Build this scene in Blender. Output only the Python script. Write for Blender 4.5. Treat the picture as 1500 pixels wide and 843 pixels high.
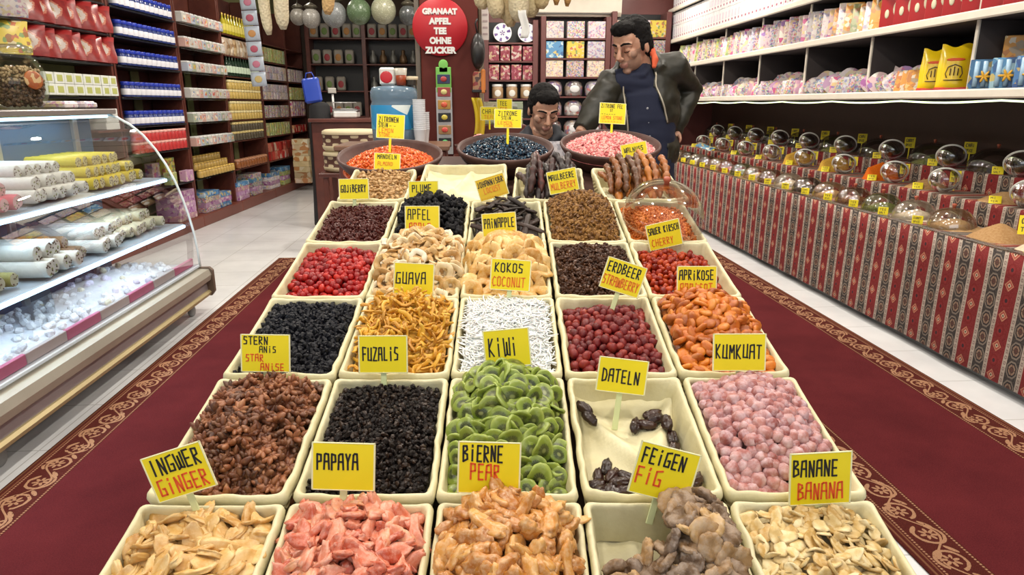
import bpy, bmesh, math, random
from mathutils import Vector, Matrix, Euler, noise
PI = math.pi
R = math.radians
scene = bpy.context.scene
col = scene.collection
for o in list(bpy.data.objects):
    bpy.data.objects.remove(o)
random.seed(7)

# ------------------------------------------------------------------ camera, world, lights, exposure
PITCH, YAW = R(15.083), R(3.867)
cam_data = bpy.data.cameras.new('camera')
cam_data.sensor_width = 36.0
cam_data.lens = 24.0
cam_data.clip_start = 0.02
cam_data.clip_end = 100
cam = bpy.data.objects.new('camera', cam_data)
cam.location = (0, 0, 1.4)
cam.rotation_euler = (PI / 2 - PITCH, 0, -YAW)
col.objects.link(cam)
scene.camera = cam

world = bpy.data.worlds.new('world')
scene.world = world
world.use_nodes = True
world.node_tree.nodes['Background'].inputs[0].default_value = (0.86, 0.93, 1.0, 1)
world.node_tree.nodes['Background'].inputs[1].default_value = .2

def lamp(name, loc, power, size, color=(1, 0.93, 0.82), rot=(0, 0, 0), shape='DISK', sy=None):
    d = bpy.data.lights.new(name, 'AREA')
    d.energy = power
    d.shape = shape
    d.size = size
    if sy:
        d.size_y = sy
    d.color = color
    o = bpy.data.objects.new(name, d)
    o.location = loc
    o.rotation_euler = rot
    col.objects.link(o)
    return o

WARM = (1, 0.93, 0.82)
# the shop's ceiling spots
for y, pw in ((0.9, 12), (2.6, 14), (4.6, 16), (7.0, 20), (9.0, 16), (11.4, 2.5)):
    for x in (-2.1, -0.55, 0.95, 2.35):
        if 8 < y and -1 < x < 0:
            continue
        if y > 9.5 and x > 0:
            continue
        if y > 11 and x > -1:
            continue
        lamp('ceiling_spot', (x, y, 3.22), pw * 1.3, 0.16, WARM)
# the open street front behind the photographer
lamp('street_daylight', (0.0, -1.6, 2.3), 33, 5.0, (0.93, 0.97, 1.0), (R(62), 0, 0), 'RECTANGLE', 1.8)

scene.view_settings.view_transform = 'Standard'
scene.view_settings.look = 'None'
scene.view_settings.gamma = 1.0
scene.view_settings.exposure = 0.35
scene.view_settings.use_curve_mapping = False
cy = scene.cycles
cy.use_denoising = True
cy.max_bounces = 8
cy.diffuse_bounces = 3
cy.glossy_bounces = 3
cy.transmission_bounces = 6
cy.transparent_max_bounces = 24
cy.caustics_reflective = False
cy.caustics_refractive = False
cy.sample_clamp_indirect = 6

# ------------------------------------------------------------------ node expressions
class V:
    def __init__(s, nt, sock):
        s.nt, s.k = nt, sock
    def _m(s, op, *a):
        n = s.nt.nodes.new('ShaderNodeMath')
        n.operation = op
        for i, x in enumerate((s,) + a):
            if isinstance(x, V):
                s.nt.links.new(x.k, n.inputs[i])
            else:
                n.inputs[i].default_value = x
        return V(s.nt, n.outputs[0])
    def __add__(s, o): return s._m('ADD', o)
    __radd__ = __add__
    def __sub__(s, o): return s._m('SUBTRACT', o)
    def __rsub__(s, o): return (s * -1) + o
    def __mul__(s, o): return s._m('MULTIPLY', o)
    __rmul__ = __mul__
    def __truediv__(s, o): return s._m('DIVIDE', o)
    def lt(s, o): return s._m('LESS_THAN', o)
    def gt(s, o): return s._m('GREATER_THAN', o)
    def mod(s, o): return s._m('FLOORED_MODULO', o)
    def abs(s): return s._m('ABSOLUTE')
    def sin(s): return s._m('SINE')
    def sqrt(s): return s._m('SQRT')
    def floor(s): return s._m('FLOOR')
    def min(s, o): return s._m('MINIMUM', o)
    def max(s, o): return s._m('MAXIMUM', o)
    def pow(s, o): return s._m('POWER', o)
    def atan2(s, o): return s._m('ARCTAN2', o)
    def band(s, a, b): return s.gt(a) * s.lt(b)

class Mat:
    """procedural material under construction"""
    def __init__(s, name, color=(.8, .8, .8), rough=.5, metal=0, spec=.5):
        s.m = bpy.data.materials.new(name)
        s.m.use_nodes = True
        s.nt = s.m.node_tree
        s.b = s.nt.nodes['Principled BSDF']
        s.b.inputs['Base Color'].default_value = (*color, 1)
        s.b.inputs['Roughness'].default_value = rough
        s.b.inputs['Metallic'].default_value = metal
        s.b.inputs['Specular IOR Level'].default_value = spec
        s.m.diffuse_color = (*color, 1)
    def coord(s, kind='Object'):
        n = s.nt.nodes.new('ShaderNodeTexCoord')
        x = s.nt.nodes.new('ShaderNodeSeparateXYZ')
        s.nt.links.new(n.outputs[kind], x.inputs[0])
        return n.outputs[kind], V(s.nt, x.outputs[0]), V(s.nt, x.outputs[1]), V(s.nt, x.outputs[2])
    def noise(s, vec, scale, detail=3, rough=.6):
        n = s.nt.nodes.new('ShaderNodeTexNoise')
        n.inputs['Scale'].default_value = scale
        n.inputs['Detail'].default_value = detail
        n.inputs['Roughness'].default_value = rough
        if vec is not None:
            s.nt.links.new(vec, n.inputs['Vector'])
        return V(s.nt, n.outputs['Fac'])
    def voro(s, vec, scale, feature='F1'):
        n = s.nt.nodes.new('ShaderNodeTexVoronoi')
        n.feature = feature
        n.inputs['Scale'].default_value = scale
        s.nt.links.new(vec, n.inputs['Vector'])
        return V(s.nt, n.outputs['Distance']), n.outputs.get('Color')
    def rand(s):
        n = s.nt.nodes.new('ShaderNodeObjectInfo')
        return V(s.nt, n.outputs['Random'])
    def ramp(s, fac, stops, const=False):
        n = s.nt.nodes.new('ShaderNodeValToRGB')
        e = n.color_ramp.elements
        n.color_ramp.interpolation = 'CONSTANT' if const else 'LINEAR'
        while len(e) < len(stops):
            e.new(0.5)
        for i, (p, c) in enumerate(stops):
            e[i].position = p
            e[i].color = (*c, 1)
        s.nt.links.new(fac.k, n.inputs[0])
        return n.outputs[0]
    def mix(s, fac, a, b, mode='MIX'):
        n = s.nt.nodes.new('ShaderNodeMix')
        n.data_type = 'RGBA'
        n.blend_type = mode
        if isinstance(fac, V):
            s.nt.links.new(fac.k, n.inputs[0])
        else:
            n.inputs[0].default_value = fac
        for i, c in ((6, a), (7, b)):
            if isinstance(c, tuple):
                n.inputs[i].default_value = (*c, 1)
            else:
                s.nt.links.new(c, n.inputs[i])
        return n.outputs[2]
    def color(s, sock):
        s.nt.links.new(sock, s.b.inputs['Base Color'])
        return s
    def inp(s, name, v):
        if isinstance(v, V):
            s.nt.links.new(v.k, s.b.inputs[name])
        else:
            s.b.inputs[name].default_value = v
        return s
    def bump(s, h, strength=.3, dist=.002):
        n = s.nt.nodes.new('ShaderNodeBump')
        n.inputs['Strength'].default_value = strength
        n.inputs['Distance'].default_value = dist
        s.nt.links.new(h.k, n.inputs['Height'])
        s.nt.links.new(n.outputs[0], s.b.inputs['Normal'])
        return s

def plain(name, c, rough=.5, metal=0, spec=.5, var=0.0):
    m = Mat(name, c, rough, metal, spec)
    v, *_ = m.coord()
    n = m.noise(v, 9, 2)
    d = tuple(x * (1 - .16) for x in c)
    m.color(m.mix(n, d, c))
    return m.m

def varied(name, stops, rough=.5, nscale=60, namt=.35, spec=.5, bump=0, frost=None, frost_amt=.3, frost_scale=40, sss=0, coat=0):
    """colour differs from piece to piece and mottles within one"""
    stops = [(p, tuple(k ** 1.28 for k in c)) for p, c in stops]
    sss *= .5
    m = Mat(name, stops[0][1], rough, 0, spec)
    v, *_ = m.coord()
    n = m.noise(v, nscale, 3)
    wide = ((n - .5) * 1.7 + .5).max(0.0).min(1.0)
    f = m.rand() * (1 - namt) + wide * namt
    c = m.ramp(f, stops)
    if frost:
        g = m.noise(v, frost_scale, 4, .7)
        c = m.mix(((g - .42) * 3.2).max(0.0).min(1.0) * frost_amt, c, frost)
    m.color(c)
    if bump:
        m.bump(n, bump, .002)
    if sss:
        m.inp('Subsurface Weight', sss)
        m.b.inputs['Subsurface Radius'].default_value = (.008, .004, .002)
        m.b.inputs['Subsurface Scale'].default_value = 1.0
    if coat:
        m.inp('Coat Weight', coat)
    return m.m

def glow(name, c, strength):
    m = Mat(name, c)
    m.b.inputs['Emission Color'].default_value = (*c, 1)
    m.b.inputs['Emission Strength'].default_value = strength
    return m.m

def clear(name, tint=(1, 1, 1), gloss=.9, rough=.03, lo=.05, hi=.75):
    """thin clear glass or acrylic: see-through face on, mirror-like at the rim"""
    m = bpy.data.materials.new(name)
    m.use_nodes = True
    nt = m.node_tree
    nt.nodes.clear()
    out = nt.nodes.new('ShaderNodeOutputMaterial')
    t = nt.nodes.new('ShaderNodeBsdfTransparent')
    t.inputs[0].default_value = (*tint, 1)
    g = nt.nodes.new('ShaderNodeBsdfGlossy')
    g.inputs['Color'].default_value = (gloss, gloss, gloss, 1)
    g.inputs['Roughness'].default_value = rough
    w = nt.nodes.new('ShaderNodeLayerWeight')
    w.inputs['Blend'].default_value = .35
    mr = nt.nodes.new('ShaderNodeMapRange')
    mr.inputs[3].default_value = lo
    mr.inputs[4].default_value = hi
    nt.links.new(w.outputs['Fresnel'], mr.inputs[0])
    mx = nt.nodes.new('ShaderNodeMixShader')
    nt.links.new(mr.outputs[0], mx.inputs[0])
    nt.links.new(t.outputs[0], mx.inputs[1])
    nt.links.new(g.outputs[0], mx.inputs[2])
    nt.links.new(mx.outputs[0], out.inputs[0])
    return m

# ------------------------------------------------------------------ mesh builder
class MB:
    def __init__(s):
        s.v, s.f, s.m, s.s = [], [], [], []
        s.X = Matrix.Identity(4)
    def add(s, vs, fs, mat=0, smooth=False):
        k = len(s.v)
        for p in vs:
            s.v.append(s.X @ Vector(p))
        for i, f in enumerate(fs):
            s.f.append(tuple(a + k for a in f))
            s.m.append(mat[i] if isinstance(mat, list) else mat)
            s.s.append(smooth)
        return s
    def box(s, c, d, b=None, mat=0, rot=None):
        h = [x / 2 for x in d]
        if b is None:
            b = min(d) * .12
        b = min(b, min(h) * .9)
        vs, ix = [], {}
        for sx in (-1, 1):
            for sy in (-1, 1):
                for sz in (-1, 1):
                    sg = (sx, sy, sz)
                    for a in range(3):
                        ix[(sg, a)] = len(vs)
                        vs.append(Vector([sg[i] * (h[i] if i == a else h[i] - b) for i in range(3)]))
        fs = []
        def face(l):
            n = (vs[l[1]] - vs[l[0]]).cross(vs[l[2]] - vs[l[0]])
            ctr = sum((vs[i] for i in l), Vector()) / len(l)
            fs.append(tuple(l) if n.dot(ctr) > 0 else tuple(reversed(l)))
        for a in range(3):
            o, q = [i for i in range(3) if i != a]
            for sa in (-1, 1):
                l = []
                for so, sq in ((-1, -1), (1, -1), (1, 1), (-1, 1)):
                    g = [0, 0, 0]; g[a] = sa; g[o] = so; g[q] = sq
                    l.append(ix[(tuple(g), a)])
                face(l)
            for so in (-1, 1):
                for sq in (-1, 1):
                    g1 = [0, 0, 0]; g1[a] = -1; g1[o] = so; g1[q] = sq
                    g2 = list(g1); g2[a] = 1
                    face([ix[(tuple(g1), o)], ix[(tuple(g1), q)], ix[(tuple(g2), q)], ix[(tuple(g2), o)]])
        for sx in (-1, 1):
            for sy in (-1, 1):
                for sz in (-1, 1):
                    face([ix[((sx, sy, sz), a)] for a in range(3)])
        M = Matrix.Translation(Vector(c)) @ (rot.to_4x4() if rot is not None else Matrix.Identity(4))
        return s.add([M @ v for v in vs], fs, mat)
    def lathe(s, prof, seg=24, mat=0, smooth=True, c=(0, 0, 0), sx=1, sy=1, wob=0, mats=None):
        vs, fs, ms = [], [], []
        n = len(prof)
        for i in range(seg):
            a = 2 * PI * i / seg
            for j, (r, z) in enumerate(prof):
                w = 1 + (wob * math.sin(a * 5 + j) if wob else 0)
                vs.append((c[0] + r * w * math.cos(a) * sx, c[1] + r * w * math.sin(a) * sy, c[2] + z))
        for i in range(seg):
            k = (i + 1) % seg
            for j in range(n - 1):
                fs.append((i * n + j, k * n + j, k * n + j + 1, i * n + j + 1))
                ms.append(mats[j] if mats else mat)
        return s.add(vs, fs, ms, smooth)
    def ell(s, c, r, seg=14, rings=8, mat=0, rot=None, fn=None):
        vs, fs = [(0, 0, -1)], []
        for j in range(1, rings):
            t = -PI / 2 + PI * j / rings
            for i in range(seg):
                a = 2 * PI * i / seg
                vs.append((math.cos(t) * math.cos(a), math.cos(t) * math.sin(a), math.sin(t)))
        vs.append((0, 0, 1))
        L = len(vs) - 1
        for i in range(seg):
            k = (i + 1) % seg
            fs.append((0, 1 + k, 1 + i))
            for j in range(rings - 2):
                a = 1 + j * seg
                fs.append((a + i, a + k, a + seg + k, a + seg + i))
            a = 1 + (rings - 2) * seg
            fs.append((a + i, a + k, L))
        out = []
        for p in vs:
            p = Vector(p)
            if fn:
                p = fn(p)
            p = Vector((p.x * r[0], p.y * r[1], p.z * r[2]))
            if rot is not None:
                p = rot @ p
            out.append(p + Vector(c))
        return s.add(out, fs, mat, True)
    def tube(s, pts, r, seg=8, mat=0, cap=True, flat=1.0, smooth=True, up=None):
        pts = [Vector(p) for p in pts]
        n = len(pts)
        rs = r if isinstance(r, (list, tuple)) else [r] * n
        vs, fs = [], []
        t0 = (pts[1] - pts[0]).normalized()
        N = Vector(up) if up else (Vector((0, 0, 1)) if abs(t0.z) < .9 else Vector((1, 0, 0)))
        for i in range(n):
            t = (pts[min(i + 1, n - 1)] - pts[max(i - 1, 0)]).normalized()
            N = (N - t * N.dot(t)).normalized()
            B = t.cross(N)
            for k in range(seg):
                a = 2 * PI * k / seg
                vs.append(pts[i] + N * math.cos(a) * rs[i] * flat + B * math.sin(a) * rs[i])
        for i in range(n - 1):
            for k in range(seg):
                q = (k + 1) % seg
                fs.append((i * seg + k, i * seg + q, (i + 1) * seg + q, (i + 1) * seg + k))
        if cap:
            fs.append(tuple(reversed(range(seg))))
            fs.append(tuple(range((n - 1) * seg, n * seg)))
        return s.add(vs, fs, mat, smooth)
    def grid(s, nx, ny, fn, mat=0, smooth=True):
        vs = [fn(i / nx, j / ny) for j in range(ny + 1) for i in range(nx + 1)]
        fs = [(j * (nx + 1) + i, j * (nx + 1) + i + 1, (j + 1) * (nx + 1) + i + 1, (j + 1) * (nx + 1) + i) for j in range(ny) for i in range(nx)]
        return s.add(vs, fs, mat, smooth)
    def prism(s, outline, z0, z1, mat=0, side=None):
        n = len(outline)
        vs = [(x, y, z0) for x, y in outline] + [(x, y, z1) for x, y in outline]
        fs = [tuple(reversed(range(n))), tuple(range(n, 2 * n))] + [(i, (i + 1) % n, n + (i + 1) % n, n + i) for i in range(n)]
        ms = [mat, mat] + [side if side is not None else mat] * n
        return s.add(vs, fs, ms)
    def mesh(s, name, mats):
        me = bpy.data.meshes.new(name)
        me.from_pydata([tuple(p) for p in s.v], [], s.f)
        for m in (mats if isinstance(mats, (list, tuple)) else [mats]):
            me.materials.append(m)
        me.polygons.foreach_set('material_index', s.m)
        me.polygons.foreach_set('use_smooth', s.s)
        me.update()
        return me
    def build(s, name, mats, parent=None, mw=None):
        return put(name, s.mesh(name, mats), mw, parent)

def put(name, me, mw=None, parent=None):
    o = bpy.data.objects.new(name, me)
    col.objects.link(o)
    if parent is not None:
        o.parent = parent
    if mw is not None:
        if parent is not None:
            o.matrix_local = mw
        else:
            o.matrix_world = mw
    return o

def tag(o, label, cat, group=None, kind=None):
    o['label'] = label
    o['category'] = cat
    if group:
        o['group'] = group
    if kind:
        o['kind'] = kind
    return o

def struct(o):
    o['kind'] = 'structure'
    return o

def empty(name, mw=None):
    o = bpy.data.objects.new(name, None)
    o.empty_display_size = .05
    col.objects.link(o)
    if mw is not None:
        o.matrix_world = mw
    return o

def dup(o, mw, label=None, group=None):
    c = o.copy()
    col.objects.link(c)
    c.matrix_world = mw
    if label:
        c['label'] = label
    if group:
        c['group'] = group
    for ch in o.children:
        d = ch.copy()
        col.objects.link(d)
        d.parent = c
        for g in ch.children:
            e = g.copy()
            col.objects.link(e)
            e.parent = d
    return c

def TR(x, y, z, rz=0, rx=0, ry=0):
    return Matrix.Translation((x, y, z)) @ Matrix.Rotation(rz, 4, 'Z') @ Matrix.Rotation(rx, 4, 'X') @ Matrix.Rotation(ry, 4, 'Y')

def rnd(a, b):
    return random.uniform(a, b)

# ------------------------------------------------------------------ hand lettering
GL = {
 'A': [[(0, 0), (.12, .95), (.3, 1), (.75, 1), (.85, 0)], [(.06, .5), (.82, .5)]],
 'B': [[(.05, 0), (.05, 1), (.6, .95), (.7, .75), (.1, .55), (.75, .45), (.8, .15), (.05, 0)]],
 'C': [[(.8, .9), (.4, 1), (.08, .7), (.05, .3), (.35, 0), (.8, .1)]],
 'D': [[(.1, 0), (.1, 1), (.6, .9), (.85, .5), (.65, .1), (.1, 0)]],
 'E': [[(.8, 1), (.1, 1), (.1, 0), (.8, 0)], [(.1, .5), (.7, .5)]],
 'F': [[(.8, 1), (.1, 1), (.1, 0)], [(.1, .5), (.7, .5)]],
 'G': [[(.85, 1), (.1, .95), (.05, .05), (.8, .05), (.8, .45), (.45, .45)]],
 'H': [[(.1, 0), (.1, 1)], [(.8, 0), (.8, 1)], [(.1, .5), (.8, .5)]],
 'I': [[(.4, 0), (.4, 1)]],
 'i': [[(.4, 0), (.4, .7)], [(.4, .9), (.42, 1.02)]],
 'J': [[(.6, 1), (.6, .15), (.35, 0), (.1, .15)]],
 'K': [[(.1, 0), (.1, 1)], [(.75, 1), (.12, .45), (.8, 0)]],
 'L': [[(.15, 1), (.12, 0), (.75, 0)]],
 'M': [[(.05, 0), (.1, 1), (.45, .45), (.85, 1), (.92, 0)]],
 'N': [[(.08, 0), (.1, 1), (.75, 0), (.8, 1)]],
 'O': [[(.1, .1), (.1, .9), (.35, 1), (.75, .92), (.8, .15), (.5, 0), (.1, .1)]],
 'P': [[(.1, 0), (.1, 1), (.7, .98), (.75, .55), (.1, .5)]],
 'R': [[(.1, 0), (.1, 1), (.7, .95), (.7, .6), (.1, .5), (.8, 0)]],
 'S': [[(.8, .95), (.2, 1), (.1, .6), (.75, .45), (.7, .05), (.05, .02)]],
 'T': [[(.02, 1), (.88, 1)], [(.45, 1), (.45, 0)]],
 'U': [[(.12, 1), (.1, .05), (.75, .03), (.78, 1)], [(.78, .1), (.85, 0)]],
 'V': [[(.05, 1), (.42, 0), (.85, 1)]],
 'W': [[(.02, 1), (.1, 0), (.45, .1), (.5, .8), (.55, .08), (.9, .03), (.95, 1)]],
 'Y': [[(.08, 1), (.42, .52), (.82, 1)], [(.42, .52), (.40, 0)]],
 'Z': [[(.1, 1), (.8, 1), (.1, 0), (.85, 0)]],
 '-': [[(.1, .5), (.7, .5)]],
 ' ': [],
}
def letters(mb, text, x0, z0, width, height, r, y=-.0012, slant=0.0, adv=None, rng=None):
    """marker strokes on the front (-y) face of a board"""
    adv = adv or width / max(1, len(text))
    rng = rng or random
    x = x0
    for ch in text:
        w = adv * .82
        jz = rng.uniform(-.04, .04) * height
        for st in GL.get(ch, []):
            pts = []
            for px, pz in st:
                pts.append(Vector((x + px * w + rng.uniform(-.03, .03) * w, y, z0 + jz + pz * height * rng.uniform(.97, 1.03) + (x - x0) * slant)))
            for a, b in zip(pts, pts[1:]):
                d = b - a
                L = d.length
                if L < 1e-6:
                    continue
                t = d / L
                nrm = Vector((-t.z, 0, t.x)) * r
                e = t * r * .6
                q = [a - e + nrm, b + e + nrm, b + e - nrm, a - e - nrm]
                bk = Vector((0, .0006, 0))
                mb.add([q[0], q[1], q[2], q[3], q[0] + bk, q[1] + bk, q[2] + bk, q[3] + bk],
                       [(3, 2, 1, 0), (0, 1, 5, 4), (2, 3, 7, 6), (1, 2, 6, 5), (3, 0, 4, 7)])
        x += adv
# ------------------------------------------------------------------ shared materials
M = {}
M['cream_cloth'] = (lambda m: (m.color(m.ramp(m.noise(m.coord()[0], 14, 4), [(.3, (.62, .55, .32)), (.7, (.73, .67, .44))])), m.bump(m.noise(m.coord()[0], 60, 3), .25, .004), m.m)[-1])(Mat('cream_cloth', (.85, .8, .6), .55))
M['dark_wood'] = (lambda m: (m.color(m.ramp(m.noise(m.coord()[0], 6, 5), [(.3, (.085, .022, .016)), (.7, (.14, .04, .026))])), m.m)[-1])(Mat('mahogany', (.12, .03, .02), .35))
M['brown_wall'] = plain('brown_panel', (.055, .024, .018), .5)
M['black'] = plain('black_plastic', (.012, .012, .013), .4)
M['white'] = plain('white_paint', (.80, .79, .76), .4)
M['cream_edge'] = plain('cream_laminate', (.83, .77, .66), .4)
M['green_wall'] = plain('olive_wall', (.30, .31, .13), .7)
M['yellow'] = plain('yellow_card', (.95, .77, .008), .5)
M['tag_edge'] = plain('pale_card_edge', (.92, .90, .55), .5)
M['ink'] = plain('black_marker', (.012, .010, .012), .5)
M['red_ink'] = plain('red_marker', (.82, .10, .015), .5)
M['orange_ink'] = plain('orange_marker', (.85, .22, .01), .5)
M['stake'] = plain('pale_green_plastic_stake', (.72, .78, .42), .35)
M['steel'] = plain('brushed_steel', (.55, .55, .56), .3, .8)
M['gold'] = plain('gold_lid', (.75, .50, .13), .35, .5)
M['glass'] = clear('clear_glass', (.96, .985, .98), .9, .01, .02, .32)
M['acrylic'] = clear('clear_acrylic', (.975, .975, .975), .95, .05, .09, .7)
M['ring'] = plain('white_plastic_rim', (.85, .85, .80), .3)
M['red_knob'] = plain('red_brown_knob', (.45, .10, .05), .35)

def wicker(name):
    m = Mat(name, (.8, .68, .38), .6)
    v, x, y, z = m.coord()
    a = (x + y) * 180
    w = (a.sin() * (z * 420).sin())
    m.color(m.ramp(w * .5 + .5, [(.15, (.42, .32, .13)), (.6, (.82, .72, .42)), (1, (.90, .82, .55))]))
    m.bump(w, .6, .004)
    return m.m
M['wicker'] = wicker('woven_cane')

def print_mat(name, base, patches, scale=14, cover=.5, rough=.35):
    """printed packaging: blotches of colour on a plain field, shifted from pack to pack"""
    m = Mat(name, base, rough)
    v, x, y, z = m.coord('Object')
    n = m.nt.nodes.new('ShaderNodeVectorMath')
    n.operation = 'ADD'
    cmb = m.nt.nodes.new('ShaderNodeCombineXYZ')
    r = m.rand()
    for i, k in enumerate((37.0, 91.0, 53.0)):
        m.nt.links.new((r * k).k, cmb.inputs[i])
    m.nt.links.new(v, n.inputs[0])
    m.nt.links.new(cmb.outputs[0], n.inputs[1])
    d, c = m.voro(n.outputs[0], scale)
    sp = m.nt.nodes.new('ShaderNodeSeparateColor')
    m.nt.links.new(c, sp.inputs[0])
    pick = V(m.nt, sp.outputs[0])
    st = [(i / len(patches), p) for i, p in enumerate(patches)]
    pc = m.ramp(pick, st, True)
    mask = V(m.nt, sp.outputs[1]).lt(cover)
    tint = m.ramp(m.rand(), [(0, (.55, .50, .46)), (.25, (1, .97, .92)), (.45, (.80, .66, .70)), (.62, (1, 1, 1)), (.8, (.92, .82, .62)), (1, (.66, .70, .80))])
    m.color(m.mix(1.0, m.mix(mask, base, pc), tint, 'MULTIPLY'))
    return m.m
M['print_white'] = print_mat('white_printed_card', (.72, .68, .69), [(.55, .32, .45), (.36, .36, .52), (.70, .62, .40), (.62, .52, .58)], 55, .45)
M['print_pink'] = print_mat('pink_printed_card', (.70, .52, .56), [(.6, .12, .3), (.85, .85, .8), (.35, .2, .5), (.8, .6, .3)], 26, .5)
M['print_red'] = print_mat('red_printed_pouch', (.48, .030, .028), [(.60, .18, .12), (.66, .52, .46), (.36, .01, .01), (.62, .34, .22)], 10, .45)
M['print_multi'] = print_mat('multicoloured_print', (.58, .52, .48), [(.22, .13, .36), (.50, .14, .20), (.62, .58, .56), (.20, .30, .48), (.58, .44, .18), (.66, .60, .58), (.26, .40, .24), (.55, .34, .45)], 75, .85)
def pouch_mat():
    m = Mat('red_foil_pouch', (.4, .03, .03), .3)
    v, x, y, z = m.coord()
    n = m.noise(v, 26, 3)
    c = m.ramp(n, [(.3, (.20, .008, .010)), (.7, (.34, .024, .020))])
    q = ((y / .085) * (y / .085) + ((z - .11) / .075) * ((z - .11) / .075)).sqrt() + (n - .5) * .9
    c = m.mix(q.lt(.95), c, (.55, .20, .13))
    c = m.mix(q.lt(.72), c, (.62, .52, .46))
    c = m.mix(q.lt(.32), c, (.50, .30, .12))
    m.color(m.mix(z.gt(.195), c, (.36, .02, .02)))
    return m.m
M['red_pouch'] = pouch_mat()
M['dome'] = clear('hazy_acrylic', (.96, .96, .96), 1.0, .07, .15, .8)
M['print_blue'] = print_mat('blue_printed_card', (.10, .28, .55), [(.55, .65, .75), (.06, .14, .35), (.6, .5, .2), (.35, .55, .7)], 30, .45)
M['print_yellow'] = print_mat('yellow_printed_card', (.80, .66, .10), [(.6, .2, .1), (.25, .4, .15), (.75, .7, .5), (.4, .2, .08)], 36, .4)
M['print_green'] = print_mat('green_printed_card', (.45, .55, .25), [(.7, .72, .5), (.6, .58, .15), (.28, .4, .15), (.6, .35, .2)], 40, .5)
M['print_purple'] = print_mat('purple_printed_card', (.52, .30, .52), [(.8, .7, .8), (.35, .1, .35), (.62, .55, .5), (.6, .4, .55)], 30, .4)
M['print_orange'] = print_mat('orange_printed_card', (.80, .38, .08), [(.8, .72, .6), (.6, .25, .08), (.8, .6, .25), (.45, .35, .25)], 36, .45)

# ------------------------------------------------------------------ the setting
def tile_floor():
    m = Mat('white_floor_tiles', (.80, .80, .80), .22)
    v, x, y, z = m.coord()
    t = .45
    gx = (x / t).mod(1.0)
    gy = (y / t).mod(1.0)
    g = gx.lt(.012).max(gy.lt(.012))
    c = m.ramp(m.noise(v, 2.5, 4), [(.35, (.72, .72, .735)), (.65, (.82, .82, .83))])
    m.color(m.mix(g, c, (.50, .49, .48)))
    return m.m
b = MB(); b.box((0, 6.0, -.05), (9.0, 16.4, .1), .005)
struct(b.build('floor', tile_floor()))
b = MB(); b.box((0, 6.0, 3.30), (9.0, 16.4, .1), .005)
struct(b.build('ceiling', plain('ceiling_paint', (.80, .77, .70), .7)))

# left shelf run stands along a line turned 3.39 degrees from the aisle
LA = R(3.39)
LD = Vector((math.sin(LA), math.cos(LA), 0))
LN = Vector((math.cos(LA), -math.sin(LA), 0))
LQ = Vector((-3.108, 8.057, 0))
def LS(s, off, z, rz=0, rx=0, ry=0):
    """matrix at distance s along the left shelving, off behind its front edge; local x points into the room, y along the run"""
    p = LQ + LD * (s - 8.057) - LN * off
    return TR(p.x, p.y, z, -LA + rz, rx, ry)
b = MB(); b.box((-.06, 0, 1.625), (.12, 12.0, 3.25), .01)
struct(b.build('wall_left', M['green_wall'], None, LS(7.4, .43, 0)))
b = MB(); b.box((3.72, 6.0, 1.625), (.12, 13, 3.25), .01)
struct(b.build('wall_right', M['brown_wall']))
b = MB(); b.box((2.12, 10.28, 1.625), (3.9, .12, 3.25), .01)
struct(b.build('wall_back', plain('mauve_brown_panel', (.17, .055, .05), .35)))
b = MB(); b.box((-1.35, 13.15, 1.625), (3.6, .12, 3.25), .01)
struct(b.build('wall_alcove_back', plain('alcove_dark', (.085, .05, .03), .6)))
b = MB(); b.box((.23, 11.65, 1.625), (.12, 2.9, 3.25), .01)
struct(b.build('wall_alcove_side', M['brown_wall']))

# carpets
def carpet_mat():
    m = Mat('maroon_runner', (.2, .01, .02), .95, 0, .1)
    v, x, y, z = m.coord()          # x across from the outer edge, y along
    n = m.noise(v, 260, 2)
    big = m.noise(v, 3, 3)
    field = m.ramp(n * .6 + big * .4, [(.35, (.070, .009, .012)), (.65, (.125, .017, .020))])
    dark = m.ramp(n, [(.3, (.050, .008, .007)), (.7, (.10, .020, .014))])
    tan = m.ramp(n, [(.3, (.28, .13, .07)), (.7, (.42, .24, .14))])
    W = 1.02
    d = x.min(W - x)                # distance to the nearest long edge
    c = m.mix(d.lt(.19), field, dark)
    c = m.mix(d.band(.010, .018).max(d.band(.030, .036)), c, (.17, .07, .035))
    # scrolling border: open curls holding palmettes, joined by leaves
    P = .135
    cyc = ((y / P).mod(1.0) - .5) * P
    par = (y / P).floor().mod(2.0) * 2 - 1
    mid = d - .112
    u = mid + par * .008
    rr = (cyc * cyc + u * u).sqrt()
    ang = u.atan2(cyc * par)
    wob = m.noise(v, 40, 2)
    curl = (rr - .047 - (wob - .5) * .010).abs().lt(.0055) * (ang.band(-2.5, 2.9))
    palm = rr.lt((ang * 3.5).sin().abs() * .024 + .007) * rr.gt(.008)
    q = ((y / P + .5).mod(1.0) - .5) * P
    lf1 = ((q - mid * .9 + .014) * (q - mid * .9 + .014) * 2.2 + (mid + .030) * (mid + .030)).sqrt().lt(.017)
    lf2 = ((q + mid * .9 - .014) * (q + mid * .9 - .014) * 2.2 + (mid - .030) * (mid - .030)).sqrt().lt(.017)
    stem = (mid - (y * (PI / P)).sin() * .040).abs().lt(.0045)
    orn = (curl.max(palm).max(lf1).max(lf2).max(stem)) * d.band(.052, .172)
    c = m.mix(orn * wob.gt(.34), c, tan)
    line = d.band(.178, .185).max(d.band(.042, .049)) * ((y / .012).mod(1.0).lt(.6))
    c = m.mix(line, c, tan)
    m.color(c)
    m.bump(n, .4, .002)
    return m.m
CM = carpet_mat()
def runner(name, mw, L, label):
    b = MB()
    b.box((.51, L / 2, .006), (1.02, L, .012), .004)
    return tag(b.build(name, CM, None, mw), label, 'carpet')
runner('carpet_runner', TR(-1.75, .2, 0), 6.15, 'maroon carpet runner with scrolled tan border left of the fruit stand')
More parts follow.
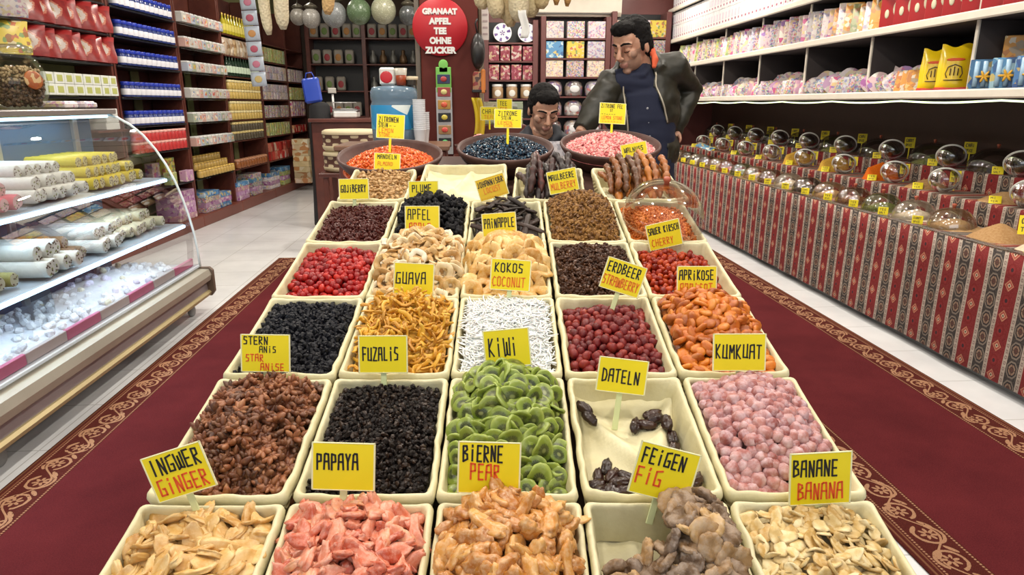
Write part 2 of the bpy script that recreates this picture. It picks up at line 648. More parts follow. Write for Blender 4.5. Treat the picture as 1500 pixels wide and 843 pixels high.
runner('carpet_runner', TR(1.40, .2, 0, 0), 6.6, 'maroon carpet runner with scrolled tan border right of the fruit stand')
# ------------------------------------------------------------------ the sloping stand and its trays
SL, TY = R(13.13), R(3.296)
fv = Vector((math.sin(TY) * math.cos(SL), math.cos(TY) * math.cos(SL), math.sin(SL)))
fu = Vector((math.cos(TY), -math.sin(TY), 0))
fn_ = fu.cross(fv)
P0 = Vector((.059, 1.095, .702))
F = Matrix((( fu.x, fv.x, fn_.x, P0.x), (fu.y, fv.y, fn_.y, P0.y), (fu.z, fv.z, fn_.z, P0.z), (0, 0, 0, 1)))
def ST(u, v, h, rz=0, rx=0, ry=0):
    return F @ TR(u, v, h, rz, rx, ry)

stand = empty('sloping_display_stand', ST(0, .95, -.12))
tag(stand, 'long sloping stand under the dried fruit trays in the middle of the shop', 'display stand')
def stand_part(name, mb, mat):
    o = mb.build(name, mat, stand)
    o.matrix_parent_inverse = stand.matrix_world.inverted()
    return o
b = MB(); b.X = F; b.box((.01, 1.02, -.112), (1.26, 2.76, .02), .004)
stand_part('sloping_top', b, M['brown_wall'])
for uu in (-.55, .57):
    for vv in (-.25, 2.25):
        p = F @ Vector((uu, vv, -.122))
        b = MB(); b.box((p.x, p.y, p.z / 2 + .006), (.06, .06, p.z - .012), .006)
        stand_part('leg', b, M['dark_wood'])

RIMW = .022
def tray_meshes(w, l, seed, depth=.092, floor_fn=None):
    rng = random.Random(seed)
    hw, hl, rc = w / 2, l / 2, .013
    path = []
    def side(x0, y0, x1, y1, n):
        for i in range(n):
            t = i / n
            path.append((x0 + (x1 - x0) * t, y0 + (y1 - y0) * t))
    def corner(cx_, cy_, a0, n=4):
        for i in range(n):
            a = a0 + PI / 2 * i / n
            path.append((cx_ + rc * math.cos(a), cy_ + rc * math.sin(a)))
    side(-hw + rc, -hl, hw - rc, -hl, 14); corner(hw - rc, -hl + rc, -PI / 2)
    side(hw, -hl + rc, hw, hl - rc, 20); corner(hw - rc, hl - rc, 0)
    side(hw - rc, hl, -hw + rc, hl, 14); corner(-hw + rc, hl - rc, PI / 2)
    side(-hw, hl - rc, -hw, -hl + rc, 20); corner(-hw + rc, -hl + rc, PI)
    n = len(path)
    off = Vector((seed * 3.7, seed * 1.3, 0))
    def rings(prof, mb, close_floor):
        vs = []
        for (x, y) in path:
            cn = max(0, (abs(x) / hw) ** 6 * (abs(y) / hl) ** 6)
            wn = noise.noise(Vector((x * 22, y * 22, 0)) + off)
            wn2 = noise.noise(Vector((x * 60, y * 60, 5)) + off)
            fold = abs(noise.noise(Vector((x * 34, y * 34, 9)) + off)) * 2 - .5
            for (o, z) in prof:
                k = 1 if z > -.03 else .35
                oo = o + (wn * .0030 + wn2 * .0013) * k + (fold * .0055 if o > .012 and z < -.004 else 0)
                sx = (hw - oo) / hw
                sy = (hl - oo) / hl
                vs.append((x * sx, y * sy, z + k * (wn * .004 + wn2 * .0022 + cn * .006)))
        m = len(prof)
        fs = [(i * m + j, ((i + 1) % n) * m + j, ((i + 1) % n) * m + j + 1, i * m + j + 1) for i in range(n) for j in range(m - 1)]
        mb.add(vs, fs, 0, True)
        if close_floor:
            k = len(mb.v)
            oo, zz = prof[-1]
            def ff(i, j):
                x = (i - .5) * 2 * (hw - oo + .007); y = (j - .5) * 2 * (hl - oo + .007)
                z = zz + .004 * noise.noise(Vector((x * 30, y * 30, 2)) + off)
                if floor_fn:
                    z = floor_fn(x, y, z)
                return (x, y, z)
            mb.grid(30, 40, ff)
    bk = MB(); rings([(.016, -depth), (.011, -.07), (.006, -.04), (.002, -.010), (.005, -.002)], bk, False)
    bk.box((0, 0, -depth + .004), (w - .05, l - .05, .008), .003)
    lin = MB(); rings([(.001, -.020), (-.001, -.008), (.001, .001), (.004, .0045), (.008, .0045), (.011, .001), (.013, -.007), (.016, -.022), (.020, -.045), (.025, -.072)], lin, True)
    return bk.mesh('basket', M['wicker']), lin.mesh('cloth_liner', M['cream_cloth'])

TRAYS = {}
STD = [tray_meshes(.258, .366, sd) for sd in (1, 2, 3)]
def tray(key, u, v, label, meshes=None, rz=0, h=0):
    t = empty('cloth_lined_tray', ST(u, v, h, rz))
    tag(t, label, 'tray', 'cloth lined trays on the sloping stand')
    bk, ln = meshes or STD[len(TRAYS) % 3]
    put('basket', bk, Matrix.Identity(4), t)
    put('cloth_liner', ln, Matrix.Identity(4), t)
    TRAYS[key] = (u, v)
    return t
UC = [-.522 + .2655 * i for i in range(5)]
VC = [-.19, .19, .57, .942, 1.312]
NAMES = {
 'A0': 'ginger slices', 'A1': 'pink papaya pieces', 'A2': 'sugared pears', 'A3': 'dried figs', 'A4': 'banana chips',
 'B0': 'brown star anise', 'B1': 'small black physalis fruit', 'B2': 'green kiwi slices', 'B3': 'only a few dates', 'B4': 'sugared kumquats',
 'C0': 'black raisins', 'C1': 'yellow guava strips', 'C2': 'white coconut shreds', 'C3': 'dark red strawberries', 'C4': 'dried apricots',
 'D0': 'bright red cranberries', 'D1': 'pale apple rings', 'D2': 'sugared pineapple rings', 'D3': 'brown raisins', 'D4': 'orange red sour cherries',
 'E0': 'dark red goji berries', 'E1': 'black plums', 'E2': 'black carob pods', 'E3': 'brown mulberries', 'E4': 'orange granules under a clear dome'}
def dates_floor(x, y, z):
    d = abs(x * .75 + y * .55 + .01)
    e = abs(x * .9 - y * .35 - .045)
    return z + .030 * math.exp(-(d / .020) ** 2) + .018 * math.exp(-(e / .016) ** 2) * (y > -.06) + .014 * math.exp(-((x - .05) ** 2 + (y - .03) ** 2) / .002) + .03 * max(0, (abs(y) / .15) ** 4) * .6
DATE_TRAY = tray_meshes(.258, .366, 9, floor_fn=dates_floor)
FIG_TRAY = tray_meshes(.258, .366, 11)
for r, rn in enumerate('ABCDE'):
    for c in range(5):
        k = rn + str(c)
        tray(k, UC[c] + rnd(-.002, .002), VC[r], 'cream cloth-lined tray holding ' + NAMES[k], DATE_TRAY if k == 'B3' else None, rnd(-.006, .006))
BACKT = tray_meshes(.262, .350, 21)
tray('F0', -.500, 1.692, 'cream cloth-lined tray holding pale brown almonds', BACKT, 0)
def empty_floor(x, y, z):
    return z + .030 * max(0, (y + .05) / .2) + .022 * math.exp(-((x * .6 + y + .02) / .022) ** 2) + .018 * math.exp(-((x * 1.1 - y * .4 + .05) / .016) ** 2) + .02 * max(0, (abs(x) / .15) ** 4)
tray('F1', -.165, 1.72, 'wide cream cloth-lined tray standing empty behind the plums', tray_meshes(.352, .43, 22, floor_fn=empty_floor), 0)
tray('F2', .180, 1.70, 'cream cloth-lined tray heaped with blackish walnut sausages', tray_meshes(.28, .37, 23), R(-3))
tray('F3', .535, 1.70, 'cream cloth-lined tray heaped with amber brown walnut sausages', tray_meshes(.32, .37, 24), R(2))

# ------------------------------------------------------------------ dried fruit
def ico(sub):
    bm = bmesh.new()
    bmesh.ops.create_icosphere(bm, subdivisions=sub, radius=1)
    vs = [v.co.copy() for v in bm.verts]
    fs = [tuple(v.index for v in f.verts) for f in bm.faces]
    bm.free()
    return vs, fs
ICO = {k: ico(k) for k in (1, 2, 3)}
def lump(name, mat, r, seed, amp=.12, freq=1.6, sub=2, fn=None, slab=0, fine=.0):
    """one irregular fruit piece: r = half sizes"""
    vs, fs = ICO[sub]
    o = Vector((seed * 13.1, seed * 7.7, seed * 3.3))
    out = []
    for p in vs:
        w = p
        if slab:
            rho = math.hypot(p.x, p.y)
            k = (rho ** (1 - slab * .8)) / rho if rho > 1e-6 else 1
            w = Vector((p.x * k, p.y * k, math.copysign(abs(p.z) ** (1 - slab * .6), p.z)))
        q = w * (1 + amp * noise.noise(p * freq + o) + amp * .5 * noise.noise(p * freq * 2.7 + o) + fine * noise.noise(p * freq * 7 + o))
        q = Vector((q.x * r[0], q.y * r[1], q.z * r[2]))
        if fn:
            q = fn(q, p, o)
        out.append(q)
    b = MB(); b.add(out, fs, 0, True)
    return b.mesh(name, mat)
def loopring(name, mat, R0, r0, seed, flat=.55, wob=.15, segs=18, rs=7, wave=.3):
    b = MB()
    o = Vector((seed * 5.1, seed, 0))
    pts, rad = [], []
    for i in range(segs + 1):
        a = 2 * PI * i / segs
        q = Vector((math.cos(a), math.sin(a), 0))
        k = 1 + wob * noise.noise(q * 1.3 + o)
        pts.append(Vector((q.x * R0 * k, q.y * R0 * k, R0 * wave * noise.noise(q * 1.1 + o * 2))))
        rad.append(r0 * (1 + .25 * noise.noise(q * 2 + o)))
    pts[-1] = pts[0]; rad[-1] = rad[0]
    b.tube(pts, rad, rs, 0, False, flat, True, (0, 0, 1))
    return b.mesh(name, mat)

def top_fn(key, base, peak, px=0, py=0, sx=.9, sy=.9, tilt=0, pw=2):
    """heap height over a tray in the tray's own u,v"""
    u0, v0 = TRAYS[key]
    def h(x, y):
        a = abs((x - px) / (.122 * sx)); c = abs((y - py) / (.175 * sy))
        k = max(0, 1 - a ** pw) * max(0, 1 - c ** pw)
        return base + peak * k + tilt * y / .165
    h.key = key
    return h
HX, HY = .106, .160
def bed(name, mat, h, drop, label, cat, hx=.110, hy=.164, group=None, rough=.004):
    """the lower layers of a heap, seen only between the pieces on top"""
    u0, v0 = TRAYS[h.key]
    b = MB()
    def f(i, j):
        x, y = (i - .5) * 2 * hx, (j - .5) * 2 * hy
        return (x, y, max(-.072, h(x, y) - drop - .009 + rough * noise.noise(Vector((x * 90, y * 90, 3)))))
    b.grid(36, 48, f)
    # skirt down into the tray
    o = b.build(name, mat, None, ST(u0, v0, 0))
    tag(o, label, cat, group, 'stuff')
    return o
def heap(name, meshes, h, n, md, label, cat, group, lift=0.0, tilt=.5, flat=True, hx=HX, hy=HY, full=False, jitter=.004, sc=(.85, 1.15), accept=None, face=0.0):
    u0, v0 = TRAYS[h.key]
    pts, tries = [], 0
    d = md
    cell = {}
    while len(pts) < n and tries < n * 60:
        tries += 1
        if tries % (n * 8) == 0:
            d *= .9
        x, y = rnd(-hx, hx), rnd(-hy, hy)
        if accept and not accept(x, y):
            continue
        ci, cj = int(x // md), int(y // md)
        ok = True
        for a in (-1, 0, 1):
            for c in (-1, 0, 1):
                for (qx, qy) in cell.get((ci + a, cj + c), ()):
                    if (qx - x) ** 2 + (qy - y) ** 2 < d * d:
                        ok = False
        if ok:
            pts.append((x, y)); cell.setdefault((ci, cj), []).append((x, y))
    out = []
    for i_, (x, y) in enumerate(pts):
        e = .012
        gx = (h(x + e, y) - h(x - e, y)) / (2 * e); gy = (h(x, y + e) - h(x, y - e)) / (2 * e)
        z = h(x, y) + lift + rnd(-jitter, jitter) - (jitter * .8 if i_ % 3 == 0 else 0)
        if full:
            rot = Euler((rnd(0, 6.3), rnd(0, 6.3), rnd(0, 6.3))).to_matrix().to_4x4()
        else:
            rot = (Euler((math.atan(gy) + face + random.gauss(0, tilt), -math.atan(gx) + random.gauss(0, tilt), 0)).to_matrix() @ Matrix.Rotation(rnd(0, 6.3), 3, 'Z')).to_4x4()
        s = rnd(*sc)
        o = put(name, random.choice(meshes), F @ Matrix.Translation((u0 + x, v0 + y, z)) @ rot @ Matrix.Scale(s, 4))
        tag(o, label, cat, group)
        out.append(o)
    return out
def grains(name, mat, h, n, r, label, cat, hx=.111, hy=.165, jit=.005, elong=1.5, ctr=None, seed=3, sub=1, mats=None):
    """fine goods nobody could count: one object of many small grains"""
    rng = random.Random(seed)
    u0, v0 = ctr or TRAYS[h.key]
    b = MB()
    vs, fs = ICO[sub]
    for i in range(n):
        x, y = rng.uniform(-hx, hx), rng.uniform(-hy, hy)
        z = h(x, y) + rng.uniform(-jit, jit)
        if z < -.075:
            continue
        q = Euler((rng.uniform(0, 6.3), rng.uniform(0, 6.3), rng.uniform(0, 6.3))).to_matrix()
        rr = r * rng.uniform(.7, 1.25)
        o = Vector((i * 1.37, i * .73, 0))
        kx, kz = rng.uniform(1, elong), rng.uniform(.55, .9)
        pts = []
        for p in vs:
            k = rr * (1 + .3 * noise.noise(p * 1.7 + o))
            pts.append(q @ Vector((p.x * k * kx, p.y * k * .9, p.z * k * kz)) + Vector((x, y, z)))
        b.add(pts, fs, 0 if not mats else rng.randrange(len(mats)), sub > 1)
    # the body of the heap beneath the grains
    b.grid(24, 32, lambda i, j: ((i - .5) * 2 * hx, (j - .5) * 2 * hy, max(-.075, h((i - .5) * 2 * hx, (j - .5) * 2 * hy) - r * .8)))
    return tag(b.build(name, mats or mat, None, ST(u0, v0, 0)), label, cat, None, 'stuff')

# --- row A
m = varied('candied_ginger', [(.1, (.52, .28, .07)), (.5, (.68, .43, .15)), (.9, (.80, .58, .27))], .42, 45, .5, .5, .15, (.84, .68, .42), .5, 60, .12)
def bend(k):
    def f(q, p, o):
        q.z += k * (q.x ** 2 - .0002) + .004 * noise.noise(Vector((q.x * 40, q.y * 40, o.x)))
        return q
    return f
gm = [lump('ginger_slice', m, (rnd(.022, .031), rnd(.013, .019), .0042), i, .28, 1.3, 3, bend(rnd(-7, 7)), .8, .05) for i in range(8)]
h = top_fn('A0', -.034, .05, .01, .03, 1.2, 1.15, 0, 2.6)
bed('ginger_heap', m, h, .010, 'lower layers of candied ginger filling the front left tray', 'ginger')
heap('ginger_slice', gm, h, 190, .0165, 'flat honey coloured slice of candied ginger in the front left tray', 'ginger', 'candied ginger slices', .0, .38, jitter=.006)

m = varied('candied_papaya', [(.1, (.56, .12, .06)), (.4, (.70, .23, .13)), (.7, (.78, .36, .24)), (.95, (.78, .46, .18))], .36, 40, .36, .5, .2, (.88, .66, .56), .42, 110, .12)
gm = [lump('papaya_piece', m, (rnd(.020, .031), rnd(.011, .016), rnd(.005, .009)), i + 20, .4, 1.5, 3, bend(rnd(-12, 12)), .65, .08) for i in range(8)]
h = top_fn('A1', -.035, .085, 0, .06, 1.1, 1.15)
bed('papaya_heap', m, h, .012, 'lower layers of pink candied papaya behind the PAPAYA heap front', 'papaya')
heap('papaya_piece', gm, h, 210, .016, 'sugary pink chunk of candied papaya in the tray before the PAPAYA tag', 'papaya', 'candied papaya pieces', .0, .55, jitter=.008)

m = varied('candied_pear', [(.1, (.44, .17, .03)), (.5, (.64, .32, .075)), (.9, (.76, .46, .16))], .32, 40, .45, .5, .35, (.84, .66, .44), .5, 110, .12)
def waist(q, p, o):
    k = 1 - .3 * math.exp(-((p.x - .2) / .35) ** 2)
    q.y *= k; q.z *= k
    q.z += 6 * q.x ** 2
    return q
gm = [lump('candied_pear', m, (rnd(.024, .034), rnd(.014, .019), rnd(.010, .014)), i + 40, .42, 1.7, 3, waist if i % 2 else None, 0, .10) for i in range(8)]
h = top_fn('A2', -.040, .115, .0, .055, 1.15, 1.2)
bed('pear_heap', m, h, .016, 'lower layers of sugared pears before the BIERNE tag', 'pear')
heap('candied_pear', gm, h, 130, .0205, 'lumpy amber sugared pear piece heaped before the BIERNE tag', 'pear', 'sugared pear pieces', .002, .6, jitter=.008)

m = varied('dried_fig', [(.1, (.10, .055, .030)), (.35, (.24, .15, .08)), (.65, (.46, .30, .15)), (.9, (.62, .42, .17))], .55, 70, .35, .35, .6, (.56, .48, .42), .5, 45)
def figf(q, p, o):
    rr = math.hypot(p.x, p.y)
    q.z *= .75 + .4 * rr
    a = math.atan2(p.y, p.x)
    q.z += .0022 * math.sin(a * 11 + o.x) * rr
    kk = 1 + .05 * math.sin(a * 11 + o.x)
    q.x *= kk; q.y *= kk
    q.z -= .004 * math.exp(-(rr / .22) ** 2) * (1 if p.z > 0 else -1)
    return q
gm = [lump('dried_fig', m, (rnd(.022, .026), rnd(.019, .024), rnd(.0060, .0085)), i + 60, .14, 1.5, 3, figf, .25, .07) for i in range(7)]
h = top_fn('A3', -.055, .125, .035, .075, 1.0, 1.0)
figs_ok = lambda x, y: not (x < .01 and y > .055)
for n_, md_, lf_ in ((62, .029, -.014), (78, .0265, .004)):
    heap('dried_fig', gm, h, n_, md_, 'flattened brown dried fig heaped before the FEIGEN tag', 'fig', 'dried figs', lf_, .42, jitter=.006, accept=figs_ok)
# figs threaded in standing stacks along both sides of the tray
for sx, lab, n_ in ((-.088, 'pale dried fig in the upright row along the left side of its tray', 8), (.094, 'golden dried fig in the upright row along the right side of its tray', 9)):
    for i in range(n_):
        y = -.135 + i * .026
        o = put('dried_fig', gm[i % 7], ST(TRAYS['A3'][0] + sx, TRAYS['A3'][1] + y, -.012, rnd(-.2, .2), R(80), 0))
        tag(o, lab, 'fig', 'dried figs standing along the ' + ('left' if sx < 0 else 'right') + ' side')

m = varied('banana_chip', [(.1, (.52, .32, .09)), (.5, (.70, .52, .24)), (.9, (.84, .72, .46))], .5, 50, .4, .4, .1, (.88, .80, .58), .4, 60)
def disc(th, k, curl):
    def f(q, p, o):
        q.z += curl * (q.x ** 2 + q.y ** 2 * .4) * 22 + .003 * noise.noise(Vector((q.x * 70, q.y * 70, o.x)))
        return q
    return f
gm = [lump('banana_chip', m, (rnd(.013, .019), rnd(.009, .013), .0022), i + 80, .32, 1.4, 2, disc(1, 1, rnd(-1, 1)), .8, .05) for i in range(8)]
h = top_fn('A4', -.032, .050, -.005, .04, 1.2, 1.2, 0, 2.4)
bed('banana_chip_heap', m, h, .008, 'lower layers of banana chips before the BANANE tag', 'banana chips')
heap('banana_chip', gm, h, 298, .0122, 'thin beige banana chip in the tray before the BANANE tag', 'banana chip', 'banana chips', 0, .45, jitter=.006)

# --- row B
m = varied('star_anise', [(.1, (.075, .028, .014)), (.45, (.22, .080, .036)), (.75, (.40, .17, .08)), (.95, (.58, .32, .17))], .45, 70, .4, .5, .4, (.58, .36, .20), .25, 60)
def anise(seed):
    rng = random.Random(seed)
    b = MB()
    n = rng.choice((6, 7, 8))
    for i in range(n):
        a = 2 * PI * i / n + rng.uniform(-.2, .2)
        L = rng.uniform(.014, .022)
        d = Vector((math.cos(a), math.sin(a), rng.uniform(-.5, .6))).normalized()
        q = d.to_track_quat('X', 'Z').to_matrix()
        b.ell(d * L * .62, (L * .62, L * .32, L * .30), 8, 6, 0, q, lambda p: Vector((p.x, p.y * (1 - .5 * max(0, p.x)), p.z - .25 * (1 - p.x * p.x))))
    b.ell((0, 0, 0), (.005, .005, .004), 8, 5)
    b.tube([(0, 0, -.003), (.003, .002, -.012)], [.0016, .001], 5)
    return b.mesh('star_anise', m)
gm = [anise(i) for i in range(7)]
h = top_fn('B0', -.035, .080, .0, .05, 1.15, 1.15)
bed('star_anise_heap', m, h, .012, 'lower layers of star anise behind the INGWER tag', 'star anise')
heap('star_anise', gm, h, 230, .0152, 'brown star anise pod heaped before the STERN ANIS tag', 'star anise', 'star anise pods', 0, .7, jitter=.009)

m = varied('physalis_black', [(.2, (.016, .011, .011)), (.6, (.036, .022, .018)), (.9, (.085, .045, .03))], .55, 90, .6, .25, .2)
mm = [m, varied('physalis_brown', [(.2, (.05, .028, .02)), (.8, (.09, .05, .03))], .45, 90, .5)]
grains('physalis', m, top_fn('B1', -.022, .03, 0, .03, 1.2, 1.2), 1900, .0062, 'tray full of tiny black wrinkled physalis fruit before the FUZALIS tag', 'dried fruit', mats=[mm[0], mm[0], mm[1], mm[0]], seed=5)

def kiwi_mat():
    m = Mat('candied_kiwi', (.4, .55, .1), .35)
    v, x, y, z = m.coord()
    r = (x * x + y * y * 1.6).sqrt() / .026
    a = y.atan2(x)
    ray = ((a * 17).sin() * .5 + .5)
    n = m.noise(v, 80, 3)
    f = r + (n - .5) * .16
    c = m.ramp(f, [(0, (.26, .28, .10)), (.14, (.20, .22, .08)), (.24, (.035, .048, .012)), (.46, (.055, .080, .015)), (.60, (.18, .245, .025)), (.84, (.235, .31, .035)), (1.0, (.37, .45, .10))])
    seeds = ray.gt(.7) * r.band(.22, .52)
    c = m.mix(seeds * .8, c, (.012, .012, .008))
    c = m.mix(m.rand() * .30, c, (.24, .27, .05))
    g = m.noise(v, 55, 4, .7)
    c = m.mix(((g - .5) * 3).max(0.0).min(1.0) * .35, c, (.50, .56, .30))
    m.color(c)
    m.inp('Subsurface Weight', .15)
    m.b.inputs['Subsurface Radius'].default_value = (.004, .006, .002)
    m.bump(n, .2, .002)
    return m.m
m = kiwi_mat()
def kiwif(c1, c2):
    def f(q, p, o):
        rr = math.hypot(p.x, p.y)
        q.z += c1 * (q.x * q.x) * 18 + c2 * q.x * q.y * 18 + .0012 * (rr > .75) * (1 if p.z > 0 else -1)
        q.z += .004 * noise.noise(Vector((q.x * 45, q.y * 45, o.x)))
        return q
    return f
gm = [lump('kiwi_slice', m, (rnd(.023, .028), rnd(.018, .024), .0034), i + 100, .12, 1.2, 3, kiwif(rnd(-1, 1), rnd(-1.2, 1.2))) for i in range(8)]
h = top_fn('B2', -.030, .105, .0, .075, 1.15, 1.2)
bed('kiwi_heap', plain('kiwi_core_green', (.10, .16, .03), .5), h, .014, 'lower layers of green kiwi slices in the KIWI tray', 'kiwi')
heap('kiwi_slice', gm, h, 150, .019, 'round green candied kiwi slice heaped before the KIWI tag', 'kiwi', 'candied kiwi slices', .002, .5, jitter=.008, face=.5)

m = varied('date', [(.2, (.030, .013, .010)), (.8, (.085, .035, .022))], .3, 40, .5, .5, .35)
def datef(q, p, o):
    q.y *= 1 - .12 * p.x
    q.z += .0012 * math.sin(p.y * 9 + o.x) + .0010 * math.sin(p.x * 12 + o.y)
    return q
gm = [lump('date', m, (.0205, .0105, .0095), i + 120, .20, 1.5, 3, datef, 0, .09) for i in range(5)]
DSPOTS = [(-.092, -.120, .35), (-.070, -.145, 1.2), (-.045, -.125, .2), (-.085, -.092, 1.5), (-.058, -.100, .9), (-.020, -.135, .1), (-.048, -.148, .0), (-.010, -.150, .2),
          (-.066, -.072, 1.3), (-.086, .085, -1.0), (-.096, .11, -.9), (.016, .088, 1.3), (.042, .088, .0), (.066, .105, .3), (.082, .075, 1.4), (.088, .040, 1.5), (.086, .012, 1.2), (.078, -.030, -.3),
          (.10, -.135, 1.2), (.088, -.150, .5), (.060, .120, .2), (-.088, -.145, .8), (-.030, -.108, -.5)]
for i, (x, y, a) in enumerate(DSPOTS):
    z = dates_floor(x, y, -.072) + .008 + (.010 if i in (4, 2, 8, 22) else 0)
    lab = 'dark brown date in the small heap at the front left of its tray' if i < 9 or i > 20 else ('dark brown date left at the back edge of its nearly empty tray' if y > .05 else 'dark brown date lying along the right side of the nearly empty tray')
    o = put('date', gm[i % 5], ST(TRAYS['B3'][0] + x, TRAYS['B3'][1] + y + (.022 if y < -.07 else 0), z + .004, a, rnd(-.2, .2), rnd(-.25, .25)) @ Matrix.Scale(1.15, 4))
    tag(o, lab, 'date', 'dates ' + lab[22:40])

m = varied('sugared_kumquat', [(.1, (.36, .13, .12)), (.5, (.50, .24, .22)), (.85, (.58, .32, .28)), (1, (.62, .26, .12))], .6, 45, .4, .3, .3, (.66, .50, .54), 1.0, 34, .06)
gm = [lump('sugared_kumquat', m, (.0155, .0145, .0138), i + 140, .20, 1.5, 3, None, 0, .05) for i in range(7)]
h = top_fn('B4', -.032, .075, .0, .05, 1.15, 1.15)
bed('kumquat_heap', m, h, .016, 'lower layers of sugared kumquats before the KUMKUAT tag', 'kumquat')
heap('sugared_kumquat', gm, h, 225, .0192, 'frosted pinkish kumquat ball heaped before the KUMKUAT tag', 'kumquat', 'sugared kumquats', 0, .5, full=True, jitter=.006, sc=(.85, 1.15))

# --- row C
m = varied('black_raisin', [(.2, (.010, .010, .016)), (.6, (.020, .020, .030)), (.9, (.045, .045, .065))], .5, 80, .6, .25, .2)
grains('black_raisins', m, top_fn('C0', -.020, .03, 0, .02, 1.2, 1.2), 1200, .0080, 'tray full of small blue black raisins behind the STERN ANIS tag', 'raisins', seed=6, elong=1.7)
m = varied('guava', [(.1, (.50, .24, .03)), (.5, (.72, .40, .03)), (.9, (.82, .55, .08))], .45, 40, .4, .5, .15, (.75, .55, .25), .3, 50, .1)
def strip(name, mat, L, W, T, seed, curl=1):
    rng = random.Random(seed)
    b = MB()
    a0, k = rng.uniform(0, 6), rng.uniform(.5, 1.6) * curl
    pts, rad = [], []
    for i in range(9):
        t = i / 8 - .5
        pts.append(Vector((L * t, L * .14 * math.sin(t * 5 * k + a0), L * .12 * math.cos(t * 6 * k + a0))))
        rad.append(W * (1 - 1.6 * abs(t) ** 2.4) * rng.uniform(.8, 1.15))
    b.tube(pts, rad, 8, 0, True, T / W, True, (rng.uniform(-.5, .5), rng.uniform(-.5, .5), 1))
    return b.mesh(name, mat)
gm = [strip('guava_strip', m, rnd(.045, .07), .0062, .0028, i + 5) for i in range(8)]
h = top_fn('C1', -.020, .070, 0, .06, 1.2, 1.2)
bed('guava_heap', m, h, .010, 'lower layers of yellow guava strips behind the FUZALIS tag', 'guava')
heap('guava_strip', gm, h, 210, .0135, 'curled yellow strip of dried guava heaped before the GUAVA tag', 'guava', 'dried guava strips', 0, .45, jitter=.008)
m = Mat('coconut', (.86, .85, .83), .5); m.inp('Subsurface Weight', .15); m = m.m
rng = random.Random(8)
b = MB(); hC = top_fn('C2', -.015, .045, 0, .03, 1.2, 1.2)
for i in range(1000):
    x, y = rng.uniform(-.108, .108), rng.uniform(-.16, .16)
    z = hC(x, y) + rng.uniform(-.003, .006)
    a = rng.uniform(0, 6.3); L = rng.uniform(.012, .024); k = rng.uniform(-.5, .5)
    d = Vector((math.cos(a), math.sin(a), rng.uniform(-.35, .35)))
    s_ = Vector((-d.y, d.x, rng.uniform(-.5, .5)))
    pts = [Vector((x, y, z)) + d * L * t + s_ * L * k * (t * t) for t in (-1, -.5, 0, .5, 1)]
    b.tube(pts, [.0010, .0023, .0026, .0023, .0010], 5, 0, True, .5)
b.grid(24, 30, lambda i, j: ((i - .5) * .208, (j - .5) * .31, hC((i - .5) * .208, (j - .5) * .31) - .002))
tag(b.build('coconut_shreds', m, None, ST(*TRAYS['C2'], 0)), 'heap of long white coconut shreds before the KOKOS tag', 'coconut', None, 'stuff')
m = varied('dried_strawberry', [(.1, (.12, .010, .016)), (.5, (.24, .022, .028)), (.85, (.36, .055, .04)), (1, (.48, .14, .03))], .42, 60, .4, .35, .3, (.42, .16, .12), .15, 60, .1)
gm = [lump('dried_strawberry', m, (.0135, .0115, .0105), i + 160, .22, 1.5, 2) for i in range(7)]
h = top_fn('C3', -.042, .045, 0, .02, 1.2, 1.2)
bed('strawberry_heap', m, h, .012, 'lower layers of dark red strawberries behind the DATELN tag', 'strawberry')
heap('dried_strawberry', gm, h, 215, .0175, 'small dark red dried strawberry in the tray before the ERDBEER tag', 'strawberry', 'dried strawberries', 0, .5, full=True, jitter=.006)
m = varied('dried_apricot', [(.1, (.36, .10, .012)), (.5, (.58, .18, .014)), (.9, (.74, .30, .03))], .42, 40, .4, .5, .15, (.66, .36, .12), .3, 50, .15)
def apr(q, p, o):
    rr = math.hypot(p.x, p.y)
    q.z *= .7 + .5 * rr
    q.z += 5 * (q.x ** 2) * math.sin(o.x)
    return q
gm = [lump('dried_apricot', m, (rnd(.017, .021), rnd(.014, .018), rnd(.007, .009)), i + 180, .18, 1.4, 2, apr) for i in range(8)]
h = top_fn('C4', -.025, .085, -.005, .05, 1.2, 1.2)
bed('apricot_heap', m, h, .012, 'lower layers of orange apricots behind the KUMKUAT tag', 'apricot')
heap('dried_apricot', gm, h, 215, .0175, 'plump orange dried apricot heaped before the APRIKOSE tag', 'apricot', 'dried apricots', 0, .6, jitter=.008, hx=.106)
# --- row D
m = varied('cranberry', [(.1, (.20, .006, .010)), (.5, (.40, .014, .016)), (.9, (.58, .050, .024))], .3, 60, .45, .35, .15)
gm = [lump('red_cranberry', m, (.0125, .0112, .0105), i + 200, .16, 1.4, 2) for i in range(6)]
h = top_fn('D0', -.038, .040, 0, .03, 1.2, 1.2)
bed('cranberry_heap', m, h, .012, 'lower layers of bright red cranberries in the left tray', 'cranberry')
heap('red_cranberry', gm, h, 235, .0165, 'shiny bright red dried cranberry in the tray behind the black raisins', 'cranberry', 'dried cranberries', 0, .5, full=True, jitter=.006)
m = varied('apple_ring', [(.1, (.54, .30, .09)), (.4, (.68, .46, .20)), (.65, (.78, .64, .42)), (.9, (.84, .78, .66))], .5, 45, .25, .4, .2, (.84, .76, .58), .3, 50, .05)
gm = [loopring('apple_ring', m, .0195, .0088, i, .34, .2, 20, 8, .5) for i in range(6)]
h = top_fn('D1', -.015, .090, .0, .05, 1.2, 1.2)
bed('apple_heap', m, h, .012, 'lower layers of pale apple rings behind the GUAVA tag', 'apple rings')
heap('apple_ring', gm, h, 125, .0205, 'pale curled ring of dried apple heaped before the APFEL tag', 'apple ring', 'dried apple rings', .004, .42, jitter=.008, hx=.108, face=.35)
m = varied('pineapple_ring', [(.1, (.60, .32, .07)), (.5, (.72, .45, .14)), (.9, (.80, .58, .26))], .4, 45, .3, .5, .2, (.86, .72, .44), .5, 90, .1)
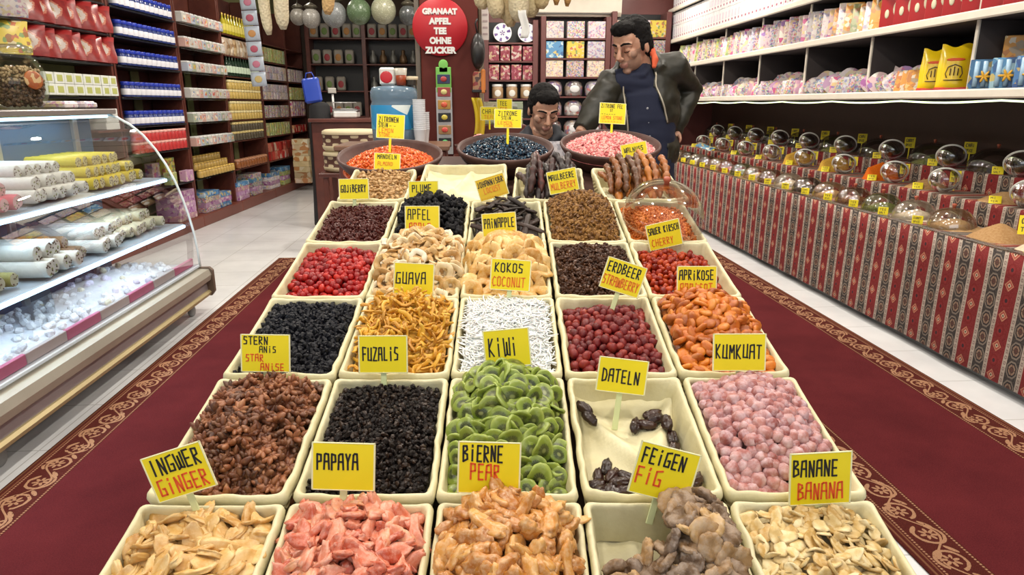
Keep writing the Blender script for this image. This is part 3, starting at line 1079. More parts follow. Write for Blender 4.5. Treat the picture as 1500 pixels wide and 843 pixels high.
gm = [loopring('pineapple_ring', m, .0225, .0145, i + 9, .36, .08, 22, 10, .12) for i in range(5)]
h = top_fn('D2', -.020, .085, .01, .045, 1.1, 1.1)
bed('pineapple_heap', m, h, .016, 'lower layers of sugared pineapple rings behind the KOKOS tag', 'pineapple')
heap('pineapple_ring', gm, h, 60, .030, 'sugared golden pineapple ring heaped before the PAINAPPLE tag', 'pineapple ring', 'sugared pineapple rings', .004, .35, jitter=.006, face=.4)
m = varied('brown_raisin', [(.2, (.055, .022, .010)), (.6, (.12, .050, .020)), (.9, (.20, .09, .04))], .55, 80, .6, .25, .2)
m2 = varied('brown_raisin_light', [(.2, (.12, .05, .02)), (.8, (.20, .09, .035))], .4, 80, .5)
grains('brown_raisins', m, top_fn('D3', -.022, .04, 0, .04, 1.2, 1.2), 1500, .0068, 'tray full of small brown raisins behind the ERDBEER tag', 'raisins', mats=[m, m, m2], seed=12)
m = varied('sour_cherry', [(.1, (.20, .014, .008)), (.5, (.38, .040, .012)), (.9, (.58, .12, .022))], .34, 60, .4, .35, .2)
gm = [lump('sour_cherry', m, (.0125, .0098, .0085), i + 220, .25, 1.5, 2) for i in range(6)]
h = top_fn('D4', -.045, .045, -.02, .02, 1.2, 1.2)
bed('sour_cherry_heap', m, h, .010, 'lower layers of red sour cherries behind the APRIKOSE tag', 'cherry')
heap('sour_cherry', gm, h, 245, .0155, 'glossy orange red dried sour cherry in the tray before the SAUER KIRSCH tag', 'cherry', 'dried sour cherries', 0, .5, full=True, jitter=.006)

# --- row E
m = varied('goji', [(.2, (.060, .010, .008)), (.6, (.125, .022, .014)), (.9, (.20, .05, .03))], .42, 80, .6, .4, .2)
grains('goji_berries', m, top_fn('E0', -.026, .03, 0, .02, 1.2, 1.2), 1300, .0068, 'tray of small dark red berries before the GOJIBERRY tag', 'dried berries', seed=14, elong=2.2)
m = varied('black_plum', [(.2, (.008, .008, .010)), (.8, (.028, .026, .032))], .6, 50, .5, .2, .3)
gm = [lump('black_plum', m, (.019, .013, .010), i + 240, .6, 1.7, 3, None, 0, .1) for i in range(6)]
h = top_fn('E1', -.02, .075, 0, .05, 1.15, 1.15)
bed('plum_heap', m, h, .012, 'lower layers of black plums behind the APFEL tag', 'plum')
heap('black_plum', gm, h, 120, .0205, 'wrinkled black dried plum heaped before the PLUME tag', 'plum', 'dried black plums', .002, .8, full=True, jitter=.006)
m = varied('carob_pod', [(.2, (.020, .014, .012)), (.8, (.085, .052, .042))], .5, 30, .5, .3, .2)
gm = [strip('carob_pod', m, rnd(.13, .17), .0115, .0055, i + 30, .45) for i in range(5)]
h = top_fn('E2', -.02, .035, 0, .02, 1.2, 1.2)
bed('carob_heap', m, h, .012, 'lower layers of carob pods behind the PAINAPPLE tag', 'carob')
heap('carob_pod', gm, h, 58, .015, 'long flat black carob pod in the tray before the LOCUST tag', 'carob pod', 'carob pods', .004, .15, jitter=.006, hx=.07, hy=.125)
m = varied('mulberry', [(.2, (.20, .095, .030)), (.6, (.34, .19, .065)), (.9, (.48, .30, .12))], .55, 80, .6, .3, .3)
m2 = varied('mulberry_dark', [(.2, (.13, .06, .022)), (.8, (.25, .13, .045))], .55, 80, .5)
grains('mulberries', m, top_fn('E3', -.02, .095, 0, .05, 1.2, 1.2), 1500, .0066, 'mound of small golden brown mulberries before the MAULBEERE tag', 'mulberries', mats=[m, m2, m], seed=16, elong=2.0)
m = varied('orange_granule', [(.2, (.64, .20, .03)), (.8, (.80, .34, .07))], .45, 80, .6, .4, .2)
grains('orange_granules', m, top_fn('E4', -.034, .04, 0, .03, 1.2, 1.2), 1500, .0055, 'mound of fine orange granules under the clear dome', 'granules', seed=17)

# clear dome over the orange granules
dome = empty('food_dome', ST(TRAYS['E4'][0] + .016, TRAYS['E4'][1] + .0, .008))
tag(dome, 'large clear dome with a red knob over the orange granules', 'dome cover')
b = MB()
prof = [(math.cos(t) ** .75, math.sin(t)) for t in [PI / 2 * i / 11 for i in range(11)]] + [(.001, 1)]
b.lathe([(r_ * .140, z_ * .128) for r_, z_ in prof], 36, 0, True, (0, 0, 0), 1, 1.36)
b.build('dome_shell', M['acrylic'], dome)
b = MB(); b.lathe([(.0, .126), (.010, .127), (.009, .137), (.013, .143), (.012, .153), (.0, .156)], 14)
b.build('knob', M['red_knob'], dome)

# --- back row
m = varied('almond', [(.1, (.34, .19, .07)), (.5, (.52, .33, .15)), (.9, (.66, .48, .27))], .5, 60, .4, .4, .2)
gm = [lump('almond', m, (.0105, .0062, .0045), i + 260, .12, 1.4, 2, lambda q, p, o: Vector((q.x, q.y * (1 - .35 * p.x), q.z))) for i in range(6)]
h = top_fn('F0', -.025, .05, 0, .03, 1.2, 1.2)
bed('almond_heap', m, h, .008, 'lower layers of almonds behind the GOJIBERRY tag', 'almonds')
heap('almond', gm, h, 280, .0115, 'small tan almond in the back left tray before the MANDELN tag', 'almond', 'almonds', 0, .5, jitter=.006)
def sausage(name, mat, L, r, seed):
    rng = random.Random(seed)
    b = MB()
    pts, rad = [], []
    k, ph = rng.uniform(.06, .14), rng.uniform(-.5, .5)
    for i in range(27):
        t = i / 26
        pts.append(Vector((rng.uniform(-.001, .001), L * (t - .5), k * L * math.sin(PI * t + ph * .3) + .02 * 0)))
        e = min(1, min(t, 1 - t) * 9 + .35)
        rad.append(r * e * (1 + .20 * math.sin(t * 30 + seed) + rng.uniform(-.10, .10)))
    b.tube(pts, rad, 10)
    b.tube([pts[-1], pts[-1] + Vector((.004, .014, .003))], [.0018, .0012], 5)
    return b.mesh(name, mat)
m1 = varied('dark_sausage', [(.1, (.016, .013, .016)), (.5, (.036, .022, .022)), (.8, (.075, .034, .030)), (1, (.26, .06, .045))], .45, 45, .25, .3, .4, (.14, .10, .10), .2, 60)
m2 = varied('amber_sausage', [(.1, (.10, .045, .022)), (.4, (.20, .075, .022)), (.75, (.44, .16, .02)), (1, (.56, .25, .04))], .36, 45, .25, .4, .4, (.46, .30, .16), .2, 60, .1)
dk = [sausage('walnut_sausage', m1, rnd(.21, .26), .0130, i) for i in range(5)]
am = [sausage('walnut_sausage', m2, rnd(.21, .27), .0128, i + 9) for i in range(5)]
for key, ms, lab, n_, hw in (('F2', dk, 'blackish nut-filled walnut sausage heaped behind the MAULBEERE tag', 22, .115), ('F3', am, 'amber brown nut-filled walnut sausage heaped behind the clear dome', 24, .135)):
    u0, v0 = TRAYS[key]
    for i in range(n_):
        lay = 0 if i < 9 else (1 if i < 17 else 2)
        k = (i, i - 9, i - 17)[lay]
        nn = (9, 8, n_ - 17)[lay]
        x = -hw + 2 * hw * (k + .5) / nn + rnd(-.008, .008)
        x *= (1, .92, .8)[lay]
        o = put('walnut_sausage', ms[i % 5], ST(u0 + x, v0 + (.0, .005, .01)[lay] + rnd(-.02, .02), (-.030, .0, .032)[lay] + .016, rnd(-.16, .16) - x * .8, R((4, 12, 18)[lay] + rnd(-4, 4)), rnd(0, .5)))
        tag(o, lab, 'sausage', 'walnut sausages in the ' + ('dark' if key == 'F2' else 'amber') + ' tray')

M['amber'] = plain('amber_card', (.84, .54, .012), .5)
# ------------------------------------------------------------------ yellow tags
def tag_sign(u, v, h, roll, black, red, label, w=.110, ht=.086, size=None, stalk=0, rsize=None, red_mat='red_ink', lean=10, board='yellow', mw=None, stake_len=.05):
    """black / red: lists of (text, x, z, width, height) in fractions of the board"""
    rng = random.Random(sum(ord(k_) * (i_ + 3) for i_, k_ in enumerate(label)) % 9973)
    if mw is None:
        p = F @ Vector((u, v, h))
        mw = Matrix.Translation(p) @ Matrix.Rotation(-TY, 4, 'Z') @ Matrix.Rotation(R(-lean), 4, 'X') @ Matrix.Rotation(-R(roll), 4, 'Y')
    t = empty('price_tag', mw)
    tag(t, label, 'price tag', 'yellow tags among the dried fruit')
    b = MB()
    b.box((0, .0008, ht / 2), (w, .0022, ht), .0008, 0)
    b.build('board', M[board], t)
    b = MB()
    e = .0022
    for (cx_, cz, sx, sz) in ((0, e / 2, w, e), (0, ht - e / 2, w, e), (-w / 2 + e / 2, ht / 2, e, ht), (w / 2 - e / 2, ht / 2, e, ht)):
        b.box((cx_, .0008, cz), (sx + .001, .0028, sz), .0005)
    b.build('edge_strip', M['tag_edge'], t)
    b = MB()
    if stalk:
        b.box((0, .002, -stalk / 2), (.011, .003, stalk), .001)
        b.build('stalk', M['yellow'], t)
    else:
        b.box((0, .004, .0 - stake_len / 2 + .01), (.013, .003, stake_len + .02), .001)
        b.build('stake', M['stake'], t)
    for nm, lst, mt in (('black_lettering', black, 'ink'), ('red_lettering', red, red_mat)):
        if not lst:
            continue
        b = MB()
        for (tx, x, z, ww, hh, *rest) in lst:
            letters(b, tx, -w / 2 + x * w, z * ht, ww * w, hh * ht, min(.0017, hh * ht * .06 + .0002), -.0009, rest[0] if rest else 0.0, None, rng)
        b.build(nm, M[mt], t)
    return t
B2 = lambda s, w=.8, x=.1, z=.56, h=.3: [(s, x, z, w, h)]
tag_sign(-.552, -.022, .043, 18, [('INGWER', .09, .56, .86, .34)], [('GiNGER', .1, .10, .84, .34)], 'tilted yellow tag reading INGWER and GINGER behind the ginger slices', lean=6)
tag_sign(-.281, -.022, .050, -2, [('PAPAYA', .08, .44, .68, .32)], [], 'yellow tag reading only PAPAYA behind the pink papaya')
tag_sign(-.027, -.022, .040, -2, [('BiERNE', .08, .62, .66, .30)], [('PEAR', .2, .28, .50, .29)], 'yellow tag reading BIERNE and PEAR behind the sugared pears', ht=.094)
tag_sign(.272, -.022, .026, -15, [('FEiGEN', .08, .62, .74, .28)], [('FiG', .06, .22, .46, .30)], 'tilted yellow tag reading FEIGEN and FIG behind the figs', ht=.096)
tag_sign(.565, -.022, .010, 3, [('BANANE', .06, .56, .74, .30)], [('BANANA', .14, .12, .76, .30)], 'yellow tag reading BANANE and BANANA behind the banana chips', ht=.100, lean=4)
tag_sign(-.536, .36, .033, -1, [('STERN', .06, .74, .52, .20), ('ANiS', .38, .52, .36, .16)], [('STAR', .10, .29, .38, .18), ('ANiSE', .40, .05, .50, .18)], 'yellow tag reading STERN ANIS and STAR ANISE behind the star anise')
tag_sign(-.272, .36, .029, 0, [('FUZALiS', .08, .34, .76, .34)], [], 'yellow tag reading FUZALIS behind the black physalis fruit')
tag_sign(.011, .36, .045, 5, [('KiWi', .10, .30, .66, .46)], [], 'yellow tag reading KIWI behind the green kiwi slices', w=.104)
tag_sign(.257, .31, .008, -7, [('DATELN', .10, .30, .78, .36)], [], 'yellow tag reading DATELN on a tall stake over the dates', stake_len=.085, ht=.078)
tag_sign(.533, .36, .031, 0, [('KUMKUAT', .05, .34, .90, .36)], [], 'yellow tag reading KUMKUAT behind the sugared kumquats', w=.120)
tag_sign(-.249, .735, .026, -3, [('GUAVA', .06, .34, .78, .36)], [], 'yellow tag reading GUAVA behind the yellow guava strips')
tag_sign(.015, .735, .037, -4, [('KOKOS', .10, .58, .74, .28)], [('COCONUT', .06, .12, .84, .30)], 'yellow tag reading KOKOS and COCONUT behind the coconut shreds', red_mat='orange_ink')
tag_sign(.307, .70, .049, -18, [('ERDBEER', .06, .58, .86, .30)], [('STRAWBERRY', .04, .16, .92, .28)], 'tilted yellow tag reading ERDBEER and STRAWBERRY above the strawberries', red_mat='orange_ink', stake_len=.075)
tag_sign(.532, .735, .015, 0, [('APRiKOSE', .06, .56, .88, .30)], [('APRiCOT', .08, .14, .84, .30)], 'yellow tag reading APRIKOSE and APRICOT behind the dried apricots', red_mat='orange_ink')
tag_sign(-.261, 1.10, .050, 0, [('APFEL', .08, .50, .70, .36)], [('APPLE', .12, .08, .66, .28)], 'yellow tag reading APFEL and APPLE behind the apple rings')
tag_sign(-.012, 1.10, .026, 4, [('PAiNAPPLE', .06, .46, .90, .34)], [], 'yellow tag reading PAINAPPLE behind the pineapple rings')
tag_sign(.528, 1.10, -.004, 13, [('SAUER KiRSCH', .05, .60, .92, .24)], [('CHERRY', .10, .14, .66, .26)], 'tilted yellow tag reading SAUER KIRSCH and CHERRY before the clear dome', red_mat='orange_ink', lean=4)
tag_sign(-.553, 1.47, .023, 1, [('GOJiBERRY', .07, .36, .86, .34)], [], 'yellow tag reading GOJIBERRY behind the goji berries', ht=.076)
tag_sign(-.297, 1.47, .020, 1, [('PLUME', .12, .44, .68, .36)], [], 'yellow tag reading PLUME behind the black plums', ht=.07)
tag_sign(-.033, 1.47, .028, 17, [('JOHANNiSBR', .04, .62, .92, .24)], [('LOCUST', .2, .30, .6, .24), ('----------', .05, .06, .9, .08)], 'tilted amber tag reading LOCUST behind the carob pods', red_mat='orange_ink', ht=.082, board='amber')
tag_sign(.224, 1.47, .050, 11, [('MAULBEERE', .05, .60, .88, .24)], [('MULBERRY', .08, .18, .86, .28)], 'tilted yellow tag reading MAULBEERE and MULBERRY behind the brown mulberries', red_mat='orange_ink', ht=.084)
tag_sign(-.493, 1.86, .006, -3, [('MANDELN', .12, .66, .76, .24)], [('ALMOND', .14, .26, .6, .22)], 'yellow tag reading MANDELN behind the almonds', red_mat='orange_ink', ht=.07)
tag_sign(.552, 1.885, .058, 10, [('WALNUSS', .12, .36, .76, .34)], [], 'tilted yellow tag sticking up behind the amber sausages', ht=.055)

# ------------------------------------------------------------------ bowls of tea granules
M['bowl'] = (lambda m: (m.color(m.ramp(m.noise(m.coord()[0], 9, 3), [(.3, (.060, .030, .026)), (.7, (.12, .062, .052))])), m.m)[-1])(Mat('brown_glazed_bowl', (.15, .07, .05), .5, 0, .25))
def bowl(u, v, h, r, label, gname, gmats, glabel, bump_, seed, sink=.012):
    b = MB()
    b.lathe([(.0, -.118), (r * .52, -.118), (r * .60, -.108), (r * .82, -.060), (r * .97, -.012), (r, .004), (r * .985, .012), (r * .955, .012), (r * .93, .000), (r * .78, -.05), (r * .55, -.095), (0, -.100)], 48)
    o = tag(b.build('wide_bowl', M['bowl'], None, ST(u, v, h)), label, 'bowl', 'wide brown bowls behind the trays')
    rr = r * .925
    def hh(x, y):
        d = math.hypot(x, y) / rr
        return -.1 if d > 1 else -sink + bump_ * max(0, 1 - d * d) - .018 * d
    rng = random.Random(seed)
    b = MB(); vs, fs = ICO[1]
    n = 0
    while n < 2300:
        x, y = rng.uniform(-rr, rr), rng.uniform(-rr, rr)
        if math.hypot(x, y) > rr * (.97 if y > 0 else .95):
            continue
        n += 1
        z = hh(x, y) + rng.uniform(-.004, .006)
        q = Euler((rng.uniform(0, 6.3), rng.uniform(0, 6.3), rng.uniform(0, 6.3))).to_matrix()
        k = rng.uniform(.0045, .0085)
        b.add([q @ Vector((p.x * k * 1.3, p.y * k, p.z * k * .8)) + Vector((x, y, z)) for p in vs], fs, rng.randrange(len(gmats)), False)
    pr = [(rr * t, hh(rr * t * .999, 0) - .007) for t in (0.001, .25, .5, .75, .9, .985)]
    b.lathe(pr, 32, 0)
    tag(b.build(gname, gmats, None, ST(u, v, h)), glabel, 'tea granules', None, 'stuff')
og = [varied('orange_tea', [(.2, (.66, .13, .02)), (.8, (.82, .24, .05))], .3, 60), varied('orange_tea_light', [(.2, (.80, .26, .07)), (.8, (.84, .38, .15))], .3, 60)]
bg = [varied('blue_tea', [(.2, (.010, .024, .050)), (.8, (.035, .075, .125))], .25, 60), varied('blue_tea_light', [(.2, (.05, .11, .17)), (.8, (.16, .26, .33))], .25, 60), varied('blue_tea_dark', [(.2, (.006, .010, .024)), (.8, (.02, .03, .06))], .25, 60)]
pg = [varied('pink_tea', [(.2, (.66, .17, .19)), (.8, (.80, .34, .34))], .35, 60), varied('pink_tea_light', [(.2, (.80, .40, .38)), (.8, (.86, .55, .50))], .35, 60)]
bowl(-.510, 2.07, .0, .236, 'wide brown bowl of orange tea granules behind the almond tray', 'orange_tea_granules', og, 'orange tea granules heaped in the left bowl', .065, 1, .036)
bowl(.005, 2.19, .0, .226, 'wide brown bowl of dark blue tea granules in the middle', 'blue_tea_granules', bg, 'dark blue tea granules filling the middle bowl', .055, 2)
bowl(.500, 2.24, .0, .238, 'wide brown bowl of pink tea granules behind the amber sausages', 'pink_tea_granules', pg, 'pink tea granules heaped in the right bowl', .06, 3)
tag_sign(-.503, 2.06, .084, -3, [('ZiTRONEN', .08, .68, .72, .20), ('STEiN', .08, .46, .34, .18), ('--', .45, .48, .3, .08)], [('LEMON', .08, .24, .56, .17), ('STONE', .10, .07, .42, .15), ('---', .5, .04, .4, .06)], 'yellow tag on a stalk stuck in the orange tea granules', w=.123, ht=.104, stalk=.10, red_mat='orange_ink')
tag_sign(.017, 2.15, .106, -1, [('ZiTRONE', .14, .66, .72, .22), ('STEiN', .26, .44, .36, .18), ('--', .62, .38, .3, .08)], [('LEMON', .12, .20, .56, .16), ('STONE', .34, .04, .36, .14)], 'yellow tag on a stalk stuck in the blue tea granules', w=.123, ht=.084, stalk=.12, red_mat='orange_ink')
tag_sign(.507, 2.28, .090, -3, [('ZiTRONE FEL', .06, .76, .84, .17), ('ST', .40, .58, .12, .12), ('------', .08, .40, .56, .12)], [('LEMON STONE', .10, .22, .8, .15), ('-------', .10, .05, .8, .12)], 'yellow tag on a stalk stuck in the pink tea granules', w=.124, ht=.097, stalk=.11, red_mat='orange_ink')
# ------------------------------------------------------------------ right side: spice table
def kilim():
    m = Mat('kilim_cloth', (.3, .05, .05), .9, 0, .15)
    v, x, y, z = m.coord()
    n = m.noise(v, 160, 2)
    P = .215
    yy = y + (m.noise(v, 3, 2) - .5) * .012
    t = (yy / P).mod(1.0)
    # bands: red .0-.34, cream .34-.46, dark .46-.80, cream .80-.92, thin red .92-1
    red = m.ramp(n, [(.3, (.15, .018, .020)), (.7, (.235, .036, .034))])
    dark = m.ramp(n, [(.3, (.030, .026, .026)), (.7, (.085, .070, .062))])
    cream = m.ramp(n, [(.3, (.34, .27, .22)), (.7, (.48, .40, .33))])
    c = m.mix(t.band(.46, .80), red, dark)
    cr = t.band(.34, .46).max(t.band(.80, .92))
    c = m.mix(cr, c, cream)
    # little keys in the cream bands
    zz = (z / .030).mod(1.0)
    key = (t - .40).abs().lt(.030).max((t - .86).abs().lt(.030)) * zz.band(.2, .8)
    key = key * ((zz - .5).abs().gt(.12)).max((t - .40).abs().min((t - .86).abs()).gt(.014))
    c = m.mix(key, c, (.22, .16, .14))
    # diamonds and medallions down the red band
    rx = (t - .17).abs() / .17
    cell = (z / .155)
    rz = (cell.mod(1.0) - .5).abs() * 2
    alt = (cell + .5)
    rz2 = (alt.mod(1.0) - .5).abs() * 2
    dm = rx * .8 + rz * 1.55
    inr = t.lt(.34)
    c = m.mix(inr * dm.lt(.62), c, (.45, .20, .12))
    c = m.mix(inr * dm.lt(.47), c, (.33, .06, .05))
    c = m.mix(inr * dm.lt(.28), c, (.50, .36, .24))
    c = m.mix(inr * dm.lt(.12), c, (.05, .03, .03))
    el = (rx * rx * .9 + rz2 * rz2 * 2.6).sqrt()
    c = m.mix(inr * el.band(.52, .66), c, (.18, .02, .02))
    c = m.mix(inr * el.lt(.40), c, (.24, .03, .03))
    c = m.mix(inr * el.lt(.22), c, (.05, .025, .03))
    # octagon medallions down the dark band
    dx = (t - .63).abs() / .17
    cz = ((z / .098).mod(1.0) - .5).abs() * 2
    oc = dx.max(cz).max((dx + cz) * .70)
    ind = t.band(.46, .80)
    c = m.mix(ind * oc.lt(.88), c, (.20, .16, .13))
    c = m.mix(ind * oc.lt(.70), c, (.035, .030, .030))
    c = m.mix(ind * oc.lt(.54), c, (.26, .17, .12))
    st = (dx * dx + cz * cz).sqrt()
    c = m.mix(ind * st.lt(.34), c, (.06, .04, .035))
    c = m.mix(ind * st.lt(.20), c, (.38, .24, .15))
    c = m.mix(ind * (dx * cz).lt(.018) * oc.lt(.54), c, (.10, .05, .04))
    m.color(c)
    m.bump(n, .5, .003)
    return m.m
KM = kilim()
TX, TY0, TY1 = 2.64, 1.2, 9.6
tbl = empty('tiered_spice_table', TR(3.1, 5.4, 0))
tag(tbl, 'long three-stepped spice table skirted in striped red and black kilim cloth', 'table')
ti = tbl.matrix_world.inverted()
def tpart(name, mb, mat):
    o = mb.build(name, mat, tbl); o.matrix_parent_inverse = ti; return o
steps = ((2.655, 3.03, .695), (3.03, 3.32, .835), (3.32, 3.64, .965))
for x0, x1, z in steps:
    b = MB(); b.box(((x0 + x1) / 2, (TY0 + TY1) / 2, z - .012), (x1 - x0 + .01, TY1 - TY0, .024), .004)
    tpart('step_board', b, M['dark_wood'])
    b = MB(); b.box(((x0 + x1) / 2, (TY0 + TY1) / 2, z + .003), (x1 - x0 + .004, TY1 - TY0 - .02, .005), .001)
    tpart('step_cloth', b, KM)
# front skirt and the two risers, gently rippled cloth
def ripple(xf, z0, z1, amp):
    b = MB()
    b.grid(150, 6, lambda i, j: (xf - amp * noise.noise(Vector((i * 40, j * .8, xf * 7))) - amp * .6 * (1 - j), TY0 + (TY1 - TY0) * i, z0 + (z1 - z0) * j))
    n0 = len(b.v) // 2
    return b
b = ripple(TX, .050, .70, .010); o = tpart('kilim_skirt', b, KM)
mod = o.modifiers.new('thick', 'SOLIDIFY'); mod.thickness = .004
b = ripple(3.026, .70, .838, .003); o = tpart('kilim_riser', b, KM)
mod = o.modifiers.new('thick', 'SOLIDIFY'); mod.thickness = .004
b = ripple(3.316, .838, .968, .003); o = tpart('kilim_riser', b, KM)
mod = o.modifiers.new('thick', 'SOLIDIFY'); mod.thickness = .004
b = MB(); b.box((2.652, (TY0 + TY1) / 2, .708), (.03, TY1 - TY0, .014), .004)
tpart('clear_front_strip', b, M['acrylic'])
for yy in (1.5, 3.4, 5.4, 7.4, 9.3):
    for xx in (2.8, 3.5):
        b = MB(); b.box((xx, yy, .33), (.06, .06, .66), .006)
        tpart('leg', b, M['dark_wood'])

SP = {k: varied(k, st, .75, 90, .7, .2, .4) for k, st in dict(
    saffron_yellow=[(.2, (.62, .36, .06)), (.8, (.74, .52, .14))],
    paprika_red=[(.2, (.36, .05, .02)), (.8, (.50, .10, .03))],
    chilli_orange=[(.2, (.66, .14, .01)), (.8, (.78, .24, .02))],
    tan_powder=[(.2, (.46, .28, .13)), (.8, (.60, .42, .24))],
    pale_powder=[(.2, (.62, .50, .36)), (.8, (.76, .66, .52))],
    green_herb=[(.2, (.16, .18, .05)), (.8, (.30, .30, .12))],
    dark_herb=[(.2, (.05, .035, .025)), (.8, (.13, .09, .06))],
    brown_spice=[(.2, (.20, .09, .035)), (.8, (.32, .17, .08))]).items()}
SNAME = dict(saffron_yellow='bright yellow', paprika_red='dark red', chilli_orange='vivid orange', tan_powder='tan', pale_powder='pale cream', green_herb='green', dark_herb='blackish', brown_spice='brown')
def spice_mound(x, y, z, r, hgt, kind, label, ridge=False):
    b = MB()
    rng = random.Random(int(x * 1000 + y * 77))
    def f(i, j):
        a, t = i * 2 * PI, j
        rr = r * t * (1 + .05 * noise.noise(Vector((math.cos(a) * 2, math.sin(a) * 2, y))))
        zz = hgt * (1 - t ** 1.3) + .006 * noise.noise(Vector((math.cos(a) * t * 9, math.sin(a) * t * 9, y * 3)))
        if ridge:
            zz = hgt * max(0, 1 - abs(t * math.sin(a)) * 1.15 - .35 * t)
        return (x + rr * math.cos(a) * (1.0 if not ridge else .95), y + rr * math.sin(a), z + max(0, zz) * (t < 1))
    b.grid(28, 9, f)
    return tag(b.build('spice_mound', SP[kind], None), label, 'spice', None, 'stuff')

# small clear domes: one of each kind, then copies
def dome_proto(name, r, hgt, ringed, label):
    t = empty(name, TR(0, 0, 0))
    tag(t, label, 'dome cover')
    if ringed:
        # half-shell tipped back so that its round mouth with a white rim shows
        b = MB()
        prof = [(r * math.cos(PI / 2 * i / 10), -r * 1.05 * math.sin(PI / 2 * i / 10)) for i in range(10)] + [(.001, -r * 1.05)]
        b.X = Matrix.Translation((0, 0, r * .92)) @ Matrix.Rotation(R(-52), 4, 'X') @ Matrix.Rotation(R(28), 4, 'Y')
        b.lathe(prof, 28)
        b.build('shell', M['dome'], t)
        q = MB(); q.X = b.X
        q.tube([(r * math.cos(a), r * math.sin(a), 0) for a in [2 * PI * i / 32 for i in range(33)]], .0062, 6, 0, False)
        q.build('rim', M['ring'], t)
    else:
        b = MB()
        prof = [(r * math.cos(PI / 2 * i / 10) ** .8, hgt * math.sin(PI / 2 * i / 10)) for i in range(10)] + [(.001, hgt)]
        b.lathe(prof, 28)
        b.build('shell', M['dome' if r < .15 else 'acrylic'], t)
        q = MB(); q.lathe([(.0, hgt - .002), (.009, hgt), (.009, hgt + .010), (.013, hgt + .016), (.011, hgt + .024), (0, hgt + .026)], 12)
        q.build('knob', M['red_knob'], t)
    return t
ring_p = dome_proto('scoop_dome', .088, .1, True, 'x')
big_p = dome_proto('food_dome', .185, .17, False, 'x')
sml_p = dome_proto('food_dome', .128, .115, False, 'x')
M['scribble'] = plain('faint_ink', (.16, .12, .03), .6)
def mini_tag(x, y, z, w, h, label, green=False, lean=12, up=0, two=True):
    t = empty('price_tag', TR(x, y, z, R(-34), R(-lean)))
    tag(t, label, 'price tag', 'small yellow tags along the spice table')
    b = MB(); b.box((0, 0, h / 2 + up), (w, .003, h), .001)
    if up:
        b.box((0, .001, up / 2), (.008, .003, up + .01), .001)
    b.build('board', M['yellow'], t)
    b = MB()
    rng = random.Random(int(y * 999))
    letters(b, rng.choice(('TEE', 'CURRY', 'CHAi', 'MiX')), -w * .36, h * .58 + up, w * .72, h * .26, h * .026, -.0022, 0, None, rng)
    if two:
        letters(b, rng.choice(('SPiCE', 'TEA', 'SALT')), -w * .36, h * .16 + up, w * .6, h * .22, h * .022, -.0022, 0, None, rng)
    b.build('lettering', M['scribble'], t)
    return t
ORD = ['nearest', 'second', 'third', 'fourth', 'fifth', 'sixth', 'seventh', 'eighth', 'ninth', 'tenth', 'eleventh', 'twelfth', 'thirteenth', 'fourteenth', 'fifteenth', 'sixteenth', 'seventeenth', 'eighteenth', 'nineteenth', 'twentieth']
FR_KINDS = ['pale_powder', 'pale_powder', 'tan_powder', 'tan_powder', 'pale_powder', 'green_herb', 'brown_spice', 'tan_powder', 'dark_herb', 'pale_powder', 'brown_spice', 'tan_powder', 'green_herb', 'paprika_red', 'tan_powder', 'brown_spice', 'pale_powder', 'dark_herb', 'tan_powder']
k = 0
y = 2.72
idx = 0
while y < 9.4:
    kd = FR_KINDS[idx % len(FR_KINDS)]
    spice_mound(2.84, y, .70, .15, .055 if idx > 2 else .085, kd, '%s spice mound in the front row of the spice table, %s from the camera' % (SNAME[kd], ORD[idx]))
    if idx >= 3:
        dup(sml_p, TR(2.82, y, .702), 'low clear dome with red knob in the front row, %s from the camera' % ORD[idx - 3], 'front row domes on the spice table')
        mini_tag(2.665, y + .08, .712, .058, .048, 'small yellow tag clipped at the front table edge, %s from the camera' % ORD[idx - 3], lean=5)
    y += .345
    idx += 1
mini_tag(2.78, 3.16, .715, .085, .095, 'large yellow two-line tag stuck in pale spice at the near end of the table', up=.055)
kinds2 = ['paprika_red', 'tan_powder', 'tan_powder', 'chilli_orange', 'saffron_yellow', 'saffron_yellow', 'tan_powder', 'green_herb', 'brown_spice', 'pale_powder']
for i, (yy, kd) in enumerate(zip((2.98, 3.62, 4.32, 4.86, 5.55, 6.22, 6.92, 7.6, 8.3, 9.0), kinds2)):
    tall = kd in ('chilli_orange', 'saffron_yellow')
    spice_mound(3.17, yy + .20, .84, .135, .13 if tall else .06, kd, '%s spice heap on the middle step of the table, %s from the camera' % (SNAME[kd], ORD[i]), tall)
    if i:
        dup(ring_p, TR(3.13, yy - .02, .842), 'tipped clear scoop dome with white rim on the middle step, %s from the camera' % ORD[i - 1], 'rimmed domes on the middle step')
        mini_tag(3.05, yy + .12, .842, .062, .05, 'small yellow tag lying on the middle step by its dome, %s from the camera' % ORD[i - 1], lean=35)
        mini_tag(3.24, yy + .03, .842, .062, .075, 'upright green-lettered tag behind a middle step dome, %s from the camera' % ORD[i - 1], True, up=.055)
kinds3 = ['brown_spice', 'dark_herb', 'green_herb', 'dark_herb', 'green_herb', 'dark_herb', 'dark_herb', 'brown_spice', 'green_herb', 'dark_herb']
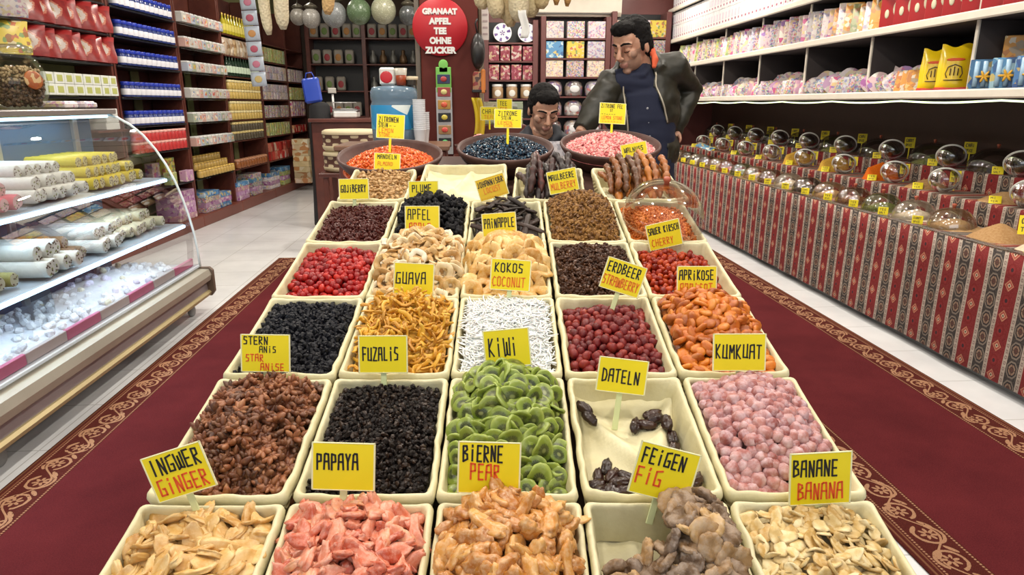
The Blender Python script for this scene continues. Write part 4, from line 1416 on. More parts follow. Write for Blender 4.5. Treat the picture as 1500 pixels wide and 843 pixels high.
for i, (yy, kd) in enumerate(zip((3.46, 4.12, 4.74, 5.42, 6.10, 6.76, 7.40, 8.02, 8.65, 9.25), kinds3)):
    spice_mound(3.47, yy + .17, .97, .155, .07, kd, '%s spice heap on the top step under a dome, %s from the camera' % (SNAME[kd], ORD[i]))
    dup(big_p, TR(3.455, yy + .17, .972) @ Matrix.Scale(.9, 4), 'broad clear dome with red knob on the top step, %s from the camera' % ORD[i], 'broad domes on the top step')
    dup(ring_p, TR(3.36, yy - .15, .972), 'tipped clear scoop dome with white rim on the top step, %s from the camera' % ORD[i], 'rimmed domes on the top step')
    mini_tag(3.325, yy - .02, .972, .062, .05, 'small yellow tag at the edge of the top step, %s from the camera' % ORD[i], lean=20)
    mini_tag(3.56, yy - .06, .972, .075, .085, 'green and yellow tag standing at the back of the top step, %s from the camera' % ORD[i], True, up=.085)
for p in (ring_p, big_p, sml_p):
    for ch in list(p.children):
        bpy.data.objects.remove(ch)
    bpy.data.objects.remove(p)
# leaflet at the far end
b = MB(); b.grid(6, 4, lambda i, j: (-.09 + .18 * i, -.12 + .24 * j, .03 * math.sin(i * PI) + .05 * j))
o = b.build('leaflet', M['print_blue'], None, TR(2.90, 8.15, .86, .5))
mod = o.modifiers.new('thick', 'SOLIDIFY'); mod.thickness = .002
tag(o, 'white and blue printed leaflet lying on the domes at the far end of the table', 'leaflet')

# ------------------------------------------------------------------ right wall shelves
SX = 2.90
sh = empty('shop_shelving', TR(3.3, 6.0, 1.42))
tag(sh, 'long cream-edged wall shelving above the spice table', 'shelving')
si = sh.matrix_world.inverted()
def spart(name, mb, mat):
    o = mb.build(name, mat, sh); o.matrix_parent_inverse = si; return o
M['shelf_dark'] = plain('dark_grey_board', (.075, .062, .062), .6)
SZ = (1.455, 1.885, 2.235, 2.645)
Y0, Y1 = 1.8, 10.1
for z in SZ:
    b = MB(); b.box((3.28, (Y0 + Y1) / 2, z), (.74, Y1 - Y0, .036), .003)
    spart('shelf_board', b, M['shelf_dark'])
    b = MB(); b.box((SX - .006, (Y0 + Y1) / 2, z), (.026, Y1 - Y0, .052), .008)
    spart('shelf_lip', b, M['cream_edge'])
b = MB(); b.box((3.645, (Y0 + Y1) / 2, 2.15), (.02, Y1 - Y0, 1.46), .003)
spart('back_panel', b, plain('grey_black_panel', (.035, .033, .045), .6))
for i, yy in enumerate((3.0, 4.0, 5.06, 6.04, 7.01, 8.0, 9.0)):
    for (za, zb) in ((1.473, 1.867), (1.903, 2.217)):
        b = MB(); b.box((3.30, yy, (za + zb) / 2), (.66, .022, zb - za), .003)
        dv_ = spart('divider', b, M['shelf_dark'])
        b = MB(); b.box((2.965, yy, (za + zb) / 2), (.012, .024, zb - za), .002)
        b.build('divider_edge', M['cream_edge'], dv_)
# fairy lights under the lowest shelf
b = MB()
pts = [(SX + .012 + .004 * math.sin(i * 1.7), 1.9 + i * .11, 1.418 - .012 * abs(math.sin(i * .39))) for i in range(74)]
b.tube(pts, .0055, 6)
o = b.build('light_rope', glow('rope_light', (.80, .95, .55), 1.6), None)
tag(o, 'pale green light rope running under the lowest wall shelf', 'light string')

def pack_mesh(name, d, mat, style='box'):
    b = MB()
    w, t, h = d            # width across the face (y), thickness (x), height (z)
    if style == 'box':
        b.box((0, 0, h / 2), (t, w, h), .003)
        b.box((-t / 2 - .0006, 0, h * .5), (.0016, w * .72, h * .6), .0004)
    elif style == 'plaque':
        def f(a):
            return (w / 2 * math.cos(a) * (1 + .12 * math.cos(3 * a)), h / 2 + h / 2 * math.sin(a))
        out = [f(2 * PI * i / 20) for i in range(20)]
        b.X = Matrix(((0, 0, 1, 0), (1, 0, 0, 0), (0, 1, 0, 0), (0, 0, 0, 1)))
        b.prism(out, -t / 2, t / 2, 0, 1)
    elif style == 'pouch':
        def f(i, j):
            return None
        for s in (-1, 1):
            b.grid(8, 10, lambda i, j: (s * t / 2 * (math.sin(PI * i) ** .6) * (math.sin(PI * min(1, j * .92 + .08)) ** .5 if j < .95 else .05) , (i - .5) * w * (1 + .05 * math.sin(j * 7)), j * h))
        b.box((0, 0, h * .985), (.004, w * .98, h * .05), .001)
    elif style == 'jar':
        b.lathe([(0, 0), (w * .46, 0), (w * .5, h * .08), (w * .5, h * .66), (w * .36, h * .8), (w * .36, h * .84)], 14)
        b.lathe([(w * .40, h * .82), (w * .42, h * .84), (w * .42, h * .98), (w * .38, h), (0, h)], 14, 1)
    return b.mesh(name, mat if isinstance(mat, list) else [mat, M['wicker_edge']])
M['wicker_edge'] = plain('raw_wood_edge', (.50, .33, .15), .6)
PK = {}
for nm, mk in (('white', 'print_white'), ('pink', 'print_pink'), ('multi', 'print_multi'), ('orange', 'print_orange'), ('green', 'print_green'), ('red', 'print_red')):
    PK[nm] = pack_mesh('gift_pack', (.13, .035, .25), M[mk])
for nm, mk in (('multi', 'print_multi'), ('white', 'print_white'), ('pink', 'print_pink'), ('purple', 'print_purple')):
    PK['pl_' + nm] = pack_mesh('souvenir_plaque', (.13, .012, .15), [M[mk], M['wicker_edge']], 'plaque')
    PK['po_' + nm] = pack_mesh('sachet', (.13, .04, .15), M[mk], 'pouch')
# lowest shelf: rows of small leaning plaques and sachets
COLW = {'multi': 'multicoloured', 'white': 'white', 'pink': 'pink', 'purple': 'purple'}
y = 4.68
i = 0
while y < 9.7:
    nm = ('multi', 'white', 'multi', 'pink', 'purple', 'multi')[i % 6]
    st = 'pl_' if (i // 5) % 2 == 0 else 'po_'
    zone = 'left of the yellow bags' if y < 6.1 else ('midway along' if y < 7.6 else 'toward the far end')
    w = 'round souvenir plaque' if st == 'pl_' else 'small sachet'
    o = put('souvenir_plaque' if st == 'pl_' else 'sachet', PK[st + nm], TR(SX + .075, y, 1.474, R(rnd(40, 62)), 0, R(rnd(14, 26))) @ Matrix.Scale(rnd(.85, 1.1), 4))
    tag(o, '%s %s leaning on the lowest wall shelf %s' % (COLW[nm], w, zone), 'souvenir', 'souvenirs on the lowest wall shelf ' + zone)
    if i % 2 == 0:
        o = put('souvenir_plaque', PK['pl_' + ('multi', 'white', 'pink')[i % 3]], TR(SX + .22, y + .03, 1.474, R(rnd(40, 60)), 0, R(rnd(6, 14))) @ Matrix.Scale(rnd(1.2, 1.5), 4))
        tag(o, 'larger plaque behind the small ones on the lowest wall shelf ' + zone, 'souvenir', 'second row souvenirs on the lowest shelf ' + zone)
    y += rnd(.075, .10)
    i += 1
# yellow bags, blue gift boxes and cartons at the near end of the lowest shelf
def yellow_bag(y, label, s=1.0):
    t = empty('yellow_bag', TR(SX + .12, y, 1.474, R(52), 0, R(8)) @ Matrix.Scale(s, 4))
    tag(t, label, 'bag')
    b = MB(); w, h, tt = .19, .275, .075
    for sd in (-1, 1):
        b.grid(12, 14, lambda i, j: (sd * tt / 2 * (math.sin(PI * i) ** .55) * (1 - .85 * max(0, (j - .72) / .28)) * min(1, .4 + j * 6), (i - .5) * w * (1 - .10 * j + .02 * math.sin(j * 9 + i * 3)), j * h + .012 * math.sin(i * 8) * (j > .9)))
    b.build('bag_body', plain('yellow_foil', (.86, .60, .01), .22), t)
    b = MB(); b.box((0, 0, .011), (tt * .8, w * 1.0, .02), .004)
    b.build('red_base_band', plain('red_foil', (.70, .05, .03), .25), t)
    b = MB()
    b.X = Matrix.Translation((-tt / 2 - .003, 0, 0)) @ Matrix.Rotation(-PI / 2, 4, 'Z')
    for st in ([(-.035, .075), (-.045, .10), (-.035, .14), (0, .155), (.035, .14), (.045, .10), (.035, .075)], [(-.05, .062), (.05, .062)], [(-.02, .09), (-.02, .13)], [(0, .09), (0, .14)], [(.02, .09), (.02, .13)]):
        b.tube([Vector((x, 0, z)) for x, z in st], .0032, 5)
    b.build('printed_emblem', plain('brown_print', (.10, .05, .01), .4), t)
    b = MB(); b.X = Matrix.Translation((-tt / 2 + .002, 0, 0)) @ Matrix.Rotation(-PI / 2, 4, 'Z')
    b.ell((0, 0, .185), (.05, .004, .010)); b.build('red_patch', M['red_ink'], t)
yellow_bag(4.22, 'glossy yellow bag with brown emblem on the lowest wall shelf, right one of two')
yellow_bag(4.40, 'glossy yellow bag half hidden beside the other on the lowest wall shelf', .96)
def blue_box(y, label, dz=0):
    t = empty('gift_box', TR(SX + .10, y, 1.474 + dz, R(50)))
    tag(t, label, 'box', 'blue gift boxes on the lowest wall shelf')
    b = MB(); b.box((0, 0, .085), (.09, .15, .17), .004); b.build('box_body', M['print_blue'], t)
    for k in (-.04, 0, .04):
        b = MB(); b.X = Matrix.Translation((-.046, k, 0)); b.tube([(0, 0, .02), (0, 0, .16)], .013, 8); b.build('tube', plain('pale_blue_tube', (.42, .62, .80), .3), t)
    b = MB(); b.X = Matrix.Translation((-.062, 0, .075)) 
    for a in (0, 1.2, -1.2, PI, PI - 1, PI + 1):
        b.ell((0, .02 * math.cos(a), .014 * math.sin(a)), (.006, .022, .007), 8, 5, 0, Matrix.Rotation(a, 3, 'X'))
    b.build('bow', plain('orange_ribbon', (.80, .42, .03), .4), t)
for i, yy in enumerate((3.93, 3.76, 3.59, 3.42)):
    blue_box(yy, 'blue striped gift box with orange bow, %s past the yellow bags' % ('first', 'second', 'third', 'fourth')[i])
for i, (yy, mk, hh) in enumerate(((3.90, 'print_orange', .30), (3.68, 'print_blue', .33), (3.50, 'print_blue', .33), (4.06, 'print_pink', .22))):
    o = pack_mesh('gift_carton', (.15, .08, hh), M[mk])
    o = put('gift_carton', o, TR(SX + .26, yy, 1.474, R(45)))
    tag(o, ('tan and orange tall carton behind the blue gift boxes', 'blue tall carton behind the second blue gift box', 'blue tall carton behind the third blue gift box', 'pinkish short carton behind the yellow bags')[i], 'carton')
PKO = pack_mesh('leaning_box', (.12, .03, .15), M['print_orange'])
for i, yy in enumerate((4.52, 4.58, 4.64)):
    o = put('leaning_box', PKO, TR(SX + .08, yy, 1.474, R(45), 0, R(22)))
    tag(o, 'slim orange-edged box leaning left of the yellow bags', 'box', 'slim boxes by the yellow bags')
# second shelf: leaning gift packs, red boxes near
y = 5.0; i = 0
while y < 9.6:
    if y < 5.6:
        nm = ('orange', 'white', 'orange', 'green')[i % 4]
    elif y < 7.6:
        nm = ('white', 'white', 'pink', 'white', 'multi')[i % 5]
    else:
        nm = ('multi', 'green', 'white', 'pink')[i % 4]
    zone = 'near the red boxes' if y < 5.6 else ('midway along' if y < 7.6 else 'toward the far end')
    o = put('gift_pack', PK[nm], TR(SX + .06, y, 1.904, R(rnd(50, 64)), 0, R(rnd(14, 22))) @ Matrix.Scale(rnd(.88, 1.04), 4))
    tag(o, '%s gift pack leaning on the second wall shelf %s' % ({'multi': 'multicoloured'}.get(nm, nm), zone), 'gift pack', 'gift packs on the second wall shelf ' + zone)
    y += rnd(.075, .095)
    i += 1
for i in range(14):
    yy = 6.0 + i * .22
    o = put('cookie_tin', pack_mesh('cookie_tin', (.16, .10, .08), M['wicker_edge']) if i == 0 else bpy.data.objects['cookie_tin'].data, TR(SX + .33, yy, 1.904 + (.20 if i % 3 else .0), 0))
    tag(o, 'tan carton standing behind the leaning gift packs on the second wall shelf', 'carton', 'tan cartons behind the gift packs')
    if i % 3:
        o.matrix_world = TR(SX + .33, yy, 1.904, 0) @ Matrix.Scale(2.2, 4)
RB = MB(); RB.box((0, 0, .13), (.07, .16, .26), .004, 0)
RB.X = Matrix.Translation((-.036, 0, 0))
RB.ell((0, -.03, .13), (.004, .022, .045), 10, 6, 1); RB.ell((0, .03, .10), (.004, .016, .03), 10, 6, 1)
RB.ell((0, .0, .215), (.004, .05, .02), 10, 6, 2)
rbm = RB.mesh('red_gift_box', [plain('deep_red_card', (.40, .012, .018), .35), plain('pale_figure_print', (.70, .68, .48), .4), plain('black_print', (.04, .01, .01), .4)])
for i in range(11):
    o = put('red_gift_box', rbm, TR(SX + .10, 4.90 - i * .165, 1.904, R(30)))
    tag(o, 'deep red box with pale figures at the near end of the second wall shelf', 'box', 'red boxes on the second wall shelf')
# third shelf: white boxes two high; top shelf: one row
WB = MB(); WB.box((0, 0, .088), (.12, .082, .176), .003, 0)
WB.box((-.0602, 0, .10), (.0016, .05, .07), .0004, 1); WB.box((-.0602, .0, .04), (.0016, .03, .02), .0004, 2)
wbm = WB.mesh('tea_box', [plain('white_carton', (.80, .79, .80), .35), plain('lilac_print', (.70, .62, .70), .4), plain('maroon_print', (.40, .10, .18), .4)])
for tier in (0, 1):
    y = 6.0
    while y < 10.0:
        o = put('tea_box', wbm, TR(SX + .08, y, 2.254 + .178 * tier, rnd(-.03, .03)))
        tag(o, 'small white tea box in the %s tier of the third wall shelf' % ('lower', 'upper')[tier], 'box', '%s tier of white tea boxes on the third wall shelf' % ('lower', 'upper')[tier])
        y += .092
pkm = pack_mesh('pink_box', (.16, .06, .2), M['print_pink'])
for i in range(5):
    o = put('pink_box', pkm, TR(SX + .07, 5.9 - i * .17, 2.254, rnd(-.05, .05)))
    tag(o, 'pink and white printed box at the near end of the third wall shelf', 'box', 'pink boxes on the third wall shelf')
y = 8.2
while y < 10.0:
    o = put('tea_box', wbm, TR(SX + .08, y, 2.664, rnd(-.03, .03)))
    tag(o, 'small white tea box on the topmost wall shelf', 'box', 'white tea boxes on the topmost wall shelf')
    y += .092
# ------------------------------------------------------------------ left wall shelves
bays = ((5.2, 6.82), (6.86, 8.16), (8.20, 9.38), (9.42, 10.74), (10.78, 12.02), (12.06, 13.0))
ZROW = (.55, .92, 1.19, 1.46, 1.75, 2.01, 2.27)
BAYN = ('red pouches', 'blue-lidded jars', 'clear boxes', 'bottles and gold jars', 'white cartons', 'bright packs')
GS = clear('green_shelf_glass', (.86, .95, .90), .9, .03, .15, .8)
for bi, (s0, s1) in enumerate(bays):
    t = empty('shelving_bay', LS((s0 + s1) / 2, .18, 0))
    tag(t, 'tall mahogany shelving bay along the left wall holding ' + BAYN[bi], 'shelving', 'left wall shelving bays')
    L = s1 - s0
    zs = ZROW if bi else (1.46, 1.75, 2.01, 2.27)
    for sd in (-1, 1):
        b = MB(); b.box((-.03, sd * (L / 2 - .005), 1.4), (.34, .03, 2.8), .003); b.build('upright', M['dark_wood'], t)
    b = MB(); b.box((-.215, 0, 1.4), (.02, L - .02, 2.8), .003); b.build('back_panel', M['green_wall'] if bi in (0,) else M['dark_wood'], t)
    for k in range(2):
        b = MB(); b.box((-.19, (-.22 + .52 * k) * L * .8, .95), (.015, .16, 1.6 if bi else .5), .003)
        if bi: b.build('green_panel', M['green_wall'], t)
    for z in zs:
        b = MB(); b.box((-.02, 0, z - .010), (.36, L - .04, .016), .003)
        b.build('glass_shelf' if bi in (1, 2) else 'shelf', GS if bi == 2 else M['black'] if bi in (0, 1) else M['dark_wood'], t)
    b = MB(); b.box((.0, 0, .065), (.42, L + .03, .13), .006); b.build('plinth', plain('red_brown_plinth', (.20, .055, .035), .35), t)

def fill(mesh, name, s0, s1, z, pitch, off, label, cat, group, jit=.004, rz=0, rows=1, ry=0, rowgap=.1, kids=None):
    s = s0
    while s <= s1:
        for r in range(rows):
            mw = LS(s + rnd(-jit, jit), off + r * rowgap, z, rz + rnd(-.05, .05), 0, ry)
            if kids:
                dup(kids, mw, label, group)
            else:
                tag(put(name, mesh, mw), label, cat, group)
        s += pitch

# jars with blue lids
jar = empty('honey_jar', TR(0, 0, -5))
tag(jar, 'x', 'jar')
b = MB(); b.lathe([(0, 0), (.038, 0), (.042, .006), (.042, .088), (.034, .102), (.034, .108)], 14); b.build('jar_body', plain('dark_blue_contents', (.03, .05, .20), .2), jar)
b = MB(); b.lathe([(.0425, .018), (.0432, .020), (.0432, .072), (.0425, .074)], 14); b.build('paper_label', M['white_label'] if 'white_label' in M else plain('white_label', (.78, .77, .82), .5), jar)
b = MB(); b.lathe([(.037, .104), (.040, .106), (.040, .134), (.037, .139), (0, .139)], 14); b.build('lid', plain('royal_blue_lid', (.02, .045, .42), .3), jar)
tray_b = MB(); tray_b.box((0, 0, .02), (.10, 1.20, .04), .004)
ct = tray_b.mesh('jar_carton', plain('kraft_orange', (.52, .22, .06), .6))
ROWN = {1.19: 'fifth', 1.46: 'fourth', 1.75: 'third', 2.01: 'second', 2.27: 'top'}
for z in (1.19, 1.46, 1.75, 2.01, 2.27):
    fill(None, 'honey_jar', 6.98, 8.08, z + .004, .095, .035, 'blue-lidded jar with white label in the %s row of blue jars' % ROWN[z], 'jar', 'blue lidded jars in the %s row' % ROWN[z], kids=jar)
    if z in (1.19, 1.75, 2.27):
        fill(None, 'honey_jar', 6.98, 8.08, z + .004, .19, .14, 'blue-lidded jar standing behind the %s row of blue jars' % ROWN[z], 'jar', 'second line of blue jars behind the %s row' % ROWN[z], kids=jar)
for ch in list(jar.children):
    bpy.data.objects.remove(ch)
bpy.data.objects.remove(jar)

# red jars under them, two tiers
rj = MB(); rj.lathe([(0, 0), (.036, 0), (.038, .006), (.038, .075), (.033, .085)], 12, 0); rj.lathe([(.036, .083), (.038, .086), (.038, .105), (0, .106)], 12, 1)
rjm = rj.mesh('red_jar', [plain('red_label_jar', (.52, .04, .04), .3), plain('pale_red_lid', (.78, .40, .34), .4)])
for k in (0, 1):
    fill(rjm, 'red_jar', 7.02, 8.08, .924 + .108 * k, .085, .04, 'small red jar in the %s tier under the blue jars' % ('lower', 'upper')[k], 'jar', '%s tier of red jars' % ('lower', 'upper')[k])
# red pouches on sloping racks
pou = pack_mesh('red_pouch', (.24, .05, .235), M['red_pouch'], 'pouch')
for z, nm in ((1.75, 'lower'), (2.01, 'upper')):
    for i, s in enumerate((5.74, 5.90, 6.08, 6.24, 6.42, 6.56, 6.70)):
        o = put('red_pouch', pou, LS(s, .06, z + .004, R(-38 if i % 2 else -56), 0, R(-rnd(10, 18))))
        tag(o, 'red printed pouch leaning on the %s rack of pouches' % nm, 'pouch', 'red pouches on the %s rack' % nm)
pou2 = pack_mesh('picture_pouch', (.26, .05, .24), M['print_yellow'], 'pouch')
o = put('picture_pouch', pou2, LS(5.50, .04, 1.75, R(-50), 0, R(-10))); tag(o, 'yellow and green printed pouch left of the red pouches', 'pouch')
o = put('picture_pouch', pack_mesh('picture_pouch', (.26, .05, .24), M['print_white'], 'pouch'), LS(5.52, .04, 2.01, R(-50), 0, R(-10))); tag(o, 'white picture pouch at the left end of the upper pouch rack', 'pouch')
wb = MB(); wb.box((0, 0, .045), (.16, .12, .085), .004, 0); wb.box((.081, 0, .045), (.002, .07, .05), .0005, 1)
wbx = wb.mesh('sweet_box', [plain('white_sweet_box', (.78, .80, .74), .45), plain('green_orange_print', (.50, .52, .16), .45)])
for k in (0, 1):
    fill(wbx, 'sweet_box', 5.72, 6.74, 1.464 + .087 * k, .128, .02, 'small white and green sweet box in the %s tier under the red pouches' % ('lower', 'upper')[k], 'box', '%s tier of sweet boxes' % ('lower', 'upper')[k])
wl = MB(); wl.box((0, 0, .03), (.2, .22, .06), .004)
wlm = wl.mesh('white_box', plain('plain_white_box', (.76, .74, .70), .5))
for k in range(3):
    o = put('white_box', wlm, LS(6.62, .10, 1.172 + .062 * k, .05 * k)); tag(o, 'flat white box in the short stack left of the blue jars, %s' % ('bottom', 'middle', 'top')[k], 'box')
b = MB(); b.box((0, 0, -.012), (.34, .5, .02), .003)
o = tag(b.build('wall_bracket_shelf', M['dark_wood'], None, LS(6.62, .17, 1.17)), 'short dark shelf carrying the flat white boxes left of the jars', 'shelf')

# clear boxes of sweets
cb = MB(); cb.box((0, 0, .045), (.12, .105, .09), .004, 0); cb.box((0, 0, .100), (.10, .085, .022), .006, 1); cb.box((.061, 0, .05), (.002, .06, .045), .0005, 2)
for nm, c1 in (('pale', (.62, .60, .56)), ('pinkish', (.66, .42, .36)), ('greenish', (.42, .46, .36)), ('bluish', (.50, .54, .62))):
    PK['cb_' + nm] = cb.mesh('sweet_tub', [plain(nm + '_sweets', c1, .25), M['white'], print_mat(nm + '_sticker', (.78, .74, .68), [(.7, .2, .15), (.2, .3, .5), (.6, .55, .2)], 40, .5)])
for z, rn in ((.92, 'lowest'), (1.19, 'second-lowest'), (1.46, 'third'), (1.75, 'fourth'), (2.01, 'fifth'), (2.27, 'top')):
    for i in range(10):
        nm = ('pale', 'pale', 'pinkish', 'bluish', 'greenish', 'pale', 'pinkish')[(i + int(z * 10)) % 7]
        o = put('sweet_tub', PK['cb_' + nm], LS(8.28 + i * .112, .03, z + .004, rnd(-.05, .05)))
        tag(o, '%s sweet tub on the %s glass shelf of the clear boxes bay' % (nm, rn), 'tub', 'sweet tubs on the %s glass shelf' % rn)
# golden basket of jars low in that bay
gj = MB(); gj.lathe([(0, 0), (.035, 0), (.038, .005), (.038, .065), (.03, .075)], 12, 0); gj.lathe([(.034, .073), (.037, .076), (.037, .09), (0, .092)], 12, 1)
gjm = gj.mesh('gold_jar', [plain('honey_contents', (.55, .36, .10), .25), M['gold']])
for k in range(3):
    for i in range(12 - k):
        o = put('gold_jar', gjm, LS(8.34 + i * .088 + k * .044, .03 + k * .07, .556 + k * .075 * (1 if k < 2 else 1)))
        tag(o, 'small gold-lidded jar in the %s row of the low jar heap' % ('front', 'middle', 'back')[k], 'jar', '%s row of gold jars low on the left shelves' % ('front', 'middle', 'back')[k])
b = MB()
for k in (1, 2):
    b.box((0, 0, .075 * k / 2 - .002 + 0), (.066, 1.0, .075 * k - .006), .003)
    b.X = Matrix.Translation((-.07, 0, 0))
tag(b.build('jar_riser', M['black'], None, LS(8.84, .10, .556)), 'black stepped riser under the gold jar heap', 'riser')

# bottles, gold jars
def bottle(name, h, r, mats, neck=.3):
    b = MB()
    b.lathe([(0, 0), (r * .95, 0), (r, .006), (r, h * .58), (r * neck, h * .78), (r * neck, h * .93)], 14, 0)
    b.lathe([(r * 1.01, h * .16), (r * 1.02, h * .17), (r * 1.02, h * .46), (r * 1.01, h * .47)], 14, 1)
    b.lathe([(r * neck * 1.15, h * .92), (r * neck * 1.2, h), (0, h)], 12, 2)
    return b.mesh(name, mats)
oil = bottle('oil_bottle', .25, .036, [plain('olive_oil', (.50, .42, .03), .12), plain('yellow_oil_label', (.72, .62, .12), .5), M['gold']])
wine = bottle('green_bottle', .26, .036, [plain('dark_green_glass', (.015, .035, .02), .1), plain('pale_green_label', (.60, .72, .55), .5), M['black']], .33)
for z, me, nm, lab in ((2.27, oil, 'oil_bottle', 'yellow olive oil bottle on the top shelf beside the tubs'), (1.75, wine, 'green_bottle', 'dark green bottle with pale label under the nut bags')):
    fill(me, nm, 9.52, 10.66, z + .002, .098, .04, lab, 'bottle', lab[:40])
nut = pack_mesh('nut_bag', (.12, .06, .21), print_mat('nut_bag_print', (.56, .44, .32), [(.75, .68, .58), (.35, .22, .12), (.65, .55, .4)], 24, .6), 'pouch')
fill(nut, 'nut_bag', 9.52, 10.66, 2.014, .115, .05, 'beige bag of nuts under the olive oil bottles', 'bag', 'nut bags in the bottle bay', .004, PI)
gold = MB(); gold.lathe([(0, 0), (.045, 0), (.05, .006), (.05, .075), (.04, .09)], 14, 0); gold.lathe([(.045, .088), (.049, .092), (.049, .112), (.044, .117), (0, .118)], 14, 1)
gm_ = {'amber': gold.mesh('amber_jar', [plain('amber_honey', (.30, .10, .03), .2), plain('copper_lid', (.55, .26, .14), .35)]),
       'gold': gold.mesh('gold_jar', [plain('gold_honey', (.60, .42, .12), .2), plain('pale_gold_lid', (.82, .70, .36), .35)]),
       'dark': gold.mesh('dark_jar', [plain('black_label', (.10, .08, .05), .3), plain('yellow_gold_lid', (.70, .55, .22), .35)])}
for z, kd, rn in ((1.46, 'gold', 'fourth'), (1.19, 'gold', 'fifth'), (.92, 'dark', 'sixth')):
    for k in (0, 1):
        fill(gm_[kd], kd + '_jar', 9.52, 10.66, z + .004 + .12 * k, .105, .05, '%s-topped jar in the %s tier of the %s bottle bay shelf' % ('yellow' if kd == 'dark' else 'pale gold', ('lower', 'upper')[k], rn), 'jar', '%s jars, %s tier, %s shelf' % (kd, ('lower', 'upper')[k], rn))
fill(gm_['amber'], 'amber_jar', 9.52, 10.66, 1.634, .105, .06, 'copper-lidded amber jar just under the green bottles', 'jar', 'amber jars under the green bottles') if False else None
fill(gm_['amber'], 'amber_jar', 9.56, 10.66, .554, .105, .05, 'copper-lidded amber jar on the lowest bottle bay shelf', 'jar', 'amber jars on the lowest shelf')
# cartons further along
def carton_row(bay_s, z, pitch, dims, matk, label, name='carton', tiers=1):
    me = pack_mesh(name, (dims[0], dims[1], dims[2]), M[matk])
    for k in range(tiers):
        fill(me, name, bay_s[0], bay_s[1], z + .004 + dims[2] * k * 1.02, pitch, .06, label + ((' in the upper tier' if k else ' in the lower tier') if tiers > 1 else ''), 'carton', label[:30] + str(k), .004, PI)
carton_row((10.88, 11.94), 2.01, .135, (.125, .1, .2), 'print_green', 'lime green carton high on the white carton bay')
carton_row((10.88, 11.94), 1.75, .135, (.125, .1, .1), 'print_white', 'beige white carton on the third shelf of the white carton bay', tiers=2)
carton_row((10.88, 11.94), 1.46, .135, (.125, .1, .11), 'print_white', 'beige white carton on the fourth shelf of the white carton bay', tiers=2)
carton_row((10.88, 11.94), 1.19, .135, (.10, .1, .18), 'print_multi', 'multicoloured carton on the fifth shelf of the white carton bay')
carton_row((10.88, 11.94), .92, .11, (.09, .08, .19), 'print_green', 'slim pale green carton on the sixth shelf of the white carton bay')
carton_row((10.88, 11.94), .55, .11, (.10, .08, .13), 'print_red', 'small red and white carton low in the white carton bay', tiers=2)
carton_row((12.14, 12.92), 1.46, .13, (.12, .1, .2), 'print_green', 'pale green carton in the far shelving bay')
carton_row((12.14, 12.92), 1.19, .13, (.12, .1, .12), 'print_pink', 'pink carton in the far shelving bay', tiers=2)
carton_row((12.14, 12.92), .92, .13, (.12, .1, .12), 'print_red', 'red carton in the far shelving bay', tiers=1)
carton_row((12.14, 12.92), 1.75, .13, (.12, .1, .2), 'print_white', 'white carton high in the far shelving bay')
# tall cartons at the left of the low part
for i, (s, mk, w, h_, lab) in enumerate(((7.50, 'print_pink', .16, .24, 'tall pink printed box low in the blue jar bay'), (7.80, 'print_yellow', .24, .27, 'yellow picture box low in the blue jar bay'), (8.00, 'print_purple', .18, .12, 'small purple box in front of the yellow picture box'), (7.62, 'print_green', .14, .13, 'small green box in front of the pink box'))):
    o = put('picture_box', pack_mesh('picture_box', (w, .08, h_), M[mk]), LS(s, .03 + .12 * (i < 2), .556, PI)); tag(o, lab, 'box')
# boxes standing on the plinth
def stack(s, off, dims, mk, n, label, name='flat_box'):
    mks = [mk] if mk in ('print_cream',) or s < 8.2 else [mk, 'print_purple', mk, 'print_blue', mk, 'print_red', mk, 'print_green']
    ms_ = [pack_mesh(name, dims, M[q]) for q in mks]
    for k in range(n):
        o = put(name, ms_[k % len(ms_)], LS(s, off, .132 + dims[2] * 1.01 * k, PI + rnd(-.06, .06)))
        tag(o, label + ', ' + ('bottom', 'second', 'third', 'fourth', 'fifth', 'sixth', 'seventh', 'eighth')[k] + ' from below', 'box', label)
stack(7.9, .14, (.42, .26, .065), 'print_purple', 5, 'lilac flat box in the stack nearest the display case')
stack(8.55, .13, (.40, .26, .06), 'print_multi', 4, 'coloured flat box in the stack on the plinth beside the lilac stack')
stack(8.55 + .42, .14, (.34, .26, .06), 'print_blue', 3, 'blue flat box in the third stack along the plinth')
stack(9.6, .14, (.40, .26, .06), 'print_purple', 4, 'violet flat box in the fourth stack along the plinth')
stack(10.15, .14, (.34, .26, .06), 'print_multi', 5, 'bright flat box in the fifth stack along the plinth')
stack(10.9, .14, (.40, .26, .06), 'print_white', 4, 'whitish flat box in the sixth stack along the plinth')
stack(11.5, .14, (.36, .26, .07), 'print_green', 4, 'green flat box in the seventh stack along the plinth')
crm = print_mat('cream_carton_print', (.66, .56, .36), [(.72, .66, .5), (.5, .25, .1), (.6, .5, .3)], 14, .5)
M['print_cream'] = crm
stack(11.7, -.22, (.28, .26, .088), 'print_cream', 8, 'cream carton in the tall floor stack at the end of the shelves')
stack(12.3, -.24, (.28, .26, .088), 'print_cream', 7, 'cream carton in the shorter floor stack at the end of the shelves')

